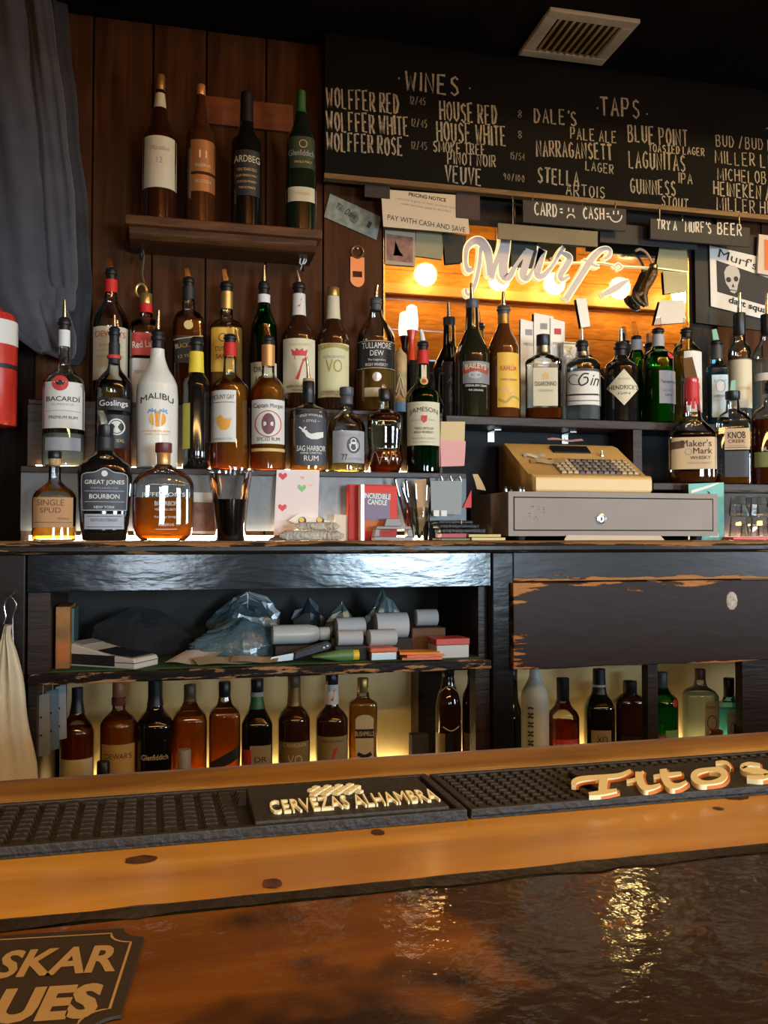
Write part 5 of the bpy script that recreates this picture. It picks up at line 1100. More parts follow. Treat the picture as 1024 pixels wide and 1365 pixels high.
# front row, only the tops show above the rail
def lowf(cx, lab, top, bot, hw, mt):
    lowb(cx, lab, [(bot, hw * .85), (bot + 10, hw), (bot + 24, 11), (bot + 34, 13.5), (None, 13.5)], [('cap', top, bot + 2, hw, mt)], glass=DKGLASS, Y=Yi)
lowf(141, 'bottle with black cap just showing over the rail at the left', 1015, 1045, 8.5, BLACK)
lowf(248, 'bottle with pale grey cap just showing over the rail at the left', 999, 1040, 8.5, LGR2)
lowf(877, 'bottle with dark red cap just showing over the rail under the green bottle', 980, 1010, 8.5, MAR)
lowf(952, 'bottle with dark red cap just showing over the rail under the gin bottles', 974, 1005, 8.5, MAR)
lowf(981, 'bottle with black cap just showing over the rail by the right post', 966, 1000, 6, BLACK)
# ---------------------------------------------------------------- small things
def PX(px, py, Y): p = at(px, py, Y=Y); return p.x, p.z
def flat(name, label, cat, corners, Y, mt, thick=.0006, part='sheet', group=None, curl=0, base=None, yb=None):
    """sheet from four picture corners (tl,tr,br,bl) at depth Y (bottom may lean out to yb)"""
    pts = [Vector((PX(x, y, Y)[0], 0, PX(x, y, Y)[1])) for x, y in corners]
    c = sum(pts, Vector()) / 4; t = thing(name, label, cat, (c.x, Y, c.z), 0, group)
    tl, tr, br, bl = [p - c for p in pts]; n = 8; vs = []
    for s_ in (0, 1):
        for j in range(n + 1):
            for i in range(n + 1):
                u, v = i / n, j / n; p = tl.lerp(tr, u).lerp(bl.lerp(br, u), v)
                vs.append((p.x, s_ * thick - curl * math.sin(v * 3.1) * (.4 + u * .6) - (yb or 0) * v, p.z))
    N_ = (n + 1) ** 2
    fs = [(j * (n + 1) + i, (j + 1) * (n + 1) + i, (j + 1) * (n + 1) + i + 1, j * (n + 1) + i + 1) for j in range(n) for i in range(n)]
    fs += [tuple(a + N_ for a in f[::-1]) for f in fs]
    ed = [(0 * (n + 1) + i, i + 1) for i in range(n)] + [(i * (n + 1) + n, (i + 1) * (n + 1) + n) for i in range(n)] + [(n * (n + 1) + n - i, n * (n + 1) + n - i - 1) for i in range(n)] + [((n - i) * (n + 1), (n - i - 1) * (n + 1)) for i in range(n)]
    fs += [(a, b, b + N_, a + N_) for a, b in ed]
    M().add(vs, fs).build(part, mt, t)
    def fn_at(px, py):
        x, z = PX(px, py, Y); x -= c.x; z -= c.z; v_ = (max(tl.z, tr.z) - z) / max(1e-6, max(tl.z, tr.z) - min(bl.z, br.z))
        off = curl + (yb or 0) * v_
        return lambda u, w_, o: (x + u, -.0006 - off - (yb or 0) * (-w_) / max(1e-6, tl.z - bl.z) , z + w_)
    S = depth((c.x, Y, c.z)) / F
    return t, fn_at, S
def words(t, fn_at, S, items, mt, name='lettering'):
    for st, px, py, w_, h_, *k in items:
        m = M(); place_text(m, st, w_ * S, h_ * S, fn_at(px, py), **(k[0] if k else {})); m.build(name, mt, t)
def poly_on(t, fn_at, S, polys, mt, name='printed_mark'):
    m = M()
    for px, py, pts in polys:
        f = fn_at(px, py); m.add([f(a * S, b * S, 0) for a, b in pts], [tuple(range(len(pts)))])
    o = m.build(name, mt, t); return o
def ell(rx, ry, n=20, a0=0): return [(rx * math.cos(2 * math.pi * i / n + a0), ry * math.sin(2 * math.pi * i / n + a0)) for i in range(n)]
RM8 = lambda deg: Matrix.Rotation(math.radians(deg), 4, 'Y')
# wall papers
t, f, S = flat('paper_notice', 'white paper notice about cash pricing pinned under the chalkboard', 'notice', ((508, 252), (622, 261), (626, 312), (511, 302)), YB + .012, mat('notice paper', (.62, .52, .36), .8))
words(t, f, S, [('PRICING NOTICE', 570, 263, 52, 5, dict(bold=.02, rot=-.07)), ('PAY WITH CASH AND SAVE', 569, 298, 108, 7, dict(bold=.05, rot=-.08))], INK)
words(t, f, S, [('A discount is given on every purchase made', 567, 271, 84, 4, dict(rot=-.07)), ('credit card fees apply to all orders', 568, 277, 70, 4, dict(rot=-.07))], GRYI, 'small_print')
t, f, S = flat('banknote', 'worn one dollar banknote with pen writing pinned to the wall boards', 'banknote', ((440, 258), (508, 289), (502, 320), (432, 289)), YW - .006, mat('banknote paper', (.22, .25, .22), .8, var=.3, vscale=60), curl=.002)
words(t, f, S, [('Tiki Dave', 462, 282, 30, 9, dict(rot=-.45, shear=.3)), ('1', 492, 300, 5, 9, dict(rot=-.45))], LB)
poly_on(t, f, S, [(472, 290, ell(6, 8))], mat('note green', (.10, .14, .11), .8), 'portrait_oval')
t, f, S = flat('photo_print', 'small faded photo of a boat stuck on the mirror top left corner', 'photo', ((512, 306), (554, 310), (553, 355), (512, 352)), YW - .003, mat('photo border', (.42, .33, .24), .6))
poly_on(t, f, S, [(533, 331, [(-18, 18), (18, 16), (18, -19), (-18, -17)])], mat('photo sunset', (.26, .13, .09), .6, var=.4, vscale=50), 'picture_area')
poly_on(t, f, S, [(530, 333, [(-3, 12), (3, -2), (8, -8), (-6, -8), (-4, 0)])], mat('photo dark', (.08, .04, .03), .6))
flat('paper_note', 'plain greenish paper stuck to the mirror beside the small photo', 'note', ((555, 309), (592, 312), (590, 346), (553, 341)), YW - .002, mat('greenish paper', (.30, .28, .16), .8))
t, f, S = flat('pennant', 'dark cloth pennant hanging at the mirror top behind the notice', 'pennant', ((590, 310), (622, 314), (616, 350), (594, 352)), YW - .004, mat('dark green cloth', (.05, .045, .03), .9), curl=.004)
flat('paper_note', 'large greenish paper taped at the mirror top right corner', 'note', ((880, 324), (914, 326), (918, 362), (874, 358)), YW - .004, mat('olive paper', (.36, .33, .17), .8, var=.15), curl=.003)
flat('paper_note', 'second pale paper taped under the greenish one at the right mirror edge', 'note', ((884, 362), (916, 364), (917, 388), (886, 392)), YW - .004, mat('pale yellow paper', (.46, .42, .22), .8, var=.15), curl=.002)
t, f, S = flat('paper_note', 'white torn paper taped at the lower right mirror edge', 'note', ((880, 401), (912, 400), (914, 430), (872, 433)), YW - .005, mat('warm white paper', (.70, .64, .54), .8), curl=.002)  # warm off-white sheet colour
# poster board
t, f, S = flat('poster_board', 'plain black board behind the skull poster', 'board', ((926, 306), (1060, 318), (1060, 446), (928, 430)), YW - .006, mat('poster black', (.012, .011, .011), .6), thick=.006)
t, f, S = flat('skull_poster', 'black and white poster with a skull and bold lettering', 'poster', ((946, 327), (1046, 350), (1046, 432), (948, 408)), YW - .012, WHITE)
poly_on(t, f, S, [(996, 377, [(-46, 27), (48, 5), (48, -33), (-45, -15)])], mat('poster dark grey', (.03, .028, .028), .7), 'picture_area')
bone = [(-13, 4), (-14, 12), (-10, 20), (-3, 24), (6, 23), (12, 17), (14, 8), (12, 0), (10, -6), (8, -16), (4, -20), (-3, -18), (-6, -11), (-11, -5)]
fo = lambda px, py: (lambda g: (lambda u, v, o: (lambda q: (q[0], q[1] - .0005, q[2]))(g(u, v, o))))(f(px, py))
poly_on(t, fo, S, [(976, 374, [(a * .86, b * .86) for a, b in bone])], mat('bone grey', (.50, .47, .43), .7), 'skull')
fo2 = lambda px, py: (lambda g: (lambda u, v, o: (lambda q: (q[0], q[1] - .0009, q[2]))(g(u, v, o))))(f(px, py))
poly_on(t, fo2, S, [(971, 373, ell(3.8, 3.6)), (981, 372, ell(3.4, 3.6)), (977, 381, [(-2.2, -2), (0, 3.4), (2.2, -2)]), (977, 387, [(-6, 1), (6, 0), (5, -1), (-5, -.4)])], mat('poster dark grey', (.03, .028, .028), .7), 'skull_sockets')
words(t, fo, S, [("Murf's", 984, 346, 60, 12, dict(bold=.04, rot=-.23)), ('dart squad', 1000, 409, 66, 11, dict(bold=.03, rot=-.2))], INK)
t, f, S = flat('picture_frame', 'white edged orange picture at the right edge of the photo', 'picture', ((1012, 312), (1052, 318), (1050, 372), (1010, 364)), YW - .022, mat('white frame', (.58, .50, .42), .6), thick=.008)
poly_on(t, f, S, [(1032, 341, [(-15, 21), (15, 19), (15, -22), (-15, -20)])], mat('orange print', (.62, .16, .04), .6), 'picture_area')
t['label'] = 'white edged orange picture at the right edge beside the skull poster'
# bottle opener on the wall
x, z = PX(477, 355, YW - .010); t = thing('bottle_opener', 'flat coppery steel bottle opener hanging on the wall left of mirror', 'bottle opener', (x, YW - .006, z)); s = depth((x, YW, z)) / F
OPM = mat('copper steel', (.42, .22, .12), .32, .8)
def slab_with_holes(m, w_, h_, holes, y0, y1, n=40):
    pass
m = M(); ww, hh = 9.5 * s, 27 * s
m.prism([(-ww, -hh + ww)] + [(ww * math.cos(a), -hh + ww + ww * math.sin(a)) for a in [math.pi + math.pi * i / 8 for i in range(1, 8)]] + [(ww, -hh + ww), (ww, -14 * s), (-ww, -14 * s)], 0, .0025)
m.box(-ww, ww, 0, .0025, -6 * s, 13 * s); m.box(-ww, -ww + 3 * s, 0, .0025, -14 * s, -6 * s); m.box(ww - 3 * s, ww, 0, .0025, -14 * s, -6 * s)
m.build('plate', OPM, t)
m = M(); m.tube([(8 * s * math.cos(2 * math.pi * i / 20), .0012, 20 * s + 8 * s * math.sin(2 * math.pi * i / 20)) for i in range(21)], 1.6 * s, 6); m.build('finger_ring', OPM, t, smooth=True)
M().lathe([(0, .0022), (.01, .0022)], 8, T=Matrix.Translation((0, .006, 24 * s)) @ Matrix.Rotation(math.pi / 2, 4, 'X')).build('nail', STEEL, t)
# keyring and pendant under the high shelf
x, z = PX(190, 398, 2.215); t = thing('hanging_keyring', 'gold ring and keys dangling on a dark cord below the high shelf', 'keyring', (x, 2.225, z)); s = depth((x, 2.22, z)) / F
M().tube([(-2 * s, .03, 84 * s), (1 * s, .015, 60 * s), (-1 * s, 0, 34 * s), (2 * s, 0, 22 * s)], 1.6 * s, 6).build('cord', mat('dark cord', (.10, .075, .03), .8), t)
M().tube([(-2 * s + 7 * s * math.cos(2 * math.pi * i / 16), 0, 12 * s + 9 * s * math.sin(2 * math.pi * i / 16)) for i in range(17)], 1.8 * s, 6).build('ring', GOLD, t, smooth=True)
for a, l_ in ((-.2, 16), (.25, 20), (.5, 14)):
    M().box(-2 * s, 2 * s, -.001, .001, -l_ * s, 0, T=Matrix.Translation((3 * s, 0, 8 * s)) @ Matrix.Rotation(-a, 4, 'Y')).build('key', GOLD if a < .4 else STEEL, t, bevel=.0008)
x, z = PX(404, 350, 2.215); t = thing('hanging_lanyard', 'small white looped pendant hanging from the right hook of high shelf', 'pendant', (x, 2.222, z)); s = depth((x, 2.22, z)) / F
M().tube([(4 * s, 0, 26 * s), (-2 * s, 0, 12 * s), (-4 * s, 0, 0), (0, 0, -4 * s), (5 * s, 0, 4 * s), (4 * s, 0, 12 * s), (-3 * s, 0, -10 * s)], 1.1 * s, 6).build('loop', WHITE, t)
# ---------------------------------------------------------------- script sign
YS = YW - .0025
x0s, z0s = PX(735, 355, YS)
t = thing('script_sign', 'white plastic cursive bar name sign standing out in front of the mirror', 'sign', (x0s, YS, z0s))
def sp1(px, py): px, py = 600 + px / 6.4, 300 + py / 6.4; a = PX(px, py, YS); return (a[0] - x0s, a[1] - z0s)
def sp2(px, py): px, py = 720 + px / 5.12, 300 + py / 5.12; a = PX(px, py, YS); return (a[0] - x0s, a[1] - z0s)
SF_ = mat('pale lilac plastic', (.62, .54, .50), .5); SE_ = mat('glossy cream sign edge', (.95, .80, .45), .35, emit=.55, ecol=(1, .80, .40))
s = depth((x0s, YS, z0s)) / F / 6.4; fS = lambda u, v, o: (u, -o, v)
letters = [([[sp1(*p) for p in ((188, 378), (150, 392), (128, 330), (135, 210), (190, 148), (255, 150), (310, 230), (330, 340), (335, 440))]], [36, 46, 34, 44, 60, 80, 78, 66, 54]),
 ([[sp1(*p) for p in ((255, 200), (245, 330), (215, 480), (170, 590), (135, 590), (128, 545))]], [30, 34, 34, 30, 26, 20]),
 ([[sp1(*p) for p in ((470, 60), (440, 200), (380, 340), (345, 460))]], [90, 62, 46, 50]),
 ([[sp1(*p) for p in ((480, 60), (465, 200), (445, 340), (455, 440), (500, 440), (560, 340), (640, 235))]], [70, 80, 86, 84, 60, 34, 44]),
 ([[sp1(*p) for p in ((672, 215), (640, 330), (615, 430), (650, 460), (700, 380), (745, 260), (775, 212))]], [78, 72, 72, 50, 26, 50, 80]),
 ([[sp1(*p) for p in ((780, 212), (752, 330), (735, 425), (780, 440), (860, 360), (930, 240), (965, 195))]], [78, 72, 64, 50, 30, 30, 30]),
 ([[sp1(*p) for p in ((935, 240), (985, 262), (1010, 290), (985, 350), (935, 430), (945, 470), (1010, 440))]], [24, 50, 56, 56, 52, 40, 24]),
 ([[sp2(*p) for p in ((430, 235), (462, 215), (470, 180), (440, 165), (390, 190), (330, 260), (260, 370), (170, 510))]], [24, 36, 34, 34, 52, 60, 56, 54]),
 ([[sp2(*p) for p in ((290, 240), (330, 262), (375, 285), (400, 285))]], [20, 30, 26, 18]),
 ([[sp2(*p) for p in ((505, 290), (525, 272), (548, 290), (530, 308))]], [18, 20, 20, 14]),
 ([[sp2(*p) for p in ((600, 380), (560, 400), (500, 440), (420, 480))]], [14, 40, 60, 40])]
letter_name = ['M', 'M', 'M', 'M', 'u', 'r', 'r', 'f', 'f', 'flourish', 'flourish']
mA = {}
for (pl, wds), nm in zip(letters, letter_name):
    a, b = mA.setdefault(nm, (M(), M()))
    for P in pl:
        brush(a, P, [w_ * s * .92 for w_ in wds], lambda u, v, o: (u, -.0075 - o, v)); brush(b, P, [(w_ + 15) * s for w_ in wds], fS, .006)
for nm, (a, b) in mA.items():
    o = b.build('letter', SE_, t); a.build('letter_face', SF_, o, label='pale lilac letter face')
M().tube([(PX(a, b, YS)[0] - x0s, -.003, PX(a, b, YS)[1] - z0s) for a, b in ((712, 350), (740, 351), (770, 350), (800, 350), (830, 355), (870, 357), (917, 363))], .0022, 6).build('wire', SE_, t)
for px, py in ((640, 330), (735, 345)):
    a = PX(px, py, YS); M().lathe([(0, .005), (.0022, .005)], 8, T=Matrix.Translation((a[0] - x0s, 0, a[1] - z0s)) @ Matrix.Rotation(-math.pi / 2, 4, 'X')).build('standoff', STEEL, t)
# bronze figurine hanging at the wire
x, z = PX(858, 385, YS); t = thing('hanging_figurine', 'dark bronze figurine with shiny base hanging before the mirror right side', 'figurine', (x, YS - .018, z)); s = depth((x, YS, z)) / F
def q(px, py): return ((px - 858) * s, 0, (385 - py) * s)
BRZ = mat('bronze', (.10, .06, .025), .3, .7, bump=.5, bscale=120)
M().tube(smooth_path([q(867, 358), q(866, 366), q(861, 376), q(855, 386), q(853, 396), q(855, 404), q(857, 411)], 3), [a * s for a in (4, 6, 7, 7.5, 7.5, 7, 7, 7, 6.5, 6.5, 6, 6, 5.5, 5, 5, 4.5, 4, 3.6, 3)], 12).build('body', BRZ, t, smooth=True)
M().tube(smooth_path([q(853, 392), q(846, 396), q(840, 396), q(846, 404), q(855, 410)], 3), [a * s for a in (5, 5, 4.5, 4, 4, 4, 4, 4.5, 4.5, 4, 4, 3, 3)], 10).build('foot', BRZ, t, smooth=True)
M().lathe([(-5 * s, 2 * s), (-3 * s, 5 * s), (0, 6 * s), (4 * s, 5 * s), (6 * s, 1 * s)], 14, T=Matrix.Translation(q(868, 358))).build('head', mat('bronze shine', (.30, .24, .18), .2, .9), t, smooth=True)
M().tube(smooth_path([q(866, 353), q(862, 345), q(856, 338), q(848, 335), q(842, 338)], 3), [1.8 * s] * 13, 8).build('hanger', mat('pinkish plastic', (.45, .30, .22), .4), t, smooth=True)
x, z = PX(774, 418, YS); t, f, S = flat('paper_tag', 'white paper tag hanging on a pin before the mirror', 'tag', ((768, 398), (782, 398), (787, 435), (775, 437)), YS - .003, mat('bright tag', (.85, .80, .70), .7), thick=.001)
M().tube([f(776, 399)(0, 0, 0), (f(776, 382)(0, 0, 0)[0], .002, f(776, 382)(0, 0, 0)[2])], .0008, 5).build('string', STEEL, t)
# ---------------------------------------------------------------- behind the shelf bottles
def mug(name, label, px, pyt, Y, zb, hw, m_, cat='mug', bandm=None, handle=True, side=1):
    x, z = PX(px, pyt, Y); s = depth((x, Y, z)) / F; h = z - zb; r = hw * s
    t = thing(name, label, cat, (x, Y, zb + .0006), .3)
    M().lathe([(0, r * .96), (.004, r), (h * .12, r * .97), (h * .5, r * .92), (h - .006, r * .97), (h, r * .95), (h - .002, r * .87), (h * .3, r * .85)], 24).build('body', m_, t, smooth=True)
    if handle: M().tube(smooth_path([(side * r * .9, 0, h * .8), (side * r * 1.5, 0, h * .78), (side * r * 1.6, 0, h * .45), (side * r * .92, 0, h * .25)], 5), r * .10, 8).build('handle', m_, t, smooth=True)
    return t, s, h, r
STN = mat('stein cream ceramic', (.42, .30, .14), .4, var=.4, vscale=40)
t, s, h, r = mug('beer_stein', 'ornate cream and brown ceramic beer stein behind the green bottle', 533, 476, 2.24, Z2, 10, STN, handle=False)
M().rings([[((r * 1.01) * math.cos(2 * math.pi * i / 24), (r * 1.01) * math.sin(2 * math.pi * i / 24), z_) for i in range(24)] for z_ in (h * .02, h * .22)], False, False).build('blue_band', LBLU, t, smooth=True)
M().lathe([(h, r), (h + .006, r * .9), (h + .016, r * .4), (h + .024, r * .12)], 20).build('lid', STN, t, smooth=True)
for k in range(4):
    M().tube([(r * 1.02 * math.cos(a), r * 1.02 * math.sin(a), h * (.5 + .2 * math.sin(a * 3 + k))) for a in [-math.pi * .9 + i * .2 + 0 for i in range(8)]][k:k + 5], .0025, 6).build('relief', mat('relief white', (.55, .46, .30), .4), t)
PEW = mat('dark pewter', (.045, .042, .045), .35, .6, bump=.4, bscale=60)
mug('tankard', 'dark pewter tankard behind the stein behind the neck of the green bottle', 560, 482, 2.245, Z2, 14, PEW)
mug('tankard', 'dark pewter tankard half hidden by the tall dark bottle', 600, 484, 2.24, Z3, 11, PEW, side=-1)
x, z = PX(550, 443, 2.25)
t = thing('lamp', 'small white glowing lamp with a red base by the mirror lower left', 'lamp', (x - .003, 2.247, PX(556, 482, 2.25)[1] + .001)); s = depth((x, 2.25, z)) / F
zz = lambda py: PX(550, py, 2.25)[1] - t.location.z
M().lathe([(0, 5 * s), (zz(455), 4 * s), (zz(446), 6 * s), (zz(441), 7 * s), (zz(440), 1 * s)], 14).build('base', mat('red glass', (.6, .05, .02), .2), t, smooth=True)
M().lathe([(zz(440), 8 * s), (zz(430), 9 * s), (zz(410), 7 * s), (zz(407), 3 * s)], 16).build('shade', mat('white lamp glow', (1, .9, .7), .4, emit=1.6, ecol=(1, .80, .5)), t, smooth=True)
for i, (xa, ya, xb, yb_, lab) in enumerate(((694, 425, 716, 540, 'white folded menu card standing leftmost behind the shelf bottles'), (712, 417, 738, 540, 'white folded menu card standing in the middle behind the amaretto'), (734, 424, 753, 540, 'white menu card with red print standing behind the gin bottle'))):
    t, f, S = flat('menu_card', lab, 'menu', ((xa, ya), (xb, ya + 5), (xb, 560), (xa, 560)), YW - .003 - .003 * i, mat('bright card', (.85, .80, .70), .7), thick=.0012)
    poly_on(t, f, S, [((xa + xb) / 2, ya + 18, [(-5, 4), (5, 4), (5, -4), (-5, -4)])], REDI if i == 2 else GRYI); words(t, f, S, [('MENU', (xa + xb) / 2, ya + 34, 14, 4)], GRYI)
# mirror-side silver tin behind gin bottle
x, z = PX(761, 458, 2.245); s = depth((x, 2.245, z)) / F
t = thing('metal_tin', 'plain grey metal tin behind the cursive gin bottle', 'tin', (x, 2.252, Z3 + .0006))
M().box(-12 * s, 9 * s, -.010, .012, 0, z - Z3).build('body', mat('tin grey', (.30, .32, .33), .35, .6, bump=.3), t, bevel=.003); M().box(-11 * s, 8 * s, -.009, .011, z - Z3, z - Z3 + .004).build('lid', STEEL, t, bevel=.001)
# pink and cream notes hanging from the shelf end
flat('paper_note', 'cream paper note pinned at the left end of the register shelf', 'note', ((588, 562), (620, 562), (619, 592), (587, 590)), 2.117, mat('cream note', (.60, .46, .24), .8), curl=.001)
flat('paper_note', 'pink paper note hanging below the cream one by the green bottle', 'note', ((587, 586), (621, 588), (619, 621), (588, 622)), 2.114, mat('pink note', (.68, .34, .32), .8), curl=.001)
# ---------------------------------------------------------------- cash drawer and register
YD = 1.952
xa, _ = PX(678, 700, YD); xb, _ = PX(957, 700, YD); zt, zb2 = PX(820, 657, YD)[1], PX(820, 716, YD)[1]
W_, H_ = xb - xa, zt - (ZC + .010)
cd = thing('till', 'wide grey metal cash drawer with round lock under the register', 'cash drawer', ((xa + xb) / 2, YD, ZC + .0006))
DG = mat('warm grey metal paint', (.25, .20, .16), .5, var=.08); DGD = mat('dark gap', (.01, .01, .01), .8)
h0 = .010
M().box(-W_ / 2, W_ / 2, .003, .27, h0, h0 + H_).build('housing', DG, cd, bevel=.003)
bz = .012; m = M(); m.box(-W_ / 2, W_ / 2, 0, .003, h0 + H_ - bz, h0 + H_); m.box(-W_ / 2, W_ / 2, 0, .003, h0, h0 + bz); m.box(-W_ / 2, -W_ / 2 + bz, 0, .003, h0 + bz, h0 + H_ - bz); m.box(W_ / 2 - bz, W_ / 2, 0, .003, h0 + bz, h0 + H_ - bz)
m.build('front_rim', DG, cd)
M().box(-W_ / 2 + bz, W_ / 2 - bz, .0022, .003, h0 + bz, h0 + H_ - bz).build('gap', DGD, cd)
dr = M().box(-W_ / 2 + bz + .0025, W_ / 2 - bz - .0025, -.001, .0025, h0 + bz + .0025, h0 + H_ - bz - .0025).build('drawer', DG, cd, bevel=.001)
lx, lz = PX(801, 692, YD); lx -= cd.location.x; lz -= ZC
TT = Matrix.Translation((lx, -.001, lz)) @ Matrix.Rotation(math.pi / 2, 4, 'X')
M().lathe([(0, .0125), (.004, .012), (.005, .009), (.003, .008)], 20, T=TT).build('lock', CHROME, dr, smooth=True)
M().box(-.001, .001, -.0062, -.003, -.004, .004, T=Matrix.Translation((lx, 0, lz))).build('keyhole', INK, dr)
m = M(); random.seed(5)
for i in range(16):
    sx, sz = lx - .165 + random.uniform(-.02, .02), lz + .012 + random.uniform(-.018, .018); m.box(sx, sx + random.uniform(.001, .005), -.0013, -.0008, sz, sz + .0012)
m.build('scratches', INK, dr, kind='stuff')
for sx in (-1, 1):
    for y_ in (.03, .23): M().lathe([(0, .012), (h0, .014)], 12, T=Matrix.Translation((sx * (W_ / 2 - .04), y_, 0))).build('foot', BLACK, cd)
t = thing('folded_paper', 'white folded paper strip tucked under the front of cash drawer', 'paper', (PX(818, 715, 1.94)[0], YD - .018, ZC + .0006))
m = M(); a, b = PX(752, 715, 1.935)[0] - t.location.x, PX(886, 715, 1.935)[0] - t.location.x
m.add([(a, 0, 0), (b, 0, 0), (b - .004, .012, .011), (a + .012, .012, .012), (a, .002, -.0), (b, .002, 0), (b - .004, .014, .011), (a + .012, .014, .012)], [(0, 1, 2, 3), (7, 6, 5, 4), (0, 4, 5, 1), (1, 5, 6, 2), (2, 6, 7, 3), (3, 7, 4, 0)]); m.build('sheet', mat('cream sheet', (.66, .56, .42), .8), t)
# register body on the drawer
RC = mat('yellowed beige plastic', (.66, .41, .13), .5); RCL = mat('lighter beige plastic', (.72, .52, .25), .5)
YR = 1.985; ra, _ = PX(712, 650, YR); rb_, _ = PX(871, 650, YR); rz = ZC + h0 + H_ + .0012
rg = thing('cash_register', 'old yellowed beige electronic cash register with rows of keys', 'cash register', ((ra + rb_) / 2, YR, rz)); RW = (rb_ - ra) / 2
zt_ = lambda py, Y=YR: PX(790, py, Y)[1] - rz
hf = zt_(634); hb = PX(700, 592, YR + .21)[1] - rz
pr = [(0, .004), (0, hf - .006), (.006, hf), (.03, hf + .003), (.13, hf + (hb - hf) * .62), (.185, hb - .004), (.20, hb), (.235, hb), (.24, hb - .005), (.24, .0), (.004, 0)]
def shell(pr, x0, x1, m_, nm, inset=.006):
    n_ = len(pr); cy_ = sum(p[0] for p in pr) / n_; cz_ = sum(p[1] for p in pr) / n_
    ins = [(y + (cy_ - y) * inset / .1, z + (cz_ - z) * inset / .04 * .4) for y, z in pr]
    R_ = [[(x0, y, z) for y, z in ins], [(x0 + inset, y, z) for y, z in pr], [(x1 - inset, y, z) for y, z in pr], [(x1, y, z) for y, z in ins]]
    return M().rings([r_[::-1] for r_ in R_]).build(nm, m_, rg, smooth=True)
shell(pr, -RW, RW, RC, 'body')
M().box(-RW + .004, RW - .004, -.0015, .002, .006, hf - .008).build('front_lip', RCL, rg, bevel=.001)
sl = math.atan2((hb - hf) * .62 - .003, .10)
def on_slope(x, d, up=0): return Matrix.Translation((x, .03 + d * math.cos(sl), hf + .003 + d * math.sin(sl) + up)) @ Matrix.Rotation(sl, 4, 'X')
M().box(-.001, RW * 2 - .10, 0, .09, 0, .002, T=on_slope(-RW + .085, .002)).build('key_bed', mat('brown key bed', (.20, .14, .08), .6), rg)
keyc = [mat('beige key', (.50, .38, .22), .4), mat('grey key', (.22, .18, .15), .4), mat('dark grey key', (.12, .10, .09), .4)]
key_me = {}
for r_ in range(5):
    for c_ in range(13):
        kx = -RW + .093 + c_ * (2 * RW - .113) / 12.4; mi = 0 if c_ < 3 or c_ > 9 else (1 if (r_ + c_) % 3 else 2)
        if mi not in key_me:
            o = M().rings([[(sx * .0062 * q_, sy * .0062 * q_, z_) for sx, sy in ((-1, -1), (1, -1), (1, 1), (-1, 1))] for z_, q_ in ((.002, 1), (.007, .82))]).build('key', keyc[mi], rg); key_me[mi] = o
        else:
            o = key_me[mi].copy(); COL.objects.link(o); o.parent = rg
        o.matrix_local = on_slope(kx, .011 + r_ * .0165)
# display
M().box(-.052, .052, 0, .034, 0, .004, T=Matrix.Translation((.010, .142, hf + (hb - hf) * .70)) @ Matrix.Rotation(.62, 4, 'X')).build('display', BLACK, rg, bevel=.002)
M().lathe([(0, .006), (.004, .006), (.006, .003), (.016, .0025)], 10, T=Matrix.Translation((RW * .55, .13, hf + (hb - hf) * .62))).build('key_lock', CHROME, rg, smooth=True)
def on_reg(name, lab, x, d, w_, l_, m_, rot=0, up=.003):
    t = thing(name, lab, 'note', rg.location + Vector((x, .03 + d * math.cos(sl), hf + .003 + d * math.sin(sl) + up))); t.rotation_euler = (sl, 0, rot)
    m = M(); n = 6
    vs = [((i / n - .5) * w_, (j / 2 - .5) * l_ + random.uniform(-.002, .002), .0025 * math.sin(i * 1.3) + k * .0005) for k in (0, 1) for j in range(3) for i in range(n + 1)]
    q_ = n + 1; fs = [(j * q_ + i, j * q_ + i + 1, (j + 1) * q_ + i + 1, (j + 1) * q_ + i) for j in range(2) for i in range(n)]; fs += [tuple(a + 3 * q_ for a in f_[::-1]) for f_ in fs]
    m.add(vs, fs); m.build('sheet', m_, t); return t
random.seed(2)
on_reg('paper_note', 'crumpled tan paper strip lying across the register keyboard', -RW + .07, .055, .085, .022, mat('tan paper', (.52, .36, .17), .8), -.3, .010)
on_reg('paper_note', 'small white label slip on the sloping left side of register', -RW + .05, .098, .055, .018, mat('slip white', (.66, .58, .44), .8), -.1, .005)
on_reg('paper_note', 'curled pink slip lying along the register display', .01, .178, .10, .012, mat('pink note', (.68, .34, .32), .8), .05, .016)
# ---------------------------------------------------------------- things on the counter
t, f, S = flat('greeting_card', 'white card with rows of printed hearts leaning on the step', 'card', ((369, 626), (426, 627), (423, 694), (364, 717)), 2.040, mat('pink white card', (.76, .64, .60), .7), thick=.0008, yb=.010)
heart = [(0, -5), (-5.5, 0), (-5.5, 3.5), (-3, 5), (0, 2.5), (3, 5), (5.5, 3.5), (5.5, 0)]
poly_on(t, f, S, [(377, 635, heart), (376, 677, heart)], mat('heart red', (.62, .06, .08), .6)); poly_on(t, f, S, [(402, 651, heart)], mat('heart green', (.22, .48, .18), .6)); poly_on(t, f, S, [(416, 651, ell(5.5, 5.5)), (414, 678, ell(5.5, 5))], mat('heart orange', (.80, .36, .06), .6))
poly_on(t, f, S, [(403, 637, [(a * .5, b * .5) for a, b in heart]), (399, 677, [(a * .5, b * .8) for a, b in heart])], mat('pale pink print', (.74, .42, .36), .7))
t, f, S = flat('small_card', 'small card with two round yellow face prints before heart card', 'card', ((384, 694), (398, 685), (440, 695), (440, 716)), 2.020, mat('white card', (.76, .70, .60), .7), thick=.0008)
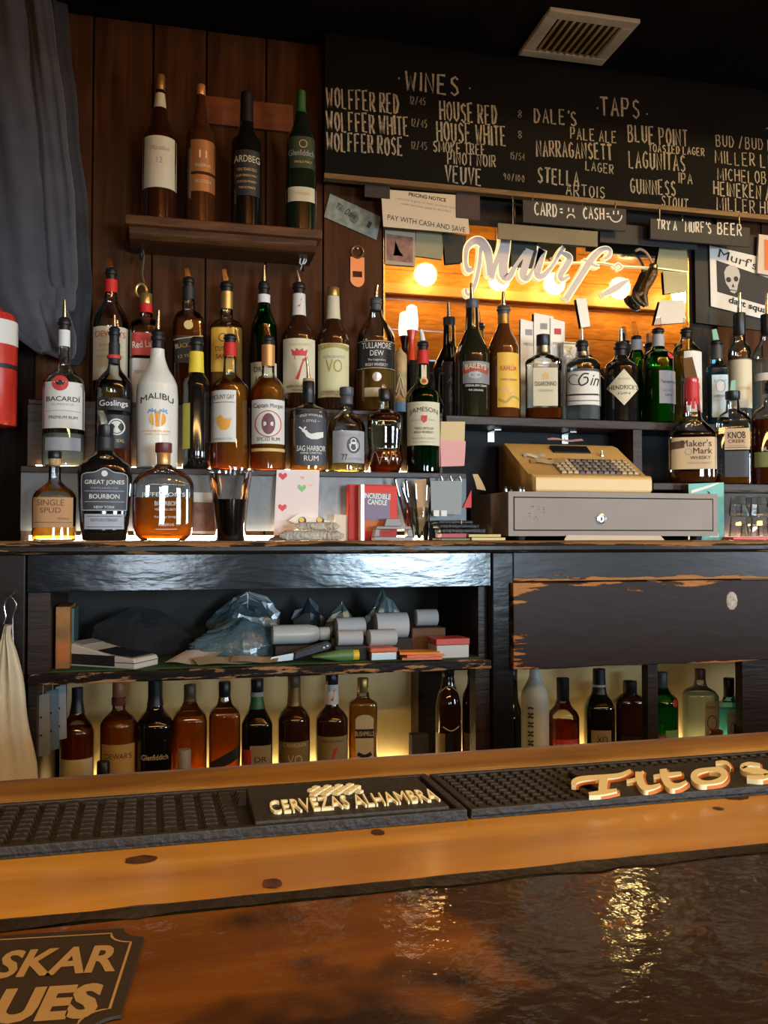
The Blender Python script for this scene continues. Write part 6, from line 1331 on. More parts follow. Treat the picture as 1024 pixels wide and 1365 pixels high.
poly_on(t, f, S, [(403, 694, ell(5.5, 5)), (427, 694, ell(5.5, 5))], mat('dark print', (.05, .04, .03), .6)); poly_on(t, lambda a, b: (lambda g: (lambda u, v, o: (g(u, v, o)[0], g(u, v, o)[1] - .0005, g(u, v, o)[2])))(f(a, b)), S, [(402, 693, ell(3.6, 3.4)), (426, 693, ell(3.6, 3.4))], mat('face yellow', (.72, .48, .10), .6), 'face_print')
t, f, S = flat('small_card', 'bright plain cream card standing left of the red box', 'card', ((446, 686), (479, 687), (477, 721), (445, 720)), 2.025, mat('bright cream card', (.85, .76, .58), .7), thick=.001)
def cloth_roll(name, label, xa, xb, yc, Y, r, m_, zb=ZC):
    a, b = PX(xa, yc, Y)[0], PX(xb, yc, Y)[0]; t = thing(name, label, 'cloth', ((a + b) / 2, Y, zb + .0006), .05); L_ = (b - a) / 2; n = 30
    m = M(); pts = [(-L_ + 2 * L_ * i / n, .004 * math.sin(i * .4), r) for i in range(n + 1)]
    rs = [r * (.35 + .65 * min(1, min(i, n - i) / 3)) * (1 + .05 * (i % 2)) * .97 for i in range(n + 1)]
    m.tube(pts, rs, 14); m.build('roll', m_, t, smooth=False)
    return t
TERRY = mat('grey terry cloth', (.52, .45, .36), .95, bump=.8, bscale=180, var=.2, vscale=70)
t1 = cloth_roll('bar_towel', 'rolled pale bar towel lying lowest on the counter', 372, 458, 716, 1.955, .011, TERRY)
t2 = cloth_roll('bar_towel', 'smaller rolled pale towel resting on top of the other', 394, 452, 702, 1.962, .009, TERRY, ZC + .0225)
t = thing('cloth', 'dark brown rag end poking out left of the rolled towels', 'cloth', (PX(378, 716, 1.945)[0], 1.985, ZC + .0006))
M().lathe([(0, .02), (.004, .022), (.010, .012), (.013, .003)], 12, T=Matrix.Scale(1.3, 4, (1, 0, 0))).build('rag', mat('brown rag', (.20, .13, .09), .95), t, smooth=True)
# red candle box
x, z = PX(496, 645, 2.01); s = depth((x, 2.01, z)) / F
t = thing('gift_box', 'bright red boxed candle with clear window and white lettering', 'box', (x, 2.01, ZC + .0006)); hB = PX(496, 646, 2.0)[1] - ZC
RB_ = mat('red carton', (.50, .025, .015), .5, spec=.3); M().box(-31 * s, 26 * s, 0, .03, 0, hB).build('carton', RB_, t, bevel=.001)
m = M(); m.box(-17 * s, 30 * s, -.03, -.001, 0, hB - .004); m.build('front_pack', mat('red orange carton', (.62, .035, .015), .5, spec=.3), t, bevel=.001)
q_ = lambda px, py: Vector((PX(px, py, 1.98)[0] - x, -.0312, PX(px, py, 1.98)[1] - ZC))
m = M(); c_ = q_(503, 678); m.box(c_.x - 17 * s, c_.x + 17 * s, -.0308, -.0302, c_.z - 20 * s, c_.z + 20 * s); m.build('printed_panel', mat('dusk purple print', (.12, .05, .10), .4), t)
m = M(); m.box(c_.x - 17 * s, c_.x + 17 * s, -.0313, -.0309, c_.z - 30 * s, c_.z - 16 * s); m.build('orange_panel', mat('orange print', (.62, .16, .04), .6), t)
m = M(); place_text(m, 'INCREDIBLE', 36 * s, 7 * s, lambda u, v, o: (c_.x + u, -.0318, c_.z + 16 * s + v), bold=.03, rot=-.05); m.build('lettering', INKW, t); m = M(); place_text(m, 'CANDLE', 26 * s, 7 * s, lambda u, v, o: (c_.x + u, -.0318, c_.z + 8 * s + v), bold=.03, rot=-.05); m.build('lettering', INKW, t)
M().box(-19 * s, -14.5 * s, -.032, -.001, 0, hB - .002).build('clear_edge', mat('glossy pale film', (.80, .62, .55), .1), t)
# grey rack
x = PX(523, 711, 1.95)[0]; s = depth((x, 1.95, ZC)) / F; t = thing('tape_dispenser', 'grey plastic trapezoid stand with open middle on the counter edge', 'holder', (x, 1.95, ZC + .0006))
GP = mat('taupe plastic', (.20, .165, .13), .4); m = M()
for P in ([(-27, 0), (27, 0), (27, 5), (-27, 5)], [(-25, 15), (25, 15), (23, 19), (-23, 19)], [(-27, 5), (-19, 5), (-19, 15), (-25, 15)], [(19, 5), (27, 5), (25, 15), (19, 15)]): m.prism([(a * s, b * s) for a, b in P], -.014, .014)
m.build('frame', GP, t, bevel=.0012); M().prism([(a * s, b * s) for a, b in [(-12, 19), (12, 19), (9, 29), (-9, 29)]], -.008, .008).build('hub', GP, t, bevel=.001)
# pens in a clear cup
x = PX(556, 715, 2.005)[0]; s = depth((x, 2.0, ZC)) / F; t = thing('pen_cup', 'clear plastic cup crammed with pens and a brown card', 'cup', (x, 2.005, ZC + .0006))
M().lathe([(0, 14 * s), (.002, 15 * s), (32 * s, 16 * s), (44 * s, 17 * s)], 24, c1=False).build('cup_wall', G_OLD, t, smooth=True)
random.seed(9)
for i, (dx, lean, L_, mt) in enumerate(((-9, -22, 84, BLACK), (-6, -10, 80, LB), (-3, -16, 78, WHITE), (1, -4, 76, LB), (5, 2, 80, mat('brown pen', (.16, .08, .04), .4)), (9, 4, 74, BLACK), (11, 8, 70, STEEL), (3, -26, 74, BLACK))):
    p = thing('pen', ['black pen leaning furthest left in the clear cup', 'dark pen second from left in the clear cup', 'white pen leaning left in the clear cup', 'dark upright pen in the middle of cup', 'brown pen upright right of the middle in cup', 'black pen near the right wall of cup', 'silver pen at the right rim of cup', 'black pen crossing strongly leftward over the cup rim'][i], 'pen', (x + dx * s, 2.005 + (-.004 if i % 2 else .004), ZC + .004), group='pens in the clear cup')
    T = Matrix.Rotation(math.atan2(lean, L_), 4, 'Y')
    M().lathe([(0, .001), (.006, .003), (.01, .0032), (L_ * s * .92, .0032), (L_ * s, .0028)], 8, T=T).build('barrel', mt, p, smooth=True); M().box(-.001, .001, -.0048, -.003, L_ * s * .7, L_ * s * .97, T=T).build('clip', STEEL, p)
flat('card_strip', 'brown cardboard strip standing among the pens', 'card', ((552, 640), (568, 638), (571, 690), (560, 712)), 1.998, mat('brown card', (.45, .27, .14), .8), thick=.001)
# memo holder
t, f, S = flat('memo_sheet', 'blue grey memo sheet held upright by metal clips', 'memo', ((574, 641), (616, 641), (615, 686), (575, 685)), 1.985, mat('blue grey sheet', (.26, .29, .29), .7), thick=.001)
t = thing('card_holder', 'black wire card holder behind the blue grey memo sheet', 'holder', (PX(600, 700, 2.0)[0], 2.01, ZC + .0006)); s = depth((t.location.x, 2, ZC)) / F
M().box(-28 * s, 30 * s, 0, .04, 0, 16 * s).build('base', BLACK, t, bevel=.002); M().box(-26 * s, 26 * s, .004, .008, 16 * s, 84 * s).build('back_plate', BLACK, t, bevel=.001)
for dx in (-17, -4, 9):
    M().tube(smooth_path([(dx * s, -.004, 78 * s), (dx * s + 3 * s, -.004, 86 * s), (dx * s + 6 * s, -.004, 86 * s), (dx * s + 9 * s, -.004, 78 * s)], 3), .0012, 6).build('clip_wire', CHROME, t)
M().prism([(20 * s, 44 * s), (32 * s, 44 * s), (32 * s, 68 * s)], -.001, .002).build('red_flag', RED, t, label='red triangular card')
# wallets, cards and pads
def slabbox(name, label, cat, xa, xb, Y, zb, h, dp, m_, rz=0, part='body', bev=.001, group=None):
    a, b = PX(xa, 715, Y)[0], PX(xb, 715, Y)[0]; t = thing(name, label, cat, ((a + b) / 2, Y, zb + .0006), rz, group)
    M().box(-(b - a) / 2, (b - a) / 2, 0, dp, 0, h).build(part, m_, t, bevel=bev); return t
LTH = mat('black leather', (.015, .015, .018), .35, bump=.4, bscale=150)
yp = 1.935
slabbox('notebook', 'dull green thin notebook at the bottom of the stack', 'notebook', 588, 640, yp, ZC, .005, .07, mat('green cover', (.14, .20, .13), .6))
slabbox('notepad', 'pale yellow notepad lowest by the drawer corner', 'notepad', 629, 674, yp - .008, ZC, .0065, .05, mat('pale yellow pad', (.66, .55, .24), .7))
slabbox('notepad', 'second pale yellow notepad lying on the first', 'notepad', 625, 668, yp - .004, ZC + .0075, .0065, .05, mat('pale yellow pad two', (.60, .48, .20), .7))
slabbox('notebook', 'red and white booklet lying under the black wallets', 'notebook', 590, 622, yp + .006, ZC + .006, .010, .06, mat('red booklet', (.45, .05, .05), .5, var=.5, vscale=30))
for i, (xa, xb, zz_, h, lab) in enumerate(((588, 648, .0165, .010, 'black leather bill folder lowest in the pile'), (586, 640, .0275, .009, 'black leather bill folder in the middle of pile'), (584, 632, .0375, .008, 'black leather bill folder topmost with rubber band'))):
    t = slabbox('bill_folder', lab, 'folder', xa, xb, yp + .012 + .004 * i, ZC + zz_, h, .052, LTH, .03 * i, bev=.003, group='black bill folders on the counter')
    if i == 2: M().box(.012, .014, -.001, .053, -.0002, h + .0008).build('rubber_band', mat('tan rubber', (.45, .28, .14), .6), t)
for dx, lab in ((582, 'left white binder clip tab below the memo sheet'), (592, 'right white binder clip tab below the memo sheet')):
    t = slabbox('binder_clip', lab, 'clip', dx - 4, dx + 4, 1.966, ZC + .055, .014, .008, WHITE, 0, group='white clips by the memo'); 
t, f, S = flat('paper_slip', 'curled tan paper standing between memo holder and register', 'paper', ((630, 632), (637, 632), (648, 654), (636, 652)), 2.02, mat('tan paper', (.52, .36, .17), .8), curl=.004)
for i, px in enumerate((671, 680, 690, 697)):
    x = PX(px, 654, 2.0)[0]; t = thing('metal_fitting', ['small steel fitting leftmost on the drawer top corner', 'small dark fitting second on the drawer top corner', 'small steel fitting third on the drawer top corner', 'small steel fitting nearest the register on drawer'][i], 'fitting', (x, 1.985 + .012 * (i % 2), rz), group='metal fittings on the cash drawer')
    M().lathe([(0, .005), (.006, .005), (.008, .003), (.011, .0045), (.013, .002)], 10).build('body', STEEL if i != 1 else BLACK, t, smooth=True)
# framed picture low between bottles
t, f, S = flat('photo_print', 'small brown photo with white top strip behind the round bourbon', 'photo', ((252, 656), (288, 657), (287, 712), (252, 711)), 2.043, mat('photo white strip', (.60, .56, .50), .6), thick=.001)
poly_on(t, f, S, [(270, 688, [(-17, 19), (17, 18), (17, -20), (-17, -20)])], mat('brown photo', (.20, .09, .05), .6, var=.5, vscale=40), 'picture_area')
# teal postcard
t, f, S = flat('postcard', 'teal postcard showing two dancing birds right of cash drawer', 'postcard', ((918, 645), (965, 643), (966, 721), (920, 721)), 2.00, mat('teal card', (.16, .42, .36), .5, var=.25, vscale=14), thick=.001)
poly_on(t, f, S, [(935, 687, [(-2, 15), (4, 17), (5, 5), (4, -14), (0, -26), (-3, -10), (-5, 2)])], mat('salmon print', (.62, .24, .12), .6)); poly_on(t, f, S, [(950, 684, [(-6, 16), (0, 22), (6, 16), (7, 2), (4, -8), (9, -32), (-5, -32), (-1, -10), (-7, 0)])], mat('white print', (.70, .68, .62), .6))
poly_on(t, f, S, [(941, 650, [(-22, -8), (-22, -4), (14, 6), (22, 7), (8, 1)])], mat('white print', (.70, .68, .62), .6)); poly_on(t, f, S, [(946, 660, [(-4, 6), (0, 4), (4, -4), (1, -6)])], LB)
# shot glasses on a red tray
tx = PX(1010, 716, 1.98)[0]; t = thing('tray', 'flat red tray under the shot glasses at the right edge', 'tray', (tx, 2.01, ZC + .0006)); s = depth((tx, 1.98, ZC)) / F
M().box(-46 * s, 70 * s, -.055, .05, 0, .008).build('tray_base', mat('red tray', (.50, .04, .03), .35), t, bevel=.002)
SG = thin_glass('shot glass', (.95, .95, .94), gloss=1.5)
SB = liquid('thick glass base', (.95, .95, .93), .45, ior=1.45, cloud=.3)
sgt = None; k = 0
names = ['lower shot glass in the leftmost stack', 'upper shot glass in the leftmost stack', 'lower shot glass in the second stack', 'upper shot glass in the second stack', 'lower shot glass in the third stack', 'upper shot glass in the third stack', 'lower shot glass in the rear stack', 'upper shot glass in the rear stack']
for (px, yy) in ((985, 1.975), (1013, 1.98), (1040, 1.975), (1000, 2.03)):
    for lv in (0, 1):
        x = PX(px, 716, yy)[0]; loc = (x, yy, ZC + .0098 + lv * .0505)
        if sgt is None:
            t = thing('shot_glass', '', 'glass', loc, group='shot glasses on the red tray')
            r0, r1, hh = .0185, .0235, .049
            a = M().lathe([(0, r1), (.001, r1 + .0005), (hh * .55, .021), (hh * .86, r0 + .001), (hh, r0)], 10, c0=False).build('glass_wall', SG, t)
            b = M().lathe([(hh * .62, .0175), (hh * .68, .0185), (hh - .001, r0 - .001)], 10).build('thick_base', SB, t); sgt = (t, a, b)
        else:
            t = sgt[0].copy(); COL.objects.link(t); t.location = loc
            for c_ in sgt[1:]: d = c_.copy(); COL.objects.link(d); d.parent = t
        t['label'] = 'upside down clear ' + names[k]; k += 1
# ---------------------------------------------------------------- left side: jackets, canister, towel
def drape(name, m_, parent, rows, Y, ry, folds, ph, ox, oz, seg=72, cuff=None, amp=.19):
    rows = sorted(rows); ys = [r_[0] for r_ in rows]; _, cxs = pchip(ys, [r_[1] for r_ in rows], 7); Yp, hws = pchip(ys, [r_[2] for r_ in rows], 7); R_ = []
    Yp = []; 
    for i in range(len(rows) - 1):
        for k_ in range(7): Yp.append(ys[i] + (ys[i + 1] - ys[i]) * k_ / 7)
    Yp.append(ys[-1])
    for py, cx_, hw in zip(Yp, cxs, hws):
        x, z = PX(cx_, py, Y); s = depth((x, Y, z)) / F; ring = []
        for k_ in range(seg):
            th = 2 * math.pi * k_ / seg; w1 = 1 + amp * math.sin(folds * th + ph + py * .006) + amp * .6 * math.sin((folds * 2 + 1) * th + ph * 2 - py * .011) + .03 * math.sin(py * .09 + th * 3)
            ring.append((x - ox + hw * s * math.cos(th) * (1 + .05 * math.sin(py * .05 + ph)), ry * math.sin(th) * w1 * (.6 + .4 * min(1, hw / 30)), z - oz))
        R_.append(ring)
    o = M().rings(R_[::-1]).build(name, m_, parent, smooth=True); return o
JA = mat('blue grey cotton', (.055, .055, .066), .95, sheen=.3, bump=.3, bscale=30, var=.15, vscale=20); JB = mat('darker grey cotton', (.030, .030, .034), .95, sheen=.2, bump=.3, bscale=30)
jx, jz = PX(40, 250, 2.19)
t = thing('hanging_jacket', 'blue grey sweatshirt hanging at the left edge with a cuffed sleeve', 'jacket', (jx, 2.19, jz))
drape('body', JA, t, [(-110, -22, 30), (-30, -16, 46), (120, -2, 56), (250, 12, 62), (330, 18, 62), (400, 24, 52), (440, 44, 36), (470, 62, 14)], 2.19, .036, 5, .4, jx, jz)
drape('sleeve', JA, t, [(-90, 30, 12), (-20, 44, 18), (100, 58, 21), (200, 68, 22), (300, 74, 25), (372, 78, 21), (380, 79, 18)], 2.15, .028, 4, 2.0, jx, jz)
drape('cuff', JA, t, [(376, 79, 17), (384, 79, 18), (400, 78, 19), (408, 78, 17)], 2.155, .022, 9, 1.0, jx, jz, amp=.04)
drape('hem_fold', JA, t, [(392, 48, 22), (410, 52, 34), (440, 62, 36), (462, 72, 28), (474, 84, 12)], 2.162, .024, 6, .2, jx, jz, amp=.2)
jx2 = PX(90, 250, 2.235)[0]
t = thing('hanging_jacket', 'darker grey jacket hanging behind the sweatshirt against the wall', 'jacket', (jx2, 2.255, jz))
drape('body', JB, t, [(-110, 50, 14), (-20, 60, 24), (150, 72, 30), (300, 86, 31), (400, 94, 26), (470, 96, 18), (486, 94, 10)], 2.255, .015, 5, 1.2, jx2, jz)
for px, Y_, lab in ((-20, 2.24, 'iron coat peg above the blue grey sweatshirt'), (50, 2.25, 'iron coat peg above the darker grey jacket')):
    x, z = PX(px, -108, Y_); t = thing('coat_hook', lab, 'hook', (x, YW, z)); M().tube(smooth_path([(0, 0, 0), (0, -.04, -.01), (0, -.06, 0), (0, -.065, .02)], 4), .005, 8).build('peg', BLACK, t, smooth=True); M().box(-.012, .012, -.004, 0, -.03, .03).build('plate', BLACK, t)
# red canister
x, z = PX(-14, 568, 2.16); s = depth((x, 2.16, z)) / F; t = thing('wall_mounted_canister', 'red metal canister with white band at the far left edge', 'canister', (x, 2.16, z)); zq = lambda py: PX(-14, py, 2.16)[1] - z
M().lathe([(0, 32 * s), (.004, 34 * s), (zq(430), 34 * s), (zq(420), 30 * s), (zq(414), 16 * s), (zq(405), 8 * s)], 32).build('tank', mat('red enamel', (.48, .03, .018), .35), t, smooth=True)
M().lathe([(zq(462), 34.6 * s), (zq(430), 34.6 * s)], 32, c0=False, c1=False).build('label_band', LWHITE, t, smooth=True); M().lathe([(zq(494), 34.5 * s), (zq(488), 34.5 * s)], 32, c0=False, c1=False).build('strap', LB, t, smooth=True)
M().box(-.012, .012, 0, YW - 2.16, zq(500), zq(480)).build('bracket', BLACK, t)
# bar towel on wire clip, from the left post
YQ = 1.862; hx_, hz_ = PX(12, 800, YQ)
t = thing('wire_hook', 'thin bent steel wire hook on the left post holding a towel', 'hook', (hx_, YQ, hz_)); s = depth((hx_, YQ, hz_)) / F
m = M(); m.tube(smooth_path([((px - 12) * s, 0, (800 - py) * s) for px, py in ((5, 832), (8, 822), (6, 808), (9, 799), (13, 795), (18, 800), (21, 808), (17, 822), (17, 838), (18, 858))], 4), .0013, 6); m.build('wire', CHROME, t, smooth=True)
m = M(); m.tube([(-7 * s, 0, -32 * s), (6 * s, 0, -33 * s)], .0012, 6); m.build('cross_wire', CHROME, t)
M().tube([(1 * s, 0, 4.5 * s), (1 * s, .012, 6 * s), (1 * s, YA - .004 - YQ, 8 * s)], .0022, 6).build('nail', STEEL, t)
tw = thing('bar_towel', 'long cream towel gathered and hanging from the wire hook at left', 'towel', (hx_, YQ, hz_))
drape('cloth', mat('cream cotton towel', (.74, .64, .44), .95, bump=.3, bscale=60, var=.08, vscale=9), tw, [(833, 11, 4), (845, 9, 5), (870, 8, 13), (920, 5, 26), (980, 3, 36), (1050, 2, 46), (1110, 2, 52)], YQ, .034, 4, .9, hx_, hz_, amp=.26)
# ---------------------------------------------------------------- middle shelf clutter
ZM = zs + .0025 + .0003
def Ym(o): return YA + o
def onshelf(px, off): return at(px, 880, Y=Ym(off)).x
# tan boxes standing at left
x = onshelf(84, .06); s = depth((x, Ym(.06), ZM)) / F
t = thing('paperback_book', 'worn yellow orange book standing upright at the left of shelf', 'book', (x, Ym(.05), ZM)); M().box(-9 * s, 9 * s, 0, .12, 0, 82 * s).build('cover', mat('worn orange cover', (.30, .13, .025), .6, var=.5, vscale=20), t, bevel=.001); M().box(-6 * s, 6 * s, -.0006, 0, 10 * s, 34 * s).build('spine_panel', mat('deep orange print', (.45, .12, .02), .6), t)
x = onshelf(94, .09); t = thing('plastic_case', 'dull teal plastic case standing beside the orange book', 'case', (x, Ym(.09), ZM)); M().box(-5 * s, 4 * s, 0, .10, 0, 78 * s).build('shell', mat('dull teal', (.06, .10, .10), .4), t, bevel=.002)
# payment terminal: lies, front right
tx_, tY = onshelf(150, .03), Ym(.034)
t = thing('card_terminal', 'white handheld card payment terminal with black screen lying on shelf', 'card reader', (at(196, 880, Y=tY).x, tY, ZM), .98)
TW = mat('white terminal plastic', (.62, .58, .52), .35); L_, Wd = .175, .082
m = M(); pf = [(0, 0), (0, .016), (.004, .022), (.06, .026), (.125, .040), (.165, .048), (.175, .042), (.175, .0)]
m.rings([[(sx, y, z) for y, z in pf] for sx in (-Wd / 2, Wd / 2)]); m.build('housing', TW, t, bevel=.003)
T_ = Matrix.Translation((0, .012, .0236)) @ Matrix.Rotation(.10, 4, 'X'); M().box(-Wd / 2 + .007, Wd / 2 - .007, .0, .105, 0, .0022, T=T_).build('screen', mat('black screen', (.01, .01, .012), .08), t)
M().box(-Wd / 2 + .008, Wd / 2 - .008, .0, .03, .0, .002, T=Matrix.Translation((0, .135, .0425)) @ Matrix.Rotation(.2, 4, 'X')).build('printer_lid', mat('grey terminal plastic', (.28, .28, .28), .4), t)
M().box(-Wd / 2 - .0008, Wd / 2 + .0008, -.0008, .17, .012, .0135).build('seam', GREYC, t); M().box(-Wd / 2 - .001, -Wd / 2 + .002, .05, .16, .004, .026).build('side_grip', LB, t, bevel=.001)
def blob(name, label, cat, px, off, wx, wy, h, m_, seed, rough_=.25, part='body', zz=None, seg=26, rn=12):
    random.seed(seed); x = onshelf(px, off); t = thing(name, label, cat, (x, Ym(off), ZM if zz is None else zz)); s = depth((x, Ym(off), ZM)) / F
    ph = [random.uniform(0, 6) for _ in range(6)]; R_ = []
    for j in range(rn + 1):
        v = j / rn; z_ = h * s * v; base = (1 - v ** 2.2) ** .5 if v < 1 else .02
        R_.append([((wx * s) * math.cos(a) * base * (1 + rough_ * (.5 * math.sin(3 * a + ph[0] + v * 4) + .35 * math.sin(7 * a + ph[1] - v * 6) + .25 * random.uniform(-1, 1))), wy * math.sin(a) * base * (1 + rough_ * .5 * math.sin(4 * a + ph[2])), z_ * (1 + .18 * math.sin(2 * a + ph[3]) * v + .08 * rough_ * random.uniform(-1, 1))) for a in [2 * math.pi * i / seg for i in range(seg)]])
    M().rings(R_).build(part, m_, t, smooth=False); return t
blob('cloth', 'crumpled black cloth bundle at the back of shelf left', 'cloth', 188, .245, 64, .04, 54, mat('black cloth', (.012, .012, .014), .9), 4)
PB = mat('blue grey plastic film', (.085, .14, .17), .22, coat=.3, bump=.5, bscale=40)
blob('plastic_bag', 'crumpled translucent blue grey plastic bag on the shelf', 'bag', 322, .165, 66, .05, 44, PB, 8, .22, 'film', seg=44, rn=16)
blob('plastic_bag', 'dark crumpled plastic bag behind the blue grey bag', 'bag', 330, .262, 50, .020, 66, mat('dark film', (.03, .045, .05), .25, coat=.3), 12, .35, 'film', seg=34)
for i, (px, off, w_, l_, r_, lab, mt) in enumerate(((245, .05, .09, .10, -.5, 'loose white sheet lying beside the card terminal', WHITE), (306, .008, .13, .07, .15, 'tan edged white envelope lying at the shelf front', mat('pale tan paper', (.55, .46, .34), .8)), (338, .006, .10, .05, -.2, 'folded pale receipt sticking over the shelf front', mat('pale tan paper', (.55, .46, .34), .8)))):
    x = onshelf(px, off); t = thing('paper_sheet', lab, 'paper', (x, Ym(off), ZM + .001 + .002 * i), r_); m = M(); n = 6
    vs = [((a / n - .5) * w_, (b / n) * l_, k_ * .0005 + .014 * (b / n) * (1 if i == 0 else .4) + .002 * math.sin(a * 1.1)+ .0021) for k_ in (0, 1) for b in range(n + 1) for a in range(n + 1)]
    q_ = n + 1; fs = [(b * q_ + a, b * q_ + a + 1, (b + 1) * q_ + a + 1, (b + 1) * q_ + a) for b in range(n) for a in range(n)]; fs += [tuple(v_ + q_ * q_ for v_ in f_[::-1]) for f_ in fs]; m.add(vs, fs); m.build('sheet', mt, t)
# white bottle lying down
x = onshelf(402, .10); s = depth((x, Ym(.1), ZM)) / F; t = thing('plastic_bottle', 'white plastic bottle lying on its side on the shelf', 'bottle', (x, Ym(.11), ZM + 31 * s), 0)
RY = Matrix.Rotation(math.pi / 2, 4, 'Y') @ Matrix.Rotation(0, 4, 'Z')
M().lathe([(-40 * s, 10 * s), (-38 * s, 13 * s), (10 * s, 13 * s), (20 * s, 11 * s), (26 * s, 7 * s)], 20, T=RY).build('body', mat('cool white plastic', (.38, .42, .42), .35), t, smooth=True); M().lathe([(25 * s, 9 * s), (38 * s, 9 * s)], 20, T=RY).build('cap', mat('cool white plastic', (.38, .42, .42), .35), t, smooth=True)
tb = thing('cardboard_box', 'low dark cardboard box under the white lying bottle', 'box', (x, Ym(.08), ZM)); M().box(-36 * s, 40 * s, 0, .06, 0, 17 * s).build('carton', mat('dark carton', (.04, .035, .03), .8), tb, bevel=.001)
# receipt rolls
RP = mat('receipt paper', (.42, .44, .46), .7)
for i, (px, off, r_, w_, z_, lab) in enumerate(((466, .06, 10, 34, 19, 'thermal paper roll left in the front pair'), (509, .06, 11, 38, 17, 'thermal paper roll right in the front pair'), (521, .13, 17, 44, 22, 'thicker thermal paper roll behind the pair'), (466, .14, 13, 40, 24, 'pale wrapped paper roll at back left'), (568, .16, 11, 30, 34, 'small grey paper roll on the carton at right'))):
    x = onshelf(px, off); s = depth((x, Ym(off), ZM)) / F; t = thing('paper_roll', lab, 'paper roll', (x, Ym(off), ZM + (z_ + r_ * .9) * s), .1 * (i % 2), 'paper rolls on the middle shelf')
    M().lathe([(-w_ / 2 * s, r_ * .9 * s), (-w_ / 2 * s + .001, r_ * s), (w_ / 2 * s - .001, r_ * s), (w_ / 2 * s, r_ * .9 * s), (w_ / 2 * s - .0005, r_ * .35 * s)], 20, T=RY).build('roll', RP, t, smooth=True)
for (a, b, off, h, lab) in ((446, 488, .05, 18, 'flat dark carton under the front left paper roll'), (490, 530, .05, 15, 'flat dark carton under the front right paper roll'), (492, 548, .115, 21, 'dark carton under the thick paper roll'), (440, 490, .125, 23, 'dark carton under the wrapped roll'), (548, 592, .14, 32, 'brown cardboard carton at the right back')):
    xa_, xb_ = onshelf(a, off), onshelf(b, off); s = depth((xa_, Ym(off), ZM)) / F; t = thing('cardboard_box', lab, 'box', ((xa_ + xb_) / 2, Ym(off) - .012, ZM)); M().box(-(xb_ - xa_) / 2, (xb_ - xa_) / 2, 0, .045, 0, h * s).build('carton', mat('dark carton', (.04, .035, .03), .8) if a != 548 else mat('brown carton', (.16, .09, .05), .8), t, bevel=.001)
for i, (px, off, zt2, lab) in enumerate(((456, .19, 44, 'crumpled silver foil wrapper left at the shelf back'), (510, .20, 58, 'pointed crumpled foil wrapper at the shelf back'), (412, .24, 50, 'dark crumpled foil wrapper behind the white bottle'))):
    blob('foil_wrapper', lab, 'wrapper', px, off, 26, .02, zt2 + 12, mat('grey foil', (.14, .19, .20), .25, .5) if i != 2 else mat('dark foil', (.03, .04, .05), .3, .5), 30 + i, .6, 'foil', seg=16, rn=7)
# knife
x = onshelf(402, .035); s = depth((x, Ym(.03), ZM)) / F; t = thing('knife', 'black handled knife lying across the front of shelf', 'knife', (x, Ym(.035), ZM + .012), .12)
m = M(); m.prism([(a * s, b * s) for a, b in [(-12, -4), (38, 8), (42, 14), (36, 19), (-10, 6)]], -.007, .007); m.build('handle', BLACK, t, bevel=.002)
m = M(); m.prism([(a * s, b * s) for a, b in [(-48, -6), (-11, -4), (-11, 5), (-40, 1)]], -.001, .001); m.build('blade', STEEL, t)
for a, b in ((30, 11), (35, 13)): M().lathe([(0, .0022), (.0162, .0022)], 8, T=Matrix.Translation((a * s, .0081, b * s)) @ Matrix.Rotation(math.pi / 2, 4, 'X')).build('rivet', STEEL, t)
# green tube
x = onshelf(448, .02); s = depth((x, Ym(.02), ZM)) / F; t = thing('green_tube', 'green squeeze tube with yellow cap lying at the shelf front', 'tube', (x, Ym(.022), ZM + 8 * s), .05)
R_ = []
for i in range(9):
    u = i / 8; rr_ = 8 * s * min(1, .15 + u * 1.3); R_.append([((-33 + 56 * u) * s, .013 * math.cos(a) * (1.1 - .3 * u), rr_ * math.sin(a)) for a in [2 * math.pi * k_ / 16 for k_ in range(16)]])
M().rings(R_).build('tube_body', mat('soft green plastic', (.10, .22, .07), .4), t, smooth=True); M().lathe([(23 * s, 7 * s), (31 * s, 7 * s), (31.5 * s, 5 * s)], 16, T=RY).build('cap', YW_, t, smooth=True)
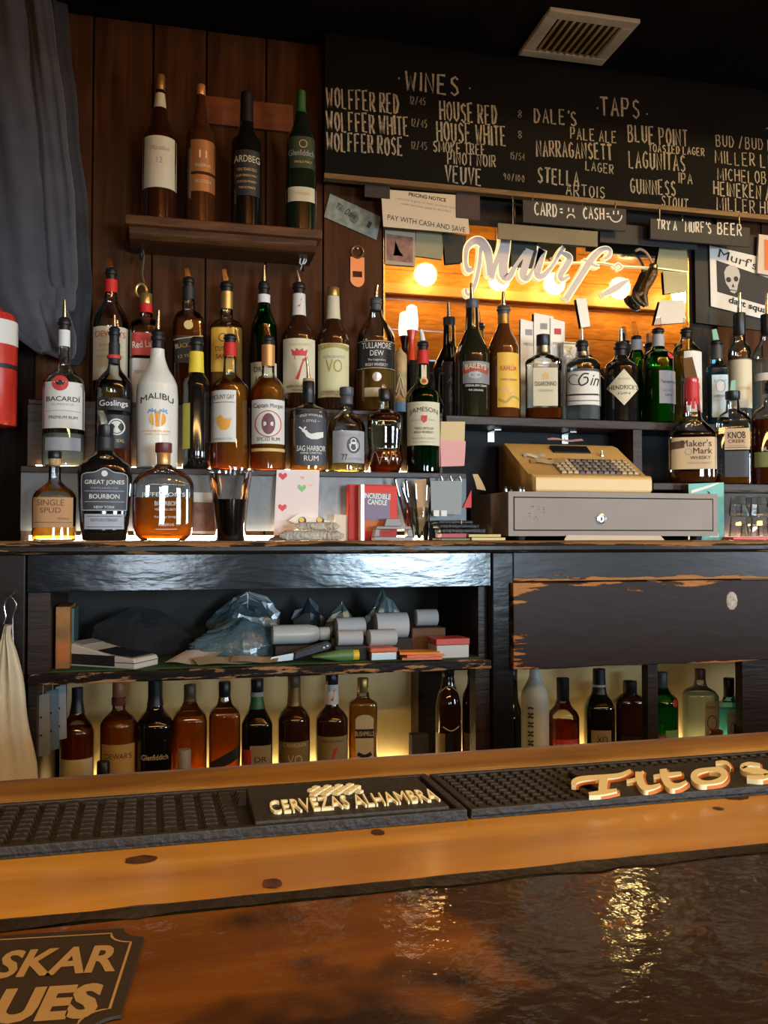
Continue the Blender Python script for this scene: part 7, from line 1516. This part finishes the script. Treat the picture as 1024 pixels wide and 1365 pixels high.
# tins and notes
def tin(px, a, h, lab, body, lid, off=.02, name='mint_tin', dp=.04):
    x = onshelf(px, off); s = depth((x, Ym(off), ZM)) / F; t = thing(name, lab, 'tin', (x, Ym(off), ZM), .05)
    M().box(-a * s, a * s, 0, dp, 0, h * s * .66).build('tin_body', body, t, bevel=.002); M().box(-(a + 1) * s, (a + 1) * s, -.001, dp + .001, h * s * .66, h * s).build('lid', lid, t, bevel=.002); return t
tin(512, 18, 17, 'small steel tin with red orange lid on the shelf', STEEL, mat('red orange lid', (.58, .12, .05), .4), off=.014)
tin(604, 23, 26, 'white tin box with red lid at the right of shelf', mat('tin white', (.50, .52, .50), .4), mat('red lid', (.50, .07, .05), .4), off=.018, dp=.06)
NT = [mat('orange note', (.85, .30, .04), .7), mat('coral note', (.80, .20, .12), .7), mat('salmon note', (.75, .25, .16), .7)]
for i, (px, lab) in enumerate(((563, 'salmon sticky note pad lowest in the little stack'), (568, 'coral sticky note pad in the middle of stack'), (560, 'orange sticky note pad topmost of the stack'))):
    x = onshelf(px, .006); s = depth((x, Ym(.01), ZM)) / F; t = thing('sticky_notes', lab, 'notepad', (x, Ym(.006), ZM + i * .0058), (-.1, .12, -.15)[i], 'sticky note pads on the shelf'); M().box(-27 * s, 27 * s, 0, .05, 0, .0052).build('pad', NT[2 - i], t)
# brochures at lower left
for i, (xa, xb, ya, yb_, lab) in enumerate(((48, 66, 928, 1006, 'pale grey brochure hanging in the lower left corner'), (62, 78, 922, 998, 'blue grey brochure hanging second in the lower left corner'), (74, 88, 916, 984, 'bluish white brochure third in the lower left corner'))):
    Y_ = YA + .045 + .012 * i; t, f, S = flat('hanging_brochure', lab, 'brochure', ((xa, ya), (xb, ya - 4), (xb + 1, yb_), (xa + 2, yb_ + 3)), Y_, mat(('brochure grey', 'brochure blue', 'brochure white')[i], ((.22, .22, .20), (.12, .17, .22), (.30, .34, .37))[i], .6), thick=.003, curl=.002)
    for dy in (28, 52): poly_on(t, f, S, [((xa + xb) / 2 - 2, ya + dy, ell(1.6, 1.6))], INK, 'punch_hole')
    a_ = f((xa + xb) / 2, ya)(0, 0, 0); zt3 = zs - .022 - t.location.z
    M().tube([(a_[0], .001, a_[2] - .004), (a_[0], .001, zt3)], .0012, 6).build('hanger', STEEL, t)
x = at(555, 990, Y=YA + .10).x
t = thing('matchbox_carton', 'small dark box standing before the divider in lower cabinet', 'box', (at(562, 990, Y=YA + .09).x, YA + .09, zl + .0006)); s = depth((x, YA + .1, zl)) / F
M().box(-13 * s, 10 * s, 0, .03, 0, PX(560, 980, YA + .09)[1] - zl).build('carton', mat('dark carton', (.04, .035, .03), .8), t, bevel=.001)
